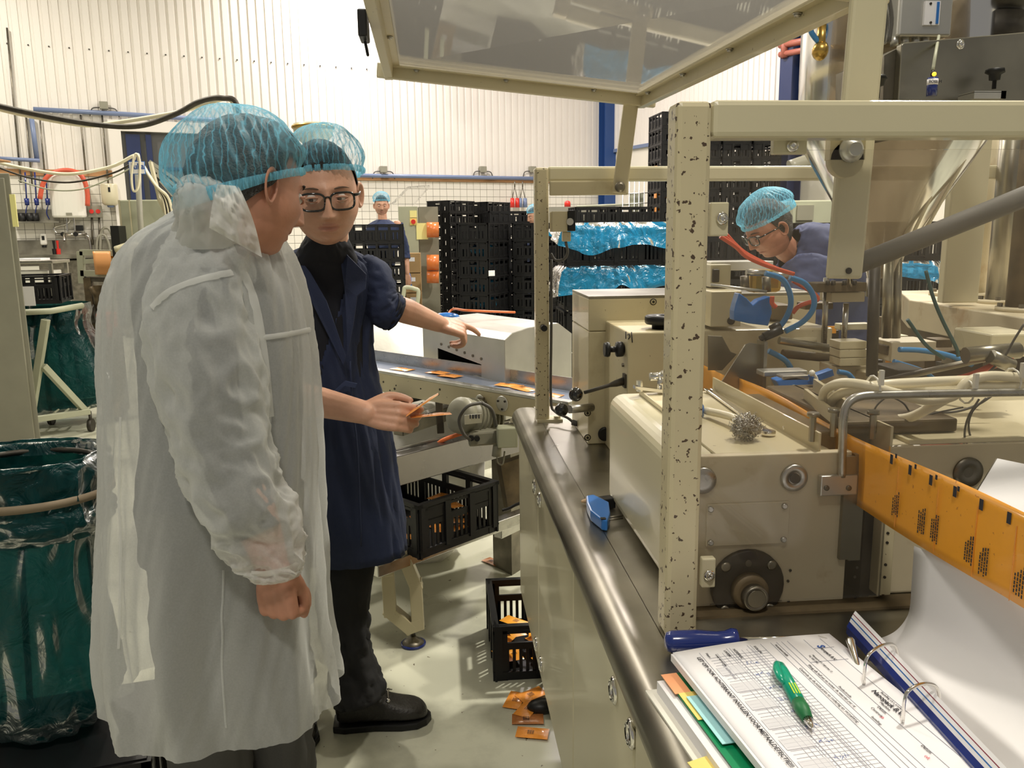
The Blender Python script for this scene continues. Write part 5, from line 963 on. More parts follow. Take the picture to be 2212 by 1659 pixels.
# crates around the conveyor
A4 = math.atan2(.658, .753)-math.pi/2
fc = V((-.09, 2.77, 0)); u2 = V((.753, .658, 0)); v2 = V((-.658, .753, 0)); c = fc+u2*.2+v2*.3
crate((c.x, c.y, .368), math.atan2(v2.y, v2.x), 'black crate holding sachets on the steel frame under the conveyor', key='f')
random.seed(5)
for i in range(14):
    k = fc+u2*random.uniform(.06, .34)+v2*random.uniform(.05, .3); sachet((k.x, k.y, .385+i*.006), random.uniform(0, 3), orangef if i % 3 else brownf, ('orange' if i % 3 else 'shiny brown')+' sachet lying inside the crate on the conveyor frame', ('orange' if i % 3 else 'brown')+' sachets in the framed crate', L=.09, W=.05, printed=False)
crate((.45, 2.775, 0), 0, 'black crate of orange sachets standing on the floor under the bench', key='f')
for i in range(16):
    sachet((random.uniform(.2, .6), random.uniform(2.63, 2.85), .03+i*.0065), random.uniform(0, 3), orange, 'orange sachet inside the crate on the floor', 'sachets in the floor crate', L=.1, W=.055)
for i, (x, y, a_, m_, lb) in enumerate(((1064, 1213, -.9, brownf, 'lone shiny brown sachet on the floor beyond the crate'), (1107, 1215, -.8, brownf, 'shiny brown sachet on the floor touching the bench edge'),
        (1112, 1512, 1.2, orangef, 'orange sachet leftmost in the pile below the floor crate'), (1148, 1500, .5, orangef, 'orange sachet topmost in the pile touching the crate'), (1140, 1530, 1.0, orangef, 'orange sachet in the middle of the floor pile'), (1165, 1525, .2, orangef, 'orange sachet at the right of the pile under the bench'), (1140, 1553, -.1, brownf, 'shiny sachet lying crosswise below the pile'), (1150, 1583, -.25, orangef, 'orange sachet nearest the viewer on the floor'))):
    p = PZ(x, y, .006+.004*(i in (3, 4))); sachet((p.x, p.y, p.z), a_, m_, lb, L=.098, W=.055)
b = B(); p = PZ(1172, 1537, .0); b.ball(p+UZ*.02, (.05, .03, .022), 12); T('glove', b, blackp, 'dark crumpled lump beside the sachet pile', 'glove')
# ------------------------------------------------------------ steel hood behind the conveyor
t = thing('detector_hood', 'brushed steel hood with chamfered roof and slot beyond the conveyor', 'machine', (.15, 3.5, .8)); 
zb_ = .80; f0 = PY(916, 830, 3.5); 
P0, P1 = V((PY(914, 720, 3.55).x, 3.55, 0)), V((PY(1090, 735, 3.05).x, 3.05, 0)); P2 = V((PY(1235, 700, 3.45).x, 3.45, 0)); hz = PY(1090, 735, 3.05).z; dd = P2-P1
za = PY(1147, 707, 3.2).z
def hp(p, z): return V((p.x, p.y, z))
ra = (za-hz); R1 = P1+dd*.32; R2 = P1+dd*.78; L1 = P0+dd*.32; L2 = P0+dd*.78
prof = [hp(P1, zb_), hp(P1, hz), hp(P1+dd*.1, hz+.02), hp(R1, za), hp(R2, za-.005), hp(P2, za-.06), hp(P2, zb_)]
vec = P0-P1
n = len(prof); b = B(); vs = prof+[p+vec for p in prof]
b.add(vs, [list(range(n))]+[(i, (i+1) % n, (i+1) % n+n, i+n) for i in range(1, n)]+[list(range(2*n-1, n-1, -1))])
# front sheet around the slot
def fr(s, z): return hp(P1+(P0-P1)*s, z)
s0, s1 = .26, .80; z0_, z1_ = PY(1010, 805, 3.15).z, PY(1000, 768, 3.25).z
zl = PY(975, 762, 3.3).z; zr_ = PY(1060, 792, 3.12).z
b.add([fr(0, zb_), fr(0, hz), fr(1, hz), fr(1, zb_), fr(s0, zr_), fr(s1, zl), fr(s1, zl-.07), fr(s0, zr_-.05)], [(0, 1, 4, 7), (1, 2, 5, 4), (2, 3, 6, 5), (3, 0, 7, 6)])
for f in b.f: pass
obj('shell', b, alu, t, solid=.003)
for k in range(6): b = B(); q = fr(s0+(s1-s0)*k/5.5, zr_+(zl-zr_)*k/5.5+.022); nn = (P1-P0).cross(UZ).normalized(); nn = nn if nn.y < 0 else -nn; b.cyl(q, q+nn*.004, .006, n=10); obj('screw', b, steeld, t)
b = B(); b.obox(hp((P0+P2)/2, .90)+V((-.02, .0, 0)), (.12, -.05, 0), (.05, .06, 0), (0, 0, .05)); obj('inner_block', b, blued, t)
b = B(); b.obox(hp((P0+P2)/2, .4)+dd*.15, (P1-P0)*.12, dd*.12, (0, 0, .4)); obj('stand', b, steeld, t)
b = B(); b.sweep(spl([hp(L1, za), hp(L1+dd*.1, za+.03), hp(L1+(P1-P0)*.3, za+.04), hp(L2+(P1-P0)*.5, za+.02)], 6), .005, 6); T('loose_wire', b, orh, 'thin loose wire resting on the top of the steel hood', 'wire')
b = B(); b.ball(hp(L1, za), (.06, .03, .02), 10); T('blue_cloth', b, bluet, 'small blue cloth edge on top of the steel hood', 'cloth')
# white sacks behind and below the conveyor
def sack(c, r, seed, lb, m_=None):
    b = B(); b.ball((0, 0, 0), 1, 44)
    for i, p in enumerate(b.v):
        q = V((math.copysign(abs(p.x)**.6, p.x)*r[0], math.copysign(abs(p.y)**.6, p.y)*r[1], math.copysign(abs(p.z)**.7, p.z)*r[2])); n1 = noise.noise(p*2+V((seed, 0, 0))); n2 = abs(noise.noise(p*5+V((0, seed, 0)))); b.v[i] = V(c)+q*(1+.12*n1-.10*n2)
    return T('bulk_sack', b, m_ or bagw, lb, 'sack')
sack((-.42, 4.3, .53), (.5, .42, .55), 3, 'bulging white woven sack standing behind the conveyor')
sack((-.10, 3.72, .40), (.28, .16, .40), 8, 'lower white woven sack showing under the conveyor beside the motor')
b = B(); b.box(-.9, 1.2, 4.9, 5.0, .0, .12)
# ------------------------------------------------------------ tool on the bench
t = thing('spray_clamp', 'blue and black plastic clamp tool beside the housing cover', 'tool', PZ(1295, 1125, BT)); zc_ = BT+.012
b = B(); b.prism([PZ(x, y, BT+.001) for x, y in ((1266, 1092), (1282, 1089), (1315, 1106), (1318, 1130), (1312, 1148), (1300, 1146), (1275, 1125), (1268, 1108))], (0, 0, .022)); obj('body', b, bluet, t, bevel=.003)
b = B(); b.obox(PZ(1303, 1120, BT+.0235), (.005, 0, 0), (0, .005, 0), (0, 0, .0008)); obj('hole', b, blackp, t)
for d_ in (0, 5): b = B(); b.cyl(PZ(1312, 1118+d_, zc_), PZ(1345, 1114+d_, zc_), .0022); obj('rod', b, steeld, t)
b = B(); b.sweep([PZ(1258, 1083, BT+.006), PZ(1275, 1080, BT+.008), PZ(1302, 1083, BT+.008)], [.003, .007, .007], 10, rnd=True); obj('grip', b, mat('beige_grip', (.55, .36, .2), .5), t)
b = B(); b.obox(PZ(1310, 1085, BT+.012), (.014, .004, 0), (-.004, .012, 0), (0, 0, .011)); b.obox(PZ(1302, 1100, BT+.008), (.008, 0, 0), (0, .006, 0), (0, 0, .007)); obj('jaw', b, blackp, t, bevel=.002)
# ------------------------------------------------------------ ring binder with forms
zp = .984; O = PZ(1453, 1409, zp); TR = PZ(1791, 1368, zp); BL = PZ(1604, 1659, zp); BR = PZ(2057, 1659, zp)
ux = (TR-O).normalized(); uy = (BL-O).normalized(); vy = (BR-TR).normalized(); uy = (uy+vy).normalized(); PWd = (TR-O).length; PL = .297
uy = (uy-ux*uy.dot(ux)).normalized()
def pg(a, c, z=0): return O+ux*a+uy*c+UZ*z
t = thing('ring_binder', 'open ring binder with form, coloured dividers and chrome rings on the bench', 'binder', pg(.15, .15, -.04))
CL = O-ux*.038; zc0 = BT-zp
cv = lambda a, c, z: pg(a-.040, c-.0, z)
b = B(); b.prism([cv(0, .012, zc0+.001), cv(.33, .012, zc0+.001), cv(.33, .36, zc0+.001), cv(0, .36, zc0+.001)], (0, 0, .004)); obj('cover', b, white, t, bevel=.001)
for a_, c0, c1, m_, z, nm in ((.012, .02, .34, paper, .020, 'page_block'), (.022, .014, .34, green, .024, 'divider'), (.0185, .016, .060, peach, .0255, 'tab'), (.0225, .060, .115, ytab, .0258, 'tab'), (.027, .072, .165, cyan, .028, 'divider')):
    b = B(); w_ = .02 if nm == 'tab' else .19
    z0 = zc0+.005 if nm == 'page_block' else zc0+z-.0008; b.prism([cv(a_, c0, z0), cv(a_+w_, c0, z0), cv(a_+w_, c1, z0), cv(a_, c1, z0)], (0, 0, (z-.005) if nm == 'page_block' else .0008)); obj(nm, b, m_, t)
b = B(); b.prism([cv(-.012, .165, zc0+.012), cv(.03, .155, zc0+.012), cv(.03, .19, zc0+.012), cv(-.008, .2, zc0+.012)], (0, 0, .0008)); obj('tab', b, ytab, t)
fm = None
b = B(); b.grid(lambda u, v: pg(u*PWd, v*PL, -.0006-.010*(1-v)*0+.004*math.sin(u*3.1)*(1-v)), 20, 20); fm = obj('form', b, paper, t, solid=.0004); 
b = B(); b.prism([pg(-.003, .002, -.010), pg(PWd, .002, -.010), pg(PWd, PL, -.010), pg(-.003, PL, -.010)], (0, 0, .009)); obj('page_block', b, paper, t)
def fz(a, c): u, v = a/PWd, c/PL; return .0001+.004*math.sin(u*3.1)*(1-v)
def ln(a0, c0, a1, c1, w_=.0004, m_=inkg, nm='form_line', seg=5):
    b = B()
    for k in range(seg):
        p, q = [(a0+(a1-a0)*s/seg, c0+(c1-c0)*s/seg) for s in (k, k+1)]; b.beam(pg(p[0], p[1], fz(*p)), pg(q[0], q[1], fz(*q)), w_, .0003)
    return b
grid_ = B(); dk = B(); shd = B()
CW = .20
for k in range(9): grid_.join(ln(.050+k*.0065, .02, .050+k*.0065, .29, .0003))
for k in range(44): grid_.join(ln(.036, .028+k*.006, .112, .028+k*.006, .00028, seg=2))
for a_ in (.030, .066, .070, .094, .098, .112, .126, .134, .141, .149, .172, .195): dk.join(ln(a_, .012, a_, .29, .0005, seg=8))
for a_, c0, c1 in ((.172, .035, .036), (.149, .065, .066)): dk.join(ln(a_, c0, .20, c0, .0005, seg=2))
for k in range(7): 
    for c0 in (.05+k*.036,): 
        for q in range(4): a0, a1 = .034+q*.008, .042+q*.008; shd.add([pg(a0, c0, fz(a0, c0)+.0001), pg(a1, c0, fz(a1, c0)+.0001), pg(a1, c0+.018, fz(a1, c0+.018)+.0001), pg(a0, c0+.018, fz(a0, c0+.018)+.0001)], [(0, 1, 2, 3)])
obj('form_shading', shd, shade_, fm, kind='stuff'); obj('form_grid', grid_, inkg, fm, kind='stuff'); obj('form_line', dk, inkg, fm, kind='stuff')
xt, yt = uy, ux
def ft(s, size, a, c, m_=ink, bold=0): text(s, size, pg(a, c, fz(a, c+.03)+.0006), xt, yt, m_, 'lettering', fm, ext=.0001, bold=bold)
ft('LET OP! OOK ACHTERKANT INVULLEN VOOR METAALDETECTIE!!!', .0072, .022, .022, ink, .0001)
ft('S', .013, .179, .030, inkb, .0005); ft('anopack B.V.', .0058, .180, .037, ink, .0001); 
ft('Nanopack B.V.', .0085, .182, .135, ink, .0002); ft('Bestelling t.b.v. productie', .004, .190, .140)
for s, z, a, c, m_ in (('LAGEN', .005, .060, .016, ink), ('NORMAAL', .005, .072, .016, ink), ('KOLOM', .005, .100, .016, ink), ('Naam:', .0045, .036, .016, ink), ('Nanopack B.V. Dijkstraat 12', .0036, .160, .05, ink), ('Tel. 020 2345', .0036, .155, .05, ink), ('Datum', .005, .168, .165, ink), ('Controle', .005, .160, .165, ink), ('Machine', .005, .176, .158, ink), ('Verantwoordelijk', .0042, .128, .018, ink), ('Controle op de juiste print en codering en verpakking', .0052, .1275, .075, ink), ('Weeg elk half uur en noteer de waarden per rij', .0048, .142, .07, ink), ('Productcode', .0045, .150, .12, ink), ('Instelling', .0045, .150, .18, ink), ('Datum', .005, .168, .235, ink), ('ja', .006, .160, .182, inkr), ('ok', .006, .160, .25, inkr), ('zie achterkant', .006, .044, .045, inkg), ('totaal aantal gram', .004, .046, .022, ink)): ft(s, z, a, c, m_)
random.seed(9); b = B()
for k in range(9):
    for a0 in (.072, .078, .084):
        c0 = .045+k*.026+random.uniform(0, .006)
        for q in range(3): p = (a0+random.uniform(0, .004), c0+random.uniform(0, .006)); r = (a0+random.uniform(0, .005), c0+random.uniform(0, .008)); b.beam(pg(*p, fz(*p)+.0003), pg(*r, fz(*r)+.0003), .0004, .0002)
obj('handwriting', b, inkb, fm, kind='stuff')
b = B(); b.beam(pg(.196, .006, fz(.196, .006)+.0006), pg(.204, .014, fz(.204, .014)+.0006), .0006, .0005); obj('staple', b, chrome, fm)
# rings and mechanism
mz = zc0+.012
b = B(); b.prism([pg(PWd+.006, .018, mz-.008), pg(PWd+.034, .018, mz-.008), pg(PWd+.034, .30, mz-.008), pg(PWd+.006, .30, mz-.008)], (0, 0, .012)); obj('ring_plate', b, blued, t, bevel=.003)
b = B(); b.prism([pg(PWd+.002, .06, mz+.004), pg(PWd+.03, .058, mz+.004), pg(PWd+.03, .17, mz+.004), pg(PWd+.002, .17, mz+.004)], (0, 0, .004)); obj('ring_mechanism', b, blackp, t, bevel=.002)
rc = []
for (x0, y0), (x1, y1), (x2, y2) in (((1866, 1478), (1862, 1415), (1936, 1445)), ((1950, 1560), (1945, 1498), (2025, 1540))):
    p0 = PZ(x0, y0, zp+.002); p2 = PZ(x2, y2, zp-.0); h = .036; d = (p2-p0); 
    pts = [p0, p0+UZ*h*.7, p0+d*.12+UZ*h, p0+d*.5+UZ*(h+.003), p0+d*.85+UZ*h*.93, p2+UZ*h*.55, p2]
    b = B(); b.sweep(spl(pts, 6), .0019, 10); obj('ring', b, chrome, t)
p = PZ(1905, 1500, zp-.015); b = B(); b.ball(p, (.014, .018, .008), 14); obj('ring_clasp', b, chrome, t)
b = B(); b.sweep([PZ(1837, 1385, zp+.012), PZ(1858, 1455, zp-.006)], [.0055, .002], 10, rnd=True); obj('ring_lever', b, chrome, t)
# pages beyond the rings, standing edge on, then the big curling white page
sd = (PZ(2131, 1659, zp+.01)-PZ(1845, 1350, zp+.01)).normalized()
dr_ = mat('dark_red_card', (.25, .02, .05), .5)
for k, (m_, o0, o1, z0_, z1_) in enumerate(((blued, -.003, .001, 0, .006), (paper, .001, .003, .006, .010), (bluet, .003, .0036, .010, .0115), (paper, .0036, .0060, .0115, .015), (dr_, .0060, .0066, .015, .016), (paper, .0066, .0095, .016, .0195))):
    p = PZ(1833, 1352, zp+.004); xx = V((1, .25, 0)).normalized(); b = B(); q = [p+xx*o0+UZ*z0_, p+xx*o1+UZ*z1_, p+xx*(o1+.0)+UZ*(z1_-.014), p+xx*o0+UZ*(z0_-.010)]; b.prism(q, sd*.36); obj('page', b, m_, t)
FP = [(1850, 1352, .955), (1862, 1368, .955), (1885, 1383, .957), (1912, 1378, .96), (1938, 1362, .963), (1958, 1335, .965), (1966, 1308, .966), (1970, 1250, .968), (1975, 1176, .97)]
fp_ = spl([PY(x, y, Y) for x, y, Y in FP], 5); Nf = len(fp_)
b = B(); b.grid(lambda u, v: fp_[min(Nf-1, int(round(u*(Nf-1))))]+sd*(v*.36)+V((1, .2, 0))*(.10*u*v)+UZ*(.002*math.sin(v*9+u*5)), Nf-1, 12); pgo = obj('curled_page', b, paperw, t, solid=.0004, label='large blank white page curling upwards')
b = B(); e_ = [p for p in fp_[20:36]]; 
t2 = thing('pen', 'green ballpoint pen with clip and dark grip lying on the form', 'pen', PZ(1720, 1500, zp)); p, q = PZ(1684, 1440, zp+.009), PZ(1757, 1577, zp+.008); d = q-p
b = B(); b.sweep([p, p+d*.1, p+d*.62], [.0066, .0076, .0076], 16); obj('barrel', b, peng, t2); b = B(); b.sweep([p+d*.6, p+d*.7, p+d*.86], [.0077, .0082, .0056], 16); obj('grip', b, pengd, t2); b = B(); b.sweep([p+d*.86, p+d*.96, p+d*.965, p+d], [.0055, .0022, .0012, .001], 14); obj('tip', b, chrome, t2)
s = d.normalized().cross(UZ); b = B(); b.sweep(spl([p+UZ*.002, p+s*.006+d*.05+UZ*.006, p+s*.009+d*.18+UZ*.007, p+s*.007+d*.34+UZ*.006], 5), [.0045]*8+[.003]*8, 10, flat=.45) if False else b.sweep([p+d*-.05, p+s*.004+d*.02+UZ*.004, p+s*.008+d*.14+UZ*.006, p+s*.0085+d*.26+UZ*.005, p+s*.006+d*.34+UZ*.003], [.004, .0045, .005, .0045, .002], 10); obj('clip', b, peng, t2)
b = B()
for k in range(3):
    o_ = (d.normalized()*0+s*(-.003+k*.003)); b.beam(p+d*.38+o_+UZ*.0074, p+d*.55+o_+UZ*.0074, .0014, .0006)
obj('lettering', b, lime, t2, kind='stuff')
t2 = thing('screwdriver', 'screwdriver with dark blue handle lying at the foot of the post', 'tool', PZ(1510, 1400, BT)); p, q = PZ(1436, 1387, BT+.017), PZ(1592, 1382, BT+.019); d = q-p
b = B(); b.sweep([p+d*t_ for t_ in (0, .03, .1, .45, .72, .84, .93, 1)], [.006, .0125, .0150, .0150, .0120, .0125, .0155, .0145], 20); obj('handle', b, blued, t2); b = B(); b.cyl(q, q+d*1.0, .0032, n=12); obj('shaft', b, chrome, t2)
# framed white sheet behind the film
q = [PY(2154, 993, 1.02), PY(2260, 1015, .98), PY(2260, 1150, .86), PY(2106, 1072, .93)]; t = thing('sheet_holder', 'clear edged holder with a white sheet behind the orange film', 'holder', q[3]); b = B(); nn = (q[1]-q[0]).cross(q[3]-q[0]).normalized()*.002; b.prism([x-nn for x in q], nn*.5); obj('sheet', b, paperw, t)
for i in (0, 3): b = B(); b.beam(q[i], q[(i+1) % 4], .003, .003); obj('edge', b, steeld, t)
# ------------------------------------------------------------ bin bags on stands
def bag(rings, seed, amp=.02, n=72, k=6, pinch=6, m_=None, open_top=True):
    """rings: (centre, rx, ry) from the rim down"""
    b = B(); R = [tuple(r) for r in rings]
    cs = spl([V(r[0]) for r in R], k); rs = spl([V((r[1], r[2], r[3] if len(r) > 3 else 0)) for r in R], k)
    def f(u, v):
        i = min(len(cs)-1, int(round(v*(len(cs)-1)))); a = 2*math.pi*u; c, r = cs[i], rs[i]; e = .8
        x = math.copysign(abs(math.cos(a))**e, math.cos(a)); y = math.copysign(abs(math.sin(a))**e, math.sin(a)); z_ = v*2.2
        w_ = noise.noise(V((math.cos(a)*pinch*.6, math.sin(a)*pinch*.6, z_*1.5+seed)))*amp+abs(noise.noise(V((math.cos(a)*3+z_*2, math.sin(a)*3, z_*4+seed))))*amp*1.6*min(1, v*3)
        return c+V((x*(r.x-w_), y*(r.y-w_), r.z*math.cos(a)))
    b.grid(f, n, len(cs)-1, closed=True); return b
Yn = 2.05; cN = PY(52, 985, Yn); zr = cN.z
t = thing('bin_bag', 'large teal bin bag held by a strap on a stand at lower left', 'bag', (cN.x, Yn, .2)); rx, ry = .165, .14
ctr = lambda x, y: PY(x, y, Yn)
rg = [(V((cN.x, Yn, zr-.03)), rx*.9, ry*.9), (V((cN.x, Yn, zr)), rx, ry), (V((cN.x, Yn, zr-.01)), rx+.010, ry+.012), (V((cN.x, Yn, zr-.06)), rx, ry+.008), (V((cN.x, Yn, zr-.11)), rx+.008, ry+.014), (V((cN.x, Yn, zr-.15)), rx-.004, ry), (V((cN.x-.015, Yn, zr-.3)), rx-.012, ry+.01), (V((cN.x-.005, Yn, zr-.48)), rx-.003, ry+.01), (V((cN.x, Yn, zr-.62)), rx+.002, ry+.02), (V((cN.x-.02, Yn, .32)), rx-.02, ry), (V((cN.x-.02, Yn, .278)), rx*.75, ry*.75), (V((cN.x-.02, Yn, .27)), .01, .01)]
obj('bag_body', bag(rg, 2, .014, n=120, k=10), bagt, t)
b = bag([(V((cN.x, Yn, zr-.004)), rx+.002, ry+.002), (V((cN.x, Yn, zr+.008)), rx+.012, ry+.010), (V((cN.x, Yn, zr-.02)), rx+.022, ry+.018), (V((cN.x, Yn, zr-.10)), rx+.02, ry+.016), (V((cN.x, Yn, zr-.15)), rx+.026, ry+.022), (V((cN.x, Yn, zr-.185)), rx+.012, ry+.01)], 5, .014, pinch=14); obj('folded_rim', b, bagt, t)
b = B(); b.grid(lambda u, v: V((cN.x+math.cos(u*2*math.pi)*(rx+.031), Yn+math.sin(u*2*math.pi)*(ry+.028), zr-.075-v*.02)), 48, 1, closed=True); obj('strap', b, mat('beige_strap', (.22, .17, .11), .7), t, solid=.002)
t = thing('bag_stand', 'dark tubular stand behind the large teal bin bag', 'stand', (cN.x, 2.25, 0)); b = B(); b.sweep([PY(178, 1060, 2.2), PY(205, 1280, 2.2), PY(225, 1500, 2.2)], .009, 8); obj('leg', b, iron, t); b = B(); b.sweep([V((cN.x+math.cos(a)*(rx-.006), Yn+math.sin(a)*(ry-.006), zr-.02)) for a in [k*math.pi/16 for k in range(33)]], .007, 8); obj('hoop', b, iron, t)
b = B(); b.sweep([V((cN.x-.12, 2.25, zr-.02)), V((cN.x-.2, 2.3, 0))], .009, 8); obj('leg', b, iron, t)
pc = PZ(170, 1560, .2); crate((cN.x-.04, 2.0, 0), R_(12), 'black crate turned under the large teal bin bag', key='f', H=.2, scale=(1, 1, 1.3))
b = B(); Mx = Matrix.Rotation(R_(12), 4, 'Z'); Mx.translation = V((cN.x-.04, 2.0, 0)); b.box(-.29, .29, -.19, .19, .256, .264); b.xf(Mx); T('cover_sheet', b, crateb, 'flat black plate on the crate under the teal bag', 'lid')
# second bag on a wheeled frame
Yf = 6.35; t = thing('bag_trolley', 'grey wheeled frame holding the rear teal bag', 'stand', (PY(120, 900, Yf).x, Yf, 0))
def fbar(x0, y0, x1, y1, r=.022, Ya=Yf, Yb=None, nm='bar'): b = B(); b.beam(PY(x0, y0, Ya), PY(x1, y1, Yb or Ya), r*2, r*2); return obj(nm, b, greyg, t, bevel=.004)
zf = .16; c0 = PZ(68, 930, .08); c1 = PZ(196, 910, .08)
b = B(); b.beam(PY(99, 690, c0.y), V((c0.x, c0.y, zf)), .05, .05); obj('upright', b, greyg, t, bevel=.004)
b = B(); b.beam(V((c0.x, c0.y, zf)), V((c1.x, c1.y, zf)), .045, .045); obj('base_bar', b, greyg, t, bevel=.004); b = B(); b.beam(PY(93, 790, c0.y), V((c1.x-.03, c1.y, zf)), .045, .045); obj('brace', b, greyg, t, bevel=.004)
b = B(); q0 = V((c0.x-.1, c0.y+.55, zf)); b.beam(q0, q0+(c1-c0)*1.0, .04, .04); obj('base_bar', b, greyg, t)
b = B(); b.beam(q0, V((q0.x+.05, q0.y-.1, PY(90, 690, c0.y).z)), .04, .04); obj('upright', b, greyg, t)
zt_ = PY(60, 678, c0.y).z
for i in range(4): b = B(); q = q0.lerp(V((c0.x, c0.y, zf)), 0)+(c1-c0)*(.3+.2*i); b.sweep([V((q.x, q.y, zf)), V((q.x+.1, q.y-.55, zf))], .008, 6); obj('grille_bar', b, greyg, t)
for q in (c0, c1, q0, V((q0.x+.45, q0.y, 0))): b = B(); b.cyl((q.x-.015, q.y, .05), (q.x+.015, q.y, .05), .05, n=16); b.cyl((q.x, q.y, .05), (q.x, q.y, zf), .012); obj('caster', b, iron, t)
b = B(); b.sweep([PY(10, 672, c0.y), PY(45, 675, c0.y), PY(110, 672, c0.y+.0), PY(178, 660, c0.y+.25)], .022, 8); obj('top_bar', b, greyg, t)
cb_ = PY(125, 668, c0.y+.62); t = thing('rear_bin_bag', 'teal bin bag hanging on the wheeled frame by the grey cabinet', 'bag', (cb_.x, cb_.y, .15))
cm = lambda x, y: PY(x, y, c0.y+.62)
rg = [(cm(115, 655), .26, .22), (cm(115, 672), .27, .23), (cm(118, 700), .26, .22), (cm(125, 740), .32, .24), (cm(142, 790), .35, .26), (cm(155, 840), .36, .26), (cm(158, 875), .34, .24, .04), (cm(155, 888), .28, .15, .06), (cm(155, 892), .25, .01, .06)]
obj('bag_body', bag(rg, 9, .02), bagt, t)
b = B(); b.grid(lambda u, v: cm(95+u*95, 668+u*0+v*(22+16*u)+6*math.sin(u*9)*v)+V((0, -.30-.04*v+.03*math.sin(u*14), 0)), 20, 5); obj('loose_flap', b, bagt, t, solid=.001)
crate((cm(76, 650).x, c0.y+.35, PY(90, 661, c0.y+.0).z), R_(12), 'black crate resting on top of the rear teal bag frame', key='f', H=.2, scale=(1.15, 1.1, 1.05))
b = B(); q = PY(56, 640, c0.y-.02); b.box(q.x-.02, q.x+.06, q.y, q.y+.004, q.z-.07, q.z+.07); T('torn_label', b, paper, 'torn white label on the crate above the rear teal bag', 'label')
# ------------------------------------------------------------ people
def gz(x, m, s): return math.exp(-((x-m)/s)**2)
def head_b(nu=120, nv=110, sc=1.0, jaw=1.0, nose=1.0):
    """head in its own frame: face towards -Y, eyes at z = 0"""
    b = B()
    def f(u, v):
        th = math.pi*(.012+.976*v); a = 2*math.pi*u
        dx, dy, dz = math.sin(th)*math.sin(a), -math.sin(th)*math.cos(a), math.cos(th)
        x, y, z = dx*.078, dy*.099, dz*.121
        sq = 1-.10*abs(math.sin(2*a))*0
        if z < 0:
            t = -z/.121; x *= (1-.20*t**1.7)*(1+.10*math.sin(min(1, t)*math.pi)*jaw); y *= (1-.52*t**1.2) if y > 0 else (1-.03*t)
            if t > .55: x *= 1+.55*(t-.55); y = y*(1+.55*(t-.55))
        else: y *= (1+.04*z/.12) if y > 0 else (1-.03*z/.12)
        fr = max(0.0, -dy)**.7 if dy < 0 else 0
        if fr > 0:
            y += .012*(1-abs(x)/.08)*0
            p = 0
            p += .0045*gz(z, .026, .011)*gz(x, 0, .05)
            for s in (-1, 1):
                p -= .0125*gz(x, s*.032, .0165)*gz(z, .003, .0125)
                p += .0045*gz(x, s*.047, .02)*gz(z, -.030, .018)
                p += .0075*nose*gz(x, s*.0125, .0062)*gz(z, -.037, .0075)
                p += .0055*gz(x, s*.033, .011)*gz(z, .0015, .0052)
            r = min(1, max(0, (.020-z)/.055)); w_ = .0070+.0048*r
            ridge = (.006+.021*r)*nose if z > -.035 else .027*nose*math.exp(-((z+.035)/.0075)**2)
            if z > .020: ridge = .006*math.exp(-((z-.02)/.012)**2)
            p += ridge*math.exp(-(x/w_)**2)
            p += .0065*gz(z, -.0595, .0055)*gz(x, 0, .020)-.0068*gz(z, -.0655, .0024)*gz(x, 0, .024)+.0072*gz(z, -.0725, .0055)*gz(x, 0, .017)
            p -= .0035*gz(z, -.084, .006)*gz(x, 0, .02); p += .0095*gz(z, -.103, .014)*gz(x, 0, .022)
            p -= .0018*gz(x, 0, .004)*gz(z, -.050, .006)
            y -= p*min(1, fr*1.3)
        return V((x*sc, y*sc, z*sc))
    b.grid(f, nu, nv, closed=True)
    vs = b.v
    # lips carry their own material
    for i, fc in enumerate(b.f):
        c = sum((vs[k] for k in fc), V((0, 0, 0)))/len(fc)/sc
        if c.y < -.07 and abs(c.x) < .0235*(1-((c.z+.0655)/.012)**2)**.5 if abs(c.z+.0655) < .0105 else False: b.m[i] = 1
    b.f.append(list(range(nu))[::-1]); b.s.append(True); b.m.append(0)
    b.f.append([nv*nu+j for j in range(nu)]); b.s.append(True); b.m.append(0)
    return b
def ear_b(s=1, sc=1.0):
    b = B()
    def f(u, v):
        a = 2*math.pi*u; r = v; k = 1+.18*math.cos(a-1.2); y = .0175*r*math.cos(a)*k; z = .033*r*math.sin(a)*(1 if math.sin(a) > 0 else .92)
        rim = .0075*gz(r, .82, .16)-.006*gz(r, .45, .25)*(1 if True else 0); tilt = .010*(y/.0175)+.004
        return V((s*(.079+rim+tilt*1.1*(.4+.6*r)), y+.006, z-.010))*sc
    b.grid(f, 28, 9, closed=True)
    def g(u, v):
        p = f(1-u, v); p.x -= s*.004*sc*(1.2-v); return p
    b.grid(g, 28, 9, closed=True); return b
def orient(g, roll=0, up=(0, 0, 1)):
    """matrix whose -Y axis looks along g"""
    g = V(g).normalized(); y = -g; x = y.cross(V(up)).normalized(); z = x.cross(y)
    M = Matrix((x, y, z)).transposed().to_4x4(); return M@Matrix.Rotation(roll, 4, 'Y')
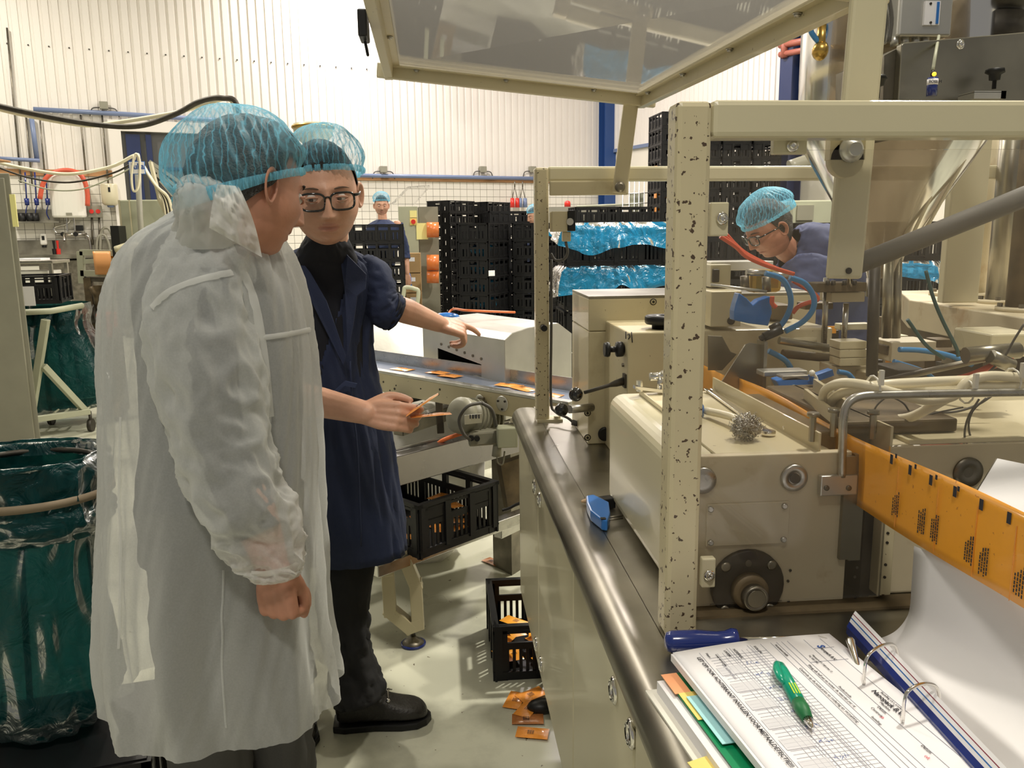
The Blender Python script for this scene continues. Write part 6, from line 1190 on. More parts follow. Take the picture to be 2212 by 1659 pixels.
def hand_parts(L, wrist, d, back, thumb_side, curl=(.3, .4, .3), size=1.0, spread=.08, idx=None, thumb=(.5, .3), tcurl=.5):
    """adds a palm, four fingers and a thumb as rounded chains to the list L. d: towards the fingers, back: back of the hand, thumb_side: +1/-1"""
    d = V(d).normalized(); bk = V(back); bk = (bk-d*bk.dot(d)).normalized(); s = d.cross(bk).normalized()*thumb_side; w_ = V(wrist); k = size
    for j, o in enumerate((.026, .009, -.009, -.025)):
        L.append(([w_+s*o*.55*k, w_+d*.045*k+s*o*.9*k+bk*.002, w_+d*(.088-abs(j-1.2)*.004)*k+s*o*k], [.0135*k, .0135*k, .0115*k], 1.0))
    L.append(([w_-bk*.006*k, w_+d*.05*k-bk*.008*k], [.020*k, .020*k], 1.0))
    for j, (o, l) in enumerate(((.026, .92), (.009, 1.0), (-.009, .95), (-.025, .78))):
        c = idx if (idx and j == 0) else curl; p = w_+d*(.088-abs(j-1.2)*.004)*k+s*o*k; ang = 0; dd = (d+s*(1.3-j)*spread).normalized(); P = [p]; R__ = [.0100*k]
        ax = s
        for q, (ln_, r_) in enumerate(((.044, .0092), (.027, .0083), (.022, .0068))):
            ang += c[q]; v = dd*math.cos(ang)-bk*math.sin(ang); p = p+v*ln_*l*k; P.append(p); R__.append(r_*k)
        L.append((P, R__, 1.0))
    p = w_+d*.018*k+s*.026*k-bk*.006*k; t1 = (d*.62+s*thumb[0]-bk*thumb[1]).normalized(); P = [w_+d*.005*k+s*.012*k, p, p+t1*.038*k]; t2 = (t1*(1-tcurl)+d*tcurl-bk*.25*tcurl).normalized(); P.append(P[-1]+t2*.030*k); t3 = (t2+d*.3-s*.35*tcurl).normalized(); P.append(P[-1]+t3*.024*k)
    L.append((P, [.016*k, .0145*k, .0115*k, .0100*k, .0078*k], 1.0))
def chain_b(L, n=14):
    b = B()
    for P, R__, fl in L: b.sweep(spl(P, 3) if len(P) > 2 else P, [R__[0]]*0+(sum([[R__[i]+(R__[i+1]-R__[i])*q/3 for q in range(3)] for i in range(len(P)-1)], [])+[R__[-1]] if len(P) > 2 else R__), n, flat=fl, rnd=True)
    return b
def face_extras(t, M, sc, glasses=False, brow=hairm, gaze=(0, 0)):
    for s in (-1, 1):
        b = B(); c = V((s*.032, -.0785, .0015))*sc; b.ball(c, .0125*sc, 20); b.xf(M); e = obj('eye', b, eyew, t)
        gd = V((gaze[0], -1, gaze[1])).normalized(); b = B(); b.lathe(c+gd*.0117*sc, gd, [(.0055*sc, -.0012), (.0050*sc, .0002*sc), (.001, .0010*sc)], 16); b.xf(M); obj('iris', b, irism, e)
        for up, r_ in ((1, .0026), (-1, .0018)):
            b = B(); P = [c+V((math.cos(a)*.0155*sc*s, -math.sin(a)*.0118*sc-.0015*sc, up*math.sin(a)*(.0052 if up > 0 else .0058)*sc)) for a in [math.pi*k/8 for k in range(9)]]; b.sweep(P, r_*sc, 8, rnd=True); b.xf(M); obj('eyelid', b, t['_skin_mat'] if False else SK, t)
        b = B(); P = [V((s*(.013+.040*k), -.097+.018*k*k+.0015, .0235+.006*math.sin(k*2.6)-.004*k))*sc for k in (0, .2, .4, .6, .8, 1)]; b.sweep(P, [.0020*sc, .0032*sc, .0034*sc, .0030*sc, .0022*sc, .001*sc], 8, flat=.6); b.xf(M); obj('eyebrow', b, brow, t)
    if glasses:
        gl = B(); lens = []
        for s in (-1, 1):
            cx = s*.0335; P = []
            for k in range(29):
                a = 2*math.pi*k/28; x = math.copysign(abs(math.cos(a))**.62, math.cos(a))*.0275; z = math.copysign(abs(math.sin(a))**.62, math.sin(a))*.0195
                P.append(V((cx+x, -.1085+.010*((cx+x)/.06)**2, -.002+z))*sc)
            gl.sweep(P, .0026*sc, 8); lens.append(P)
        gl.sweep([V((-.0075, -.1095, .008))*sc, V((0, -.112, .010))*sc, V((.0075, -.1095, .008))*sc], .0019*sc, 8)
        for s in (-1, 1): gl.sweep([V((s*.061, -.1, .010))*sc, V((s*.073, -.088, .009))*sc, V((s*.083, -.03, .006))*sc, V((s*.084, .0, .002))*sc, V((s*.083, .015, -.012))*sc], [.0034*sc, .0032*sc, .0026*sc, .0022*sc, .0022*sc], 8)
        gl.xf(M); g = obj('glasses', gl, ballm, t, label='dark framed glasses')
        for P in lens: b = B(); b.add(P[:-1], [list(range(len(P)-1))]); b.xf(M); obj('lens', b, lens_, g)
def cap_b(fn, nu=150, nv=60): b = B(); b.grid(fn, nu, nv, closed=True); return b
def hairnet(t, M, sc, rx, ry, rz, cz, tilt, band_r, band_z, seed, puff=.010, lab=None, vmax=.66, mats=None, off=(0, 0, 0)):
    """bouffant: shell from the crown to an elastic band; own frame as the head's"""
    Rt = Matrix.Rotation(tilt, 4, 'X'); o = V(off)
    def shell(u, v, extra=0):
        a = 2*math.pi*u; th = math.pi*(.01+vmax*v); st, ct = math.sin(th), math.cos(th)
        pl = math.sin(a*30+seed+6*noise.noise(V((math.cos(a)*2, math.sin(a)*2, v*2+seed))))*.0032*min(1, v*2.2)
        lump = noise.noise(V((math.cos(a)*2.2*st, math.sin(a)*2.2*st, ct*2+seed)))*puff+abs(noise.noise(V((math.cos(a)*6, math.sin(a)*6, v*5+seed))))*puff*.5
        k = 1.0 if v < .86 else 1-(v-.86)/.14*.10
        p = V((math.sin(a)*st*(rx+lump+pl)*k, -math.cos(a)*st*(ry+lump+pl)*k, ct*(rz+lump*.5)+cz)); return M@(Rt@(p*sc)+o*sc)
    b = B(); b.grid(shell, 180, 50, closed=True); n_ = obj('hairnet', b, net, t, label=lab)
    c0 = []; 
    def band(u, v):
        p0 = shell(u, 1.0); c = M@(Rt@V((0, 0, (math.cos(math.pi*(.01+vmax))*rz+cz)*sc))+o*sc); d = (p0-c); a = 2*math.pi*u
        zz = Vz*(-(.014+.012*max(0, math.cos(a+math.pi)))*v*sc+.003*math.sin(a*34)*sc*(1-abs(2*v-1))); w_ = .0025*math.sin(a*60)*sc
        return c+d*(1.025-.01*v+.02*math.sin(math.pi*v))+d.normalized()*w_+zz
    Vz = (M.to_3x3()@(Rt.to_3x3()@V((0, 0, 1)))).normalized()
    b = B(); b.grid(band, 240, 5, closed=True); obj('gathered_band', b, netb, n_); return n_
# -------- blue coated man (behind) ------------------------------------------------------------
SK = skin2
t = thing('person', 'person in dark blue work coat, black glasses and blue hairnet pointing right', 'person', (-.38, 2.4, 0))
HC = PY(699, 418, 2.18); hs = 1.06
Mh = Matrix.Translation(HC)@orient((.20, -.95, -.20), math.radians(-3))
L = []
sh_l, sh_r = V((-.62, 2.40, 1.40)), PY(788, 585, 2.40)
neck0 = HC+V((-.005, .03, -.06)); L.append(([HC+V((0, .045, -.04)), HC+V((-.005, .090, -.12)), HC+V((-.01, .155, -.17))], [.056, .052, .040], 1.0))
# left forearm reaching right with the pointing hand
el = PY(826, 652, 2.36); wr = PY(950, 700, 2.52)
L.append(([sh_r, sh_r.lerp(el, .5)+V((.01, 0, 0)), el, el.lerp(wr, .4), wr], [.036, .036, .034, .038, .026], 1.0))
dv = (PY(1035, 722, 2.56)-wr).normalized(); bk = V((.15, -.55, .82))
hand_parts(L, wr-dv*.008, dv, bk, -1, curl=(1.0, 1.1, .7), size=.98, idx=(.18, .22, .15), thumb=(.5, .35), tcurl=.7)
# right forearm holding sachets in front of the coat
el2 = PY(590, 845, 2.12); wr2 = PY(795, 893, 2.02)
L.append(([V((-.62, 2.36, 1.36)), V((-.66, 2.28, 1.2)), el2, el2.lerp(wr2, .5), wr2], [.05, .046, .043, .039, .029], 1.0))
dv2 = (PY(905, 905, 1.98)-wr2).normalized(); bk2 = V((.05, -.93, .28))
hand_parts(L, wr2-dv2*.01, dv2, bk2, -1, curl=(.75, .95, .6), size=1.04, spread=.02, idx=(.55, .8, .5), thumb=(.42, .15), tcurl=.9)
bod = remesh(chain_b(L), .0035, 3); bod.m = [0]*len(bod.f); bod.join(head_b(sc=hs, jaw=1.15, nose=1.22).xf(Mh)); 
for s in (-1, 1): bod.join(ear_b(s, hs).xf(Mh))
body = obj('body', bod, [SK, lipm], t)
face_extras(t, Mh, hs, glasses=True, brow=mat('brown_brow', (.10, .06, .035), .7), gaze=(-.35, -.05))
def hair_cap(t, M, sc, seed, mt, low=-.02, front=.045, back=-.05, th=.006, hl=.72):
    b = B()
    def f(u, v):
        a = 2*math.pi*u; ca = math.cos(a)
        zlow = (front if ca > .35 else front+(low-front)*min(1, (.35-ca)/.35)) if ca > 0 else low+(back-low)*min(1, -ca/.5)
        z1 = .121; z = z1*.999-(z1-zlow)*v**1.3; r = math.sqrt(max(0, 1-(z/.121)**2)); k = 1
        y = -ca*r*.099; x = math.sin(a)*r*.078
        if z < 0 and y > 0: y *= 1-.4*(-z/.12)
        n_ = V((x, y, z+.02)).normalized(); return (V((x, y, z))+n_*(th*(.6+.4*math.sin(min(1, v)*math.pi))+.003*noise.noise(V((x*60, y*60, z*60+seed)))))*sc
    b.grid(f, 110, 44, closed=True); b.xf(M); return obj('hair', b, mt, t)
hair_cap(t, Mh, hs, 3, hairm, low=.0, front=.068, back=-.06, th=.007)
hairnet(t, Mh, hs, .100, .126, .104, .046, math.radians(-14), 0, 0, 2.0, .008, 'blue hairnet with gathered band', vmax=.50, off=(.006, .018, .010))
# coat: rows of (pixel y, left x, right x, plane, half depth)
def coat_rows(rows, k=5):
    out = []
    for y, xl, xr, Yp, hd, ex in rows:
        a, c = PY(xl, y, Yp), PY(xr, y, Yp); out.append(((a+c)/2, (c-a).length/2, hd, ex))
    cs = spl([r[0] for r in out], k); q = spl([V((r[1], r[2], r[3])) for r in out], k); return cs, q
def coat_b(rows, seed, fold=.012, nu=140, k=6, cut=None, foldf=5, dirx=0, vert=1.0, flute=0.0):
    cs, q = coat_rows(rows, k); N = len(cs); b = B()
    def f(u, v):
        i = min(N-1, int(round(v*(N-1)))); a = 2*math.pi*u; c, r = cs[i], q[i]; e = r.z
        x = math.copysign(abs(math.sin(a))**e, math.sin(a)); y = -math.copysign(abs(math.cos(a))**e, math.cos(a))
        P_ = V((math.cos(a)*foldf*.5, math.sin(a)*foldf*.5, v*vert*2.2+seed)); n1 = noise.noise(P_); n2 = abs(noise.noise(V((math.cos(a)*foldf, math.sin(a)*foldf, v*vert*5+seed+4)))); n3 = abs(noise.noise(V((math.cos(a+v*2)*9, math.sin(a+v*2)*9, v*vert*9+seed))))
        d = fold*(n1*1.2-n2*1.3-n3*.5)*min(1, v*5+.15)+flute*math.sin(a*9+seed+3*noise.noise(V((math.cos(a), math.sin(a), seed))))*v*v
        return V((c.x+x*(r.x+d), c.y+y*(r.y+d), c.z+.006*n1*(v > .9)))
    b.grid(f, nu, N-1, closed=True)
    if cut: 
        keep = [i for i, fc in enumerate(b.f) if not cut(sum((b.v[j] for j in fc), V((0, 0, 0)))/4)]
        b.f = [b.f[i] for i in keep]; b.s = [b.s[i] for i in keep]; b.m = [b.m[i] for i in keep]
    return b
R2_ = [(528, 668, 738, 2.36, .06, 1), (540, 640, 762, 2.38, .075, .95), (560, 600, 795, 2.39, .095, .85), (590, 580, 812, 2.40, .115, .8), (640, 574, 812, 2.40, .125, .8), (720, 580, 806, 2.40, .13, .82), (790, 588, 812, 2.40, .135, .85), (880, 600, 832, 2.40, .14, .9), (980, 612, 852, 2.40, .15, .9), (1080, 622, 868, 2.40, .16, .92), (1185, 632, 884, 2.40, .165, .92)]
def vcut(p):
    if p.y > 2.33: return False
    v1 = PY(690, 800, 2.3); tt = (p.z-v1.z)/(PY(700, 540, 2.3).z-v1.z); 
    if tt < 0: return False
    xl = v1.x+(PY(640, 540, 2.3).x-v1.x)*tt; xr = v1.x+.05*tt+(PY(738, 560, 2.3).x-v1.x)*tt; return xl < p.x < xr
cb2 = coat_b(R2_, 1.5, .016, cut=vcut, nu=170, vert=1.2); coat = obj('coat', cb2, navy, t, solid=.004, label='dark blue work coat')
# shirt inside
R3_ = [(504, 664, 746, 2.28, .086, 1), (528, 650, 758, 2.29, .102, .95), (550, 636, 770, 2.325, .112, .95), (580, 608, 785, 2.37, .116, .9), (640, 596, 795, 2.39, .116, .82), (760, 600, 795, 2.39, .122, .82), (900, 630, 800, 2.4, .11, .85)]
obj('shirt', coat_b(R3_, 4.5, .005, nu=90), polo, t, label='black polo shirt')
def strip(path, m_, nm, par, w0, th=.006):
    b = B(); b.prism([PY(x, y, Y) for x, y, Y in path], (0, -th, 0)); return obj(nm, b, m_, par, bevel=.0015)
def lapel(pts, nm='lapel', m_=navyl):
    b = B(); P = [PY(x, y, Y) for x, y, Y in pts]; b.prism(P, V((0, -.005, 0))); return obj(nm, b, m_, coat, bevel=.002)
lapel([(640, 548, 2.262), (616, 576, 2.27), (622, 606, 2.262), (664, 614, 2.25), (672, 650, 2.245), (742, 790, 2.235), (748, 770, 2.235), (706, 650, 2.24), (672, 590, 2.25)], m_=navy)
lapel([(738, 532, 2.275), (752, 552, 2.262), (792, 592, 2.262), (790, 625, 2.255), (772, 640, 2.25), (764, 700, 2.245), (750, 775, 2.236), (748, 700, 2.24), (744, 620, 2.25), (736, 565, 2.265)], m_=navy)
b = B(); P = [PY(756, 780, 2.255), PY(762, 880, 2.25), PY(772, 980, 2.235), (PY(780, 1180, 2.225))]; b.sweep(spl(P, 5), .003, 6, flat=1); obj('front_edge', b, navy, coat)
b = B(); b.prism([PY(700, 862, 2.247), PY(746, 822, 2.247), PY(772, 828, 2.25), PY(768, 838, 2.25), PY(745, 834, 2.247), PY(702, 872, 2.247)], (0, -.004, 0)); obj('pocket_edge', b, navyl, coat, bevel=.001)
def sleeve_b(P, Rr, seed, amp=.006, n=60, k=10, cuff=None, flat=1.0, fr=1.0):
    P = spl(P, k); Rr = [x.x for x in spl([V((r, 0, 0)) for r in Rr], k)]; b = B(); N = len(P); x = None; rows = []
    for i in range(N):
        d = (P[min(i+1, N-1)]-P[max(i-1, 0)]).normalized()
        if x is None: x, y = b.frame(d)
        else: x = (x-d*x.dot(d)).normalized(); y = x.cross(d)
        rows.append((P[i], x.copy(), y.copy(), Rr[i]))
    def f(u, v):
        i = min(N-1, int(round(v*(N-1)))); p, x_, y_, r = rows[i]; a = 2*math.pi*u
        w_ = amp*(noise.noise(V((math.cos(a)*1.6*fr, math.sin(a)*1.6*fr, v*7*fr+seed)))*1.4-abs(noise.noise(V((math.cos(a)*2.4*fr+v*4, math.sin(a)*2.4*fr, v*16*fr+seed))))*1.8-.7*abs(noise.noise(V((math.cos(a)*5*fr, math.sin(a)*5*fr+v*6, v*26+seed)))))
        return p+x_*((r+w_)*math.cos(a))+y_*((r+w_)*flat*math.sin(a))
    b.grid(f, n, N-1, closed=True); return b
obj('sleeve', sleeve_b([PY(776, 580, 2.40), PY(798, 600, 2.385), PY(812, 640, 2.37), PY(828, 664, 2.37), PY(846, 674, 2.385)], [.050, .064, .060, .057, .054], 3, .005, fr=.8), navy, t, solid=.003)
obj('cuff', sleeve_b([PY(838, 668, 2.38), PY(846, 672, 2.385), PY(856, 677, 2.39)], [.056, .054, .052], 5, .003, k=5), polo, t, solid=.003)
obj('sleeve', sleeve_b([V((-.55, 2.40, 1.40)), V((-.64, 2.34, 1.28)), V((-.66, 2.24, 1.15)), PY(590, 845, 2.12), PY(640, 855, 2.10)], [.07, .07, .065, .062, .055], 7, .008), navy, t, solid=.003)
# trousers and boots
def leg(hip, knee, ank, r, seed, m_, nm='trouser_leg'): return obj(nm, sleeve_b([hip, hip.lerp(knee, .5), knee, knee.lerp(ank, .55), ank], r, seed, .010, n=48), m_, t, solid=.003)
ANK = PY(772, 1508, 2.30); leg(V((-.26, 2.40, .84)), PY(742, 1310, 2.34), ANK, [.10, .09, .078, .075, .088], 2, trous); leg(V((-.46, 2.44, .84)), V((-.50, 2.46, .45)), V((-.50, 2.50, .10)), [.10, .09, .075, .07, .08], 5, trous)
def boot(heel, d, Lg, name='boot', hgt=.12, m_=leather):
    d = V(d).normalized(); s = V((-d.y, d.x, 0)); b = B(); h = V((heel.x, heel.y, 0))
    pr = [(0, .040, .02, .11), (.04, .044, .02, .145), (.09, .046, .02, .14), (.13, .046, .02, .115), (.17, .050, .02, .088), (.21, .053, .02, .075), (.245, .050, .02, .070), (.27, .038, .02, .056), (.282, .016, .022, .036)]
    k = Lg/.282
    def f(u, v):
        i = min(len(pr)-1, int(round(v*(len(pr)-1)))); x, w_, z0, z1 = pr[i]; a = 2*math.pi*u; e = .75
        return h+d*(x*k)+s*(math.copysign(abs(math.cos(a))**e, math.cos(a))*w_)+UZ*((z0+z1)/2+math.copysign(abs(math.sin(a))**e, math.sin(a))*(z1-z0)/2)
    b.grid(f, 28, len(pr)-1, closed=True); b.f += [list(range(28))[::-1], [(len(pr)-1)*28+j for j in range(28)]]; b.s += [False]*2; b.m += [0]*2
    bt = obj(name, b, m_, t, subd=1)
    b = B(); ol = [(-.004, .036), (.03, .046), (.12, .044), (.2, .056), (.25, .053), (.278, .034), (.292, .008)]; poly = [h+d*(x*k)+s*w_ for x, w_ in ol]+[h+d*(x*k)-s*w_ for x, w_ in ol[::-1]]; b.prism(poly, (0, 0, .022)); obj('sole', b, blackp, bt, bevel=.004)
    b = B(); 
    for q in range(3): c = h+d*((.10+q*.032)*k)+UZ*(.140-q*.018); b.sweep(spl([c-s*.03-UZ*.01, c+UZ*.006, c+s*.03+d*.01-UZ*.01], 4), .0022, 6)
    obj('lace', b, steeld, bt); b = B()
    for q in range(3):
        for sg in (-1, 1): c = h+d*((.10+q*.032)*k)+UZ*(.130-q*.018)+s*.032*sg; b.lathe(c, (s*sg+UZ*.6), [(.006, 0), (.006, .002), (.0025, .003)], 10)
    obj('eyelet', b, chrome, bt); return bt
hp_ = PZ(722, 1583, 0); tp_ = PZ(922, 1566, 0); boot(hp_+V((0, .03, 0)), tp_-hp_, .285); boot(V((-.52, 2.52, 0)), V((.3, -.9, 0)), .28)
# sachets held in the fingers
def tiltM(a, c, w_up):
    x = (c-a).normalized(); z = V(w_up); z = (z-x*z.dot(x)).normalized(); y = z.cross(x); return Matrix((x, y, z)).transposed().to_4x4()
a, c = PY(884, 893, 1.985), PY(940, 855, 1.99); sachet((a+c)/2, 0, orangef, 'orange sachet held upwards between thumb and finger', tilt=tiltM(a, c, (-.3, .08, .95)), L=.095, W=.05, th=.004)
a, c = PY(892, 900, 1.99), PY(968, 893, 2.0); sachet((a+c)/2, 0, orangef, 'orange sachet held level in the same hand', tilt=tiltM(a, c, (.0, .09, .98)), L=.10, W=.05, th=.004)
# -------- gowned man in front ------------------------------------------------------------
SK = skin; Yg = 1.72
t = thing('person', 'person seen from behind in translucent white gown and blue hairnet', 'person', (-.50, Yg, 0))
EC = PY(538, 410, 1.62); g1 = V((.74, .62, -.26)); hs = 1.02
Mh = Matrix.Translation(EC)@orient(g1, math.radians(6))
L = []; L.append(([EC+V((-.03, .02, -.04)), EC+V((-.06, .03, -.13)), EC+V((-.10, .06, -.22))], [.060, .060, .075], 1.0))
WRf = PY(592, 1235, 1.50); dvf = V((.05, -.0, -1)).normalized()
L.append(([PY(500, 1010, 1.54), PY(552, 1120, 1.52), WRf], [.045, .042, .030], 1.0)); hand_parts(L, WRf-dvf*.012, dvf, V((-.35, -.93, 0)), -1, curl=(1.3, 1.45, .9), size=1.12, spread=.0, thumb=(.10, .35), tcurl=1.0)
bod = remesh(chain_b(L), .0035, 3); bod.join(head_b(sc=hs, jaw=1.2).xf(Mh))
for s in (-1, 1): bod.join(ear_b(s, hs*1.08).xf(Mh))
obj('body', bod, [SK, lipm], t); face_extras(t, Mh, hs, brow=hairm)
hair_cap(t, Mh, hs, 8, hairg, low=-.005, front=.06, back=-.045, th=.021)
hairnet(t, Mh, hs, .108, .130, .118, .016, math.radians(-27), 0, 0, 5.0, .011, 'large blue hairnet puffed at the back', vmax=.54, off=(.0, .020, .012))
# dark clothes below the gown
RB = [(455, 395, 545, 1.74, .07, 1), (500, 330, 590, 1.74, .13, .9), (560, 300, 610, 1.74, .17, .85), (680, 300, 640, 1.74, .17, .85), (800, 310, 650, 1.74, .16, .9), (950, 310, 650, 1.74, .15, .9), (1080, 300, 650, 1.74, .15, .9)]
obj('shirt', coat_b(RB, 12, .012, nu=90), shirtd, t, label='dark shirt under the gown')
RT = [(1060, 300, 655, 1.74, .155, .9), (1180, 305, 655, 1.74, .16, .9)]; obj('trouser_top', coat_b(RT, 14, .004, nu=60), greyt, t)
def gleg(x0, x1, Yp, seed):
    P = [PY(x0, 1150, Yp), PY(x0+3, 1350, Yp), PY(x1, 1600, Yp)]; e = PY(x1, 1659, Yp); P.append(V((e.x, e.y+.02, .04))); return obj('trouser_leg', sleeve_b(P, [.105, .10, .088, .085], seed, .010, n=48), greyt, t, solid=.003)
gleg(430, 450, 1.68, 3); gleg(560, 600, 1.80, 6)
for x, Yp in ((450, 1.68), (600, 1.80)):
    e = PY(x, 1659, Yp); boot(V((e.x-.08, e.y, 0)), V((.95, .25, 0)), .28)
obj('shirt_sleeve', sleeve_b([PY(468, 600, 1.60), PY(462, 760, 1.56), PY(470, 920, 1.55), PY(512, 1040, 1.53), PY(560, 1150, 1.51)], [.075, .060, .055, .050, .045], 3, .006), shirtd, t)
# gown: body, hood collar, sleeve, cuff, back seam
RG = [(432, 410, 545, 1.72, .075, 1), (452, 385, 562, 1.72, .10, 1), (478, 345, 582, 1.72, .14, .95), (510, 300, 600, 1.72, .175, .88), (560, 264, 625, 1.72, .20, .84), (640, 243, 652, 1.72, .215, .84), (760, 236, 672, 1.72, .215, .86), (900, 234, 684, 1.72, .21, .88), (1040, 232, 690, 1.72, .215, .9), (1180, 224, 697, 1.72, .225, .92), (1320, 218, 706, 1.72, .235, .94), (1420, 222, 720, 1.72, .235, .94), (1505, 236, 732, 1.72, .225, .95)]
gb = coat_b(RG, 21, .017, nu=230, k=9, foldf=3.6, vert=.45, flute=.015)
gw = obj('gown', gb, gown, t, label='translucent white disposable gown')
def hood_rows():
    rows = [(376, 420, 495, 1.62, .06, 1), (388, 398, 520, 1.62, .10, .95), (410, 386, 545, 1.615, .125, .92), (445, 384, 558, 1.62, .135, .92), (485, 388, 572, 1.64, .14, .92), (535, 380, 585, 1.68, .15, .95)]; return rows
hb = coat_b(hood_rows(), 33, .012, nu=120, k=8, foldf=3.2, vert=.6)
keep = [i for i, fc in enumerate(hb.f) if (lambda c: not (c.x > PY(505, 440, c.y).x and c.y > 1.60 and c.z > PY(500, 530, 1.68).z))(sum((hb.v[j] for j in fc), V((0, 0, 0)))/4)]
hb.f = [hb.f[i] for i in keep]; hb.s = [hb.s[i] for i in keep]; hb.m = [0]*len(keep); obj('collar', hb, gownd, gw, label='crumpled white collar')
# pointed collar flap in front of the neck
def cflap(u, v):
    c = [(470, 398), (516, 402), (566, 556), (452, 492)]; x = (c[0][0]*(1-u)+c[1][0]*u)*(1-v)+(c[3][0]*(1-u)+c[2][0]*u)*v; y = (c[0][1]*(1-u)+c[1][1]*u)*(1-v)+(c[3][1]*(1-u)+c[2][1]*u)*v
    x += 10*math.sin(v*math.pi)*(u-.3); return PY(x, y, 1.475+.035*u*u-.012*math.sin(u*3)*math.sin(v*3)+.012*noise.noise(V((u*4, v*4, 3)))+.006*noise.noise(V((u*11, v*11, 7))))
b = B(); b.grid(cflap, 26, 26); obj('collar_flap', b, gownd, gw)
sl = sleeve_b([PY(455, 560, 1.62), PY(440, 640, 1.57), PY(448, 780, 1.54), PY(470, 920, 1.52), PY(505, 1030, 1.505), PY(555, 1130, 1.50), PY(588, 1200, 1.50), PY(594, 1236, 1.50)], [.088, .100, .100, .096, .094, .088, .072, .050], 41, .016, n=120, k=14, fr=.62)
so = obj('sleeve', sl, gown, gw)
b = sleeve_b([PY(590, 1205, 1.50), PY(593, 1225, 1.50), PY(595, 1242, 1.50)], [.062, .056, .048], 3, .004, n=60, k=5); obj('cuff', b, gownd, so)
def seam(pts, w_, nm, par, m_=gownd): b = B(); P = spl([PY(*p) for p in pts], 6); b.grid(lambda u, v: P[min(len(P)-1, int(round(v*(len(P)-1))))]+V((w_*(u-.5), -.002*math.sin(v*20), 0)), 2, len(P)-1); return obj(nm, b, m_, par)
# folds that stand proud: doubled cloth at the front edge and arm seam
def on_gown(x, y, off=.004):
    """point of the gown surface met by the ray through that direction"""
    return PY(x, y, 1.50)
from mathutils.bvhtree import BVHTree
def bvh(b): return BVHTree.FromPolygons([tuple(v) for v in b.v], [tuple(f) for f in b.f])
tg = bvh(gb); ts = bvh(sl)
def strap_on(tree, pts, w_, nm, par, m_=gownd, lift=.003, k=8):
    px_ = spl([V((x, y, 0)) for x, y in pts], k); b = B(); P = []
    for q in px_:
        d = ray(q.x, q.y).normalized(); h = tree.ray_cast(CAM, d)
        if h[0] is not None: P.append((h[0], h[1] if h[1].dot(d) < 0 else -h[1]))
    for i in range(len(P)-1):
        pass
    vs = []; 
    for i, (p, n_) in enumerate(P):
        d = (P[min(i+1, len(P)-1)][0]-P[max(0, i-1)][0]).normalized(); s = d.cross(n_).normalized(); vs += [p+n_*lift-s*w_/2, p+n_*(lift*1.6), p+n_*lift+s*w_/2]
    if len(P) > 2: b.add(vs, [(3*i+j, 3*i+j+1, 3*i+4+j, 3*i+3+j) for i in range(len(P)-1) for j in (0, 1)], True); obj(nm, b, m_, par)
strap_on(ts, [(330, 665), (360, 635), (410, 612), (470, 595), (500, 590)], .012, 'seam', so)
strap_on(tg, [(470, 480), (500, 540), (545, 640), (568, 760), (582, 900)], .016, 'seam', gw)
strap_on(tg, [(560, 730), (620, 722), (668, 712)], .010, 'seam', gw)
strap_on(tg, [(482, 1230), (480, 1400), (485, 1520), (490, 1570)], .004, 'seam', gw, gown)
strap_on(tg, [(262, 900), (258, 1060), (262, 1200), (258, 1400)], .005, 'seam', gw)
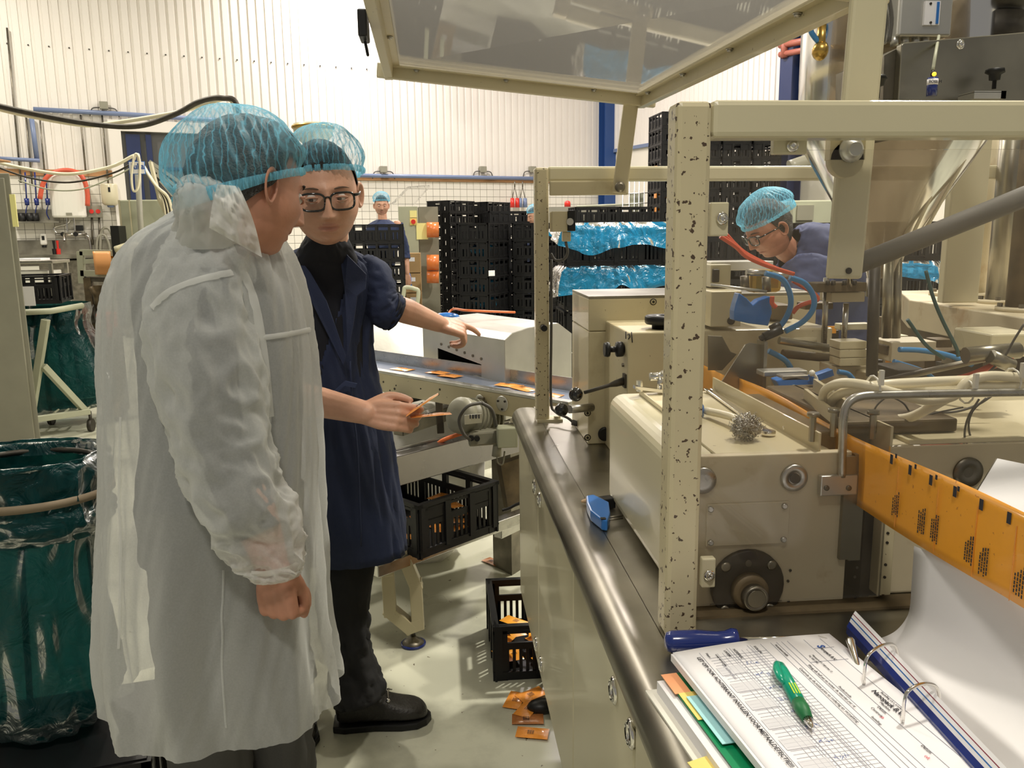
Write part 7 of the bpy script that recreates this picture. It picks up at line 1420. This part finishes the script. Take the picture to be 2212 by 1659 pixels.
# -------- far worker ------------------------------------------------------------
SK = skin2
def simple_person(lb, head, g, sc_, shoulders, hip, feet, hands, coatm, hairmat, netv=True, glasses=False, rad=1.0, gloves=None, hem=.85):
    global t
    t = thing('person', lb, 'person', (hip.x, hip.y, 0)); M = Matrix.Translation(head)@orient(g); L = []
    nk = (shoulders[0]+shoulders[1])/2; L.append(([head+(nk-head)*.2, head+(nk-head)*.8, nk+V((0, .0, -.05))], [.052, .055, .07], 1.0))
    for s, h in zip(shoulders, hands):
        if h: 
            e = (s+h)/2+V((.03 if s.x > nk.x else -.03, .05, -.03)); L.append(([s, e, h], [.048, .040, .027], 1.0)); d = (h-e).normalized(); hand_parts(L, h, d, V((0, -1, .2)), 1 if s.x > nk.x else -1, curl=(.3, .4, .3))
    bd = remesh(chain_b(L, 12), .006, 2); bd.join(head_b(70, 64, sc_).xf(M)); 
    for s in (-1, 1): bd.join(ear_b(s, sc_).xf(M))
    obj('body', bd, [SK, lipm], t); face_extras(t, M, sc_, glasses=glasses); hair_cap(t, M, sc_, 2, hairmat, low=.0, front=.06, back=-.06)
    if netv: hairnet(t, M, sc_, .102, .128, .10, .055, math.radians(-8), 0, 0, 3.3, .010, None, vmax=.5, off=(0, .018, .01))
    ax = (shoulders[1]-shoulders[0]); b = B(); rows = [(nk+V((0, 0, .05)), .07), (nk+V((0, 0, .01)), .14), (nk+V((0, 0, -.04)), ax.length/2+.03), (nk.lerp(hip, .35), ax.length/2+.01), (nk.lerp(hip, .75), ax.length/2-.03), (hip, ax.length/2-.01), (V((hip.x, hip.y, hip.z-hem+.35)), ax.length/2+.03)]
    cs = spl([r[0] for r in rows], 5); rs = [q.x for q in spl([V((r[1], 0, 0)) for r in rows], 5)]; a_ = ax.normalized(); f_ = a_.cross(UZ)
    def f(u, v):
        i = min(len(cs)-1, int(round(v*(len(cs)-1)))); a = 2*math.pi*u; r = rs[i]; w_ = .012*noise.noise(V((math.cos(a)*3, math.sin(a)*3, v*5))); return cs[i]+a_*(math.cos(a)*(r+w_))+f_*(math.sin(a)*(min(.13, r*.8)+w_))
    b.grid(f, 60, len(cs)-1, closed=True); ct = obj('coat', b, coatm, t, solid=.004)
    for s, h in zip(shoulders, hands):
        if h: e = (s+h)/2+V((.03 if s.x > nk.x else -.03, .05, -.03)); obj('sleeve', sleeve_b([s, s.lerp(e, .5), e, e.lerp(h, .35)], [.068, .065, .058, .052], 2, .006, n=32), coatm, t, solid=.003)
    for ft_ in feet:
        k = hip.lerp(ft_, .5); obj('trouser_leg', sleeve_b([V((ft_.x, hip.y, hip.z-.05)), V((ft_.x, (hip.y+ft_.y)/2, hip.z/2)), ft_+UZ*.08], [.09, .075, .07], 4, .008, n=32), navyl, t, solid=.003); boot(V((ft_.x, ft_.y+.08, 0)), V((0.1, -1, 0)), .27)
    return t, M
Yw = 10.1; hd = PY(824, 444, Yw)
t, Mw = simple_person('person in blue coat and hairnet standing by the control cabinet far behind', hd, V((.12, -.97, -.12)), 1.0, (PY(796, 484, Yw), PY(858, 484, Yw)), PY(828, 610, Yw), (V((PY(810, 700, Yw).x, Yw, 0)), V((PY(846, 700, Yw).x, Yw+.05, 0))), (None, PY(880, 590, Yw)), navyl, hairm)
b = B(); L = []; w_ = PY(881, 592, Yw-.0); hand_parts(L, w_, V((.02, -.05, -1)), V((0, -1, .1)), 1, size=1.12); b = remesh(chain_b(L, 12), .006, 2); obj('glove', b, bluet, t, label='blue glove')
# -------- bending worker behind the guard ------------------------------------------------------------
Yb_ = 3.4; hd = PY(1662, 492, Yb_); g = V((-.88, -.15, -.52))
t = thing('person', 'person in blue coat bending over the machine behind the guard pane', 'person', (PY(1760, 700, 3.6).x, 3.7, 0)); M = Matrix.Translation(hd)@orient(g)
L = [([hd+V((.03, .0, -.03)), hd+V((.09, .03, -.09)), PY(1738, 562, Yb_+.05)], [.052, .052, .05], 1.0)]
h1, h2 = PY(1640, 690, 3.05), PY(1660, 730, 3.3)
for s, h, e in ((PY(1745, 570, 3.25), h1, PY(1745, 690, 3.1)), (PY(1735, 575, 3.6), h2, PY(1740, 700, 3.5))):
    L.append(([s, e, h], [.034, .040, .028], 1.0)); hand_parts(L, h, (h-e), V((0, 0, 1)), 1 if h is h1 else -1, curl=(.4, .5, .3))
bd = remesh(chain_b(L, 12), .005, 2); bd.join(head_b(90, 80, 1.0).xf(M)); 
for s in (-1, 1): bd.join(ear_b(s, 1.0).xf(M))
SK = skin; obj('body', bd, [SK, lipm], t); face_extras(t, M, 1.0, glasses=True); hair_cap(t, M, 1.0, 5, hairg, low=-.02, front=.06, back=-.08)
hairnet(t, M, 1.0, .100, .128, .100, .05, math.radians(0), 0, 0, 7.0, .008, None, vmax=.5, off=(0, .016, .01))
P = [PY(1705, 536, 3.42), PY(1745, 552, 3.43), PY(1775, 610, 3.48), PY(1790, 700, 3.55), PY(1800, 800, 3.6)]; o = obj('coat', sleeve_b(P, [.085, .17, .20, .20, .22], 6, .014, n=70, k=8, flat=1.0), faded, t, solid=.004)
for s, e, h in ((PY(1752, 580, 3.24), PY(1745, 690, 3.1), h1), (PY(1740, 580, 3.62), PY(1740, 700, 3.5), h2)): obj('sleeve', sleeve_b([s, s.lerp(e, .5), e, e.lerp(h, .4)], [.105, .080, .064, .055], 4, .008, n=40), faded, t, solid=.003)
hp2 = PY(1800, 760, 3.6)
for dx in (-.1, .12):
    q = V((hp2.x+dx, 3.65, hp2.z)); obj('trouser_leg', sleeve_b([q, V((q.x, 3.68, .5)), V((q.x, 3.7, .08))], [.10, .08, .075], 4, .008, n=32), navyl, t, solid=.003); boot(V((q.x+.06, 3.72, 0)), V((-1, -.1, 0)), .28)
# -------- two more heads half hidden far behind ------------------------------------------------------------
SK = skin2
Yq = 11.0; simple_person('person half hidden by the far guard post behind the crates', PY(1156, 468, Yq), V((-.9, -.3, -.2)), 1.0, (PY(1140, 520, Yq), PY(1195, 520, Yq)), PY(1168, 640, Yq), (V((PY(1160, 700, Yq).x, Yq, 0)),), (None, None), navyl, hairm)
Yq = 9.0; simple_person('person whose blue hairnet shows behind the white gown collar', PY(396, 430, Yq), V((.3, -.9, -.1)), 1.0, (PY(370, 490, Yq), PY(440, 490, Yq)), PY(405, 620, Yq), (V((PY(396, 700, Yq).x, Yq, 0)),), (None, None), navyl, hairm)
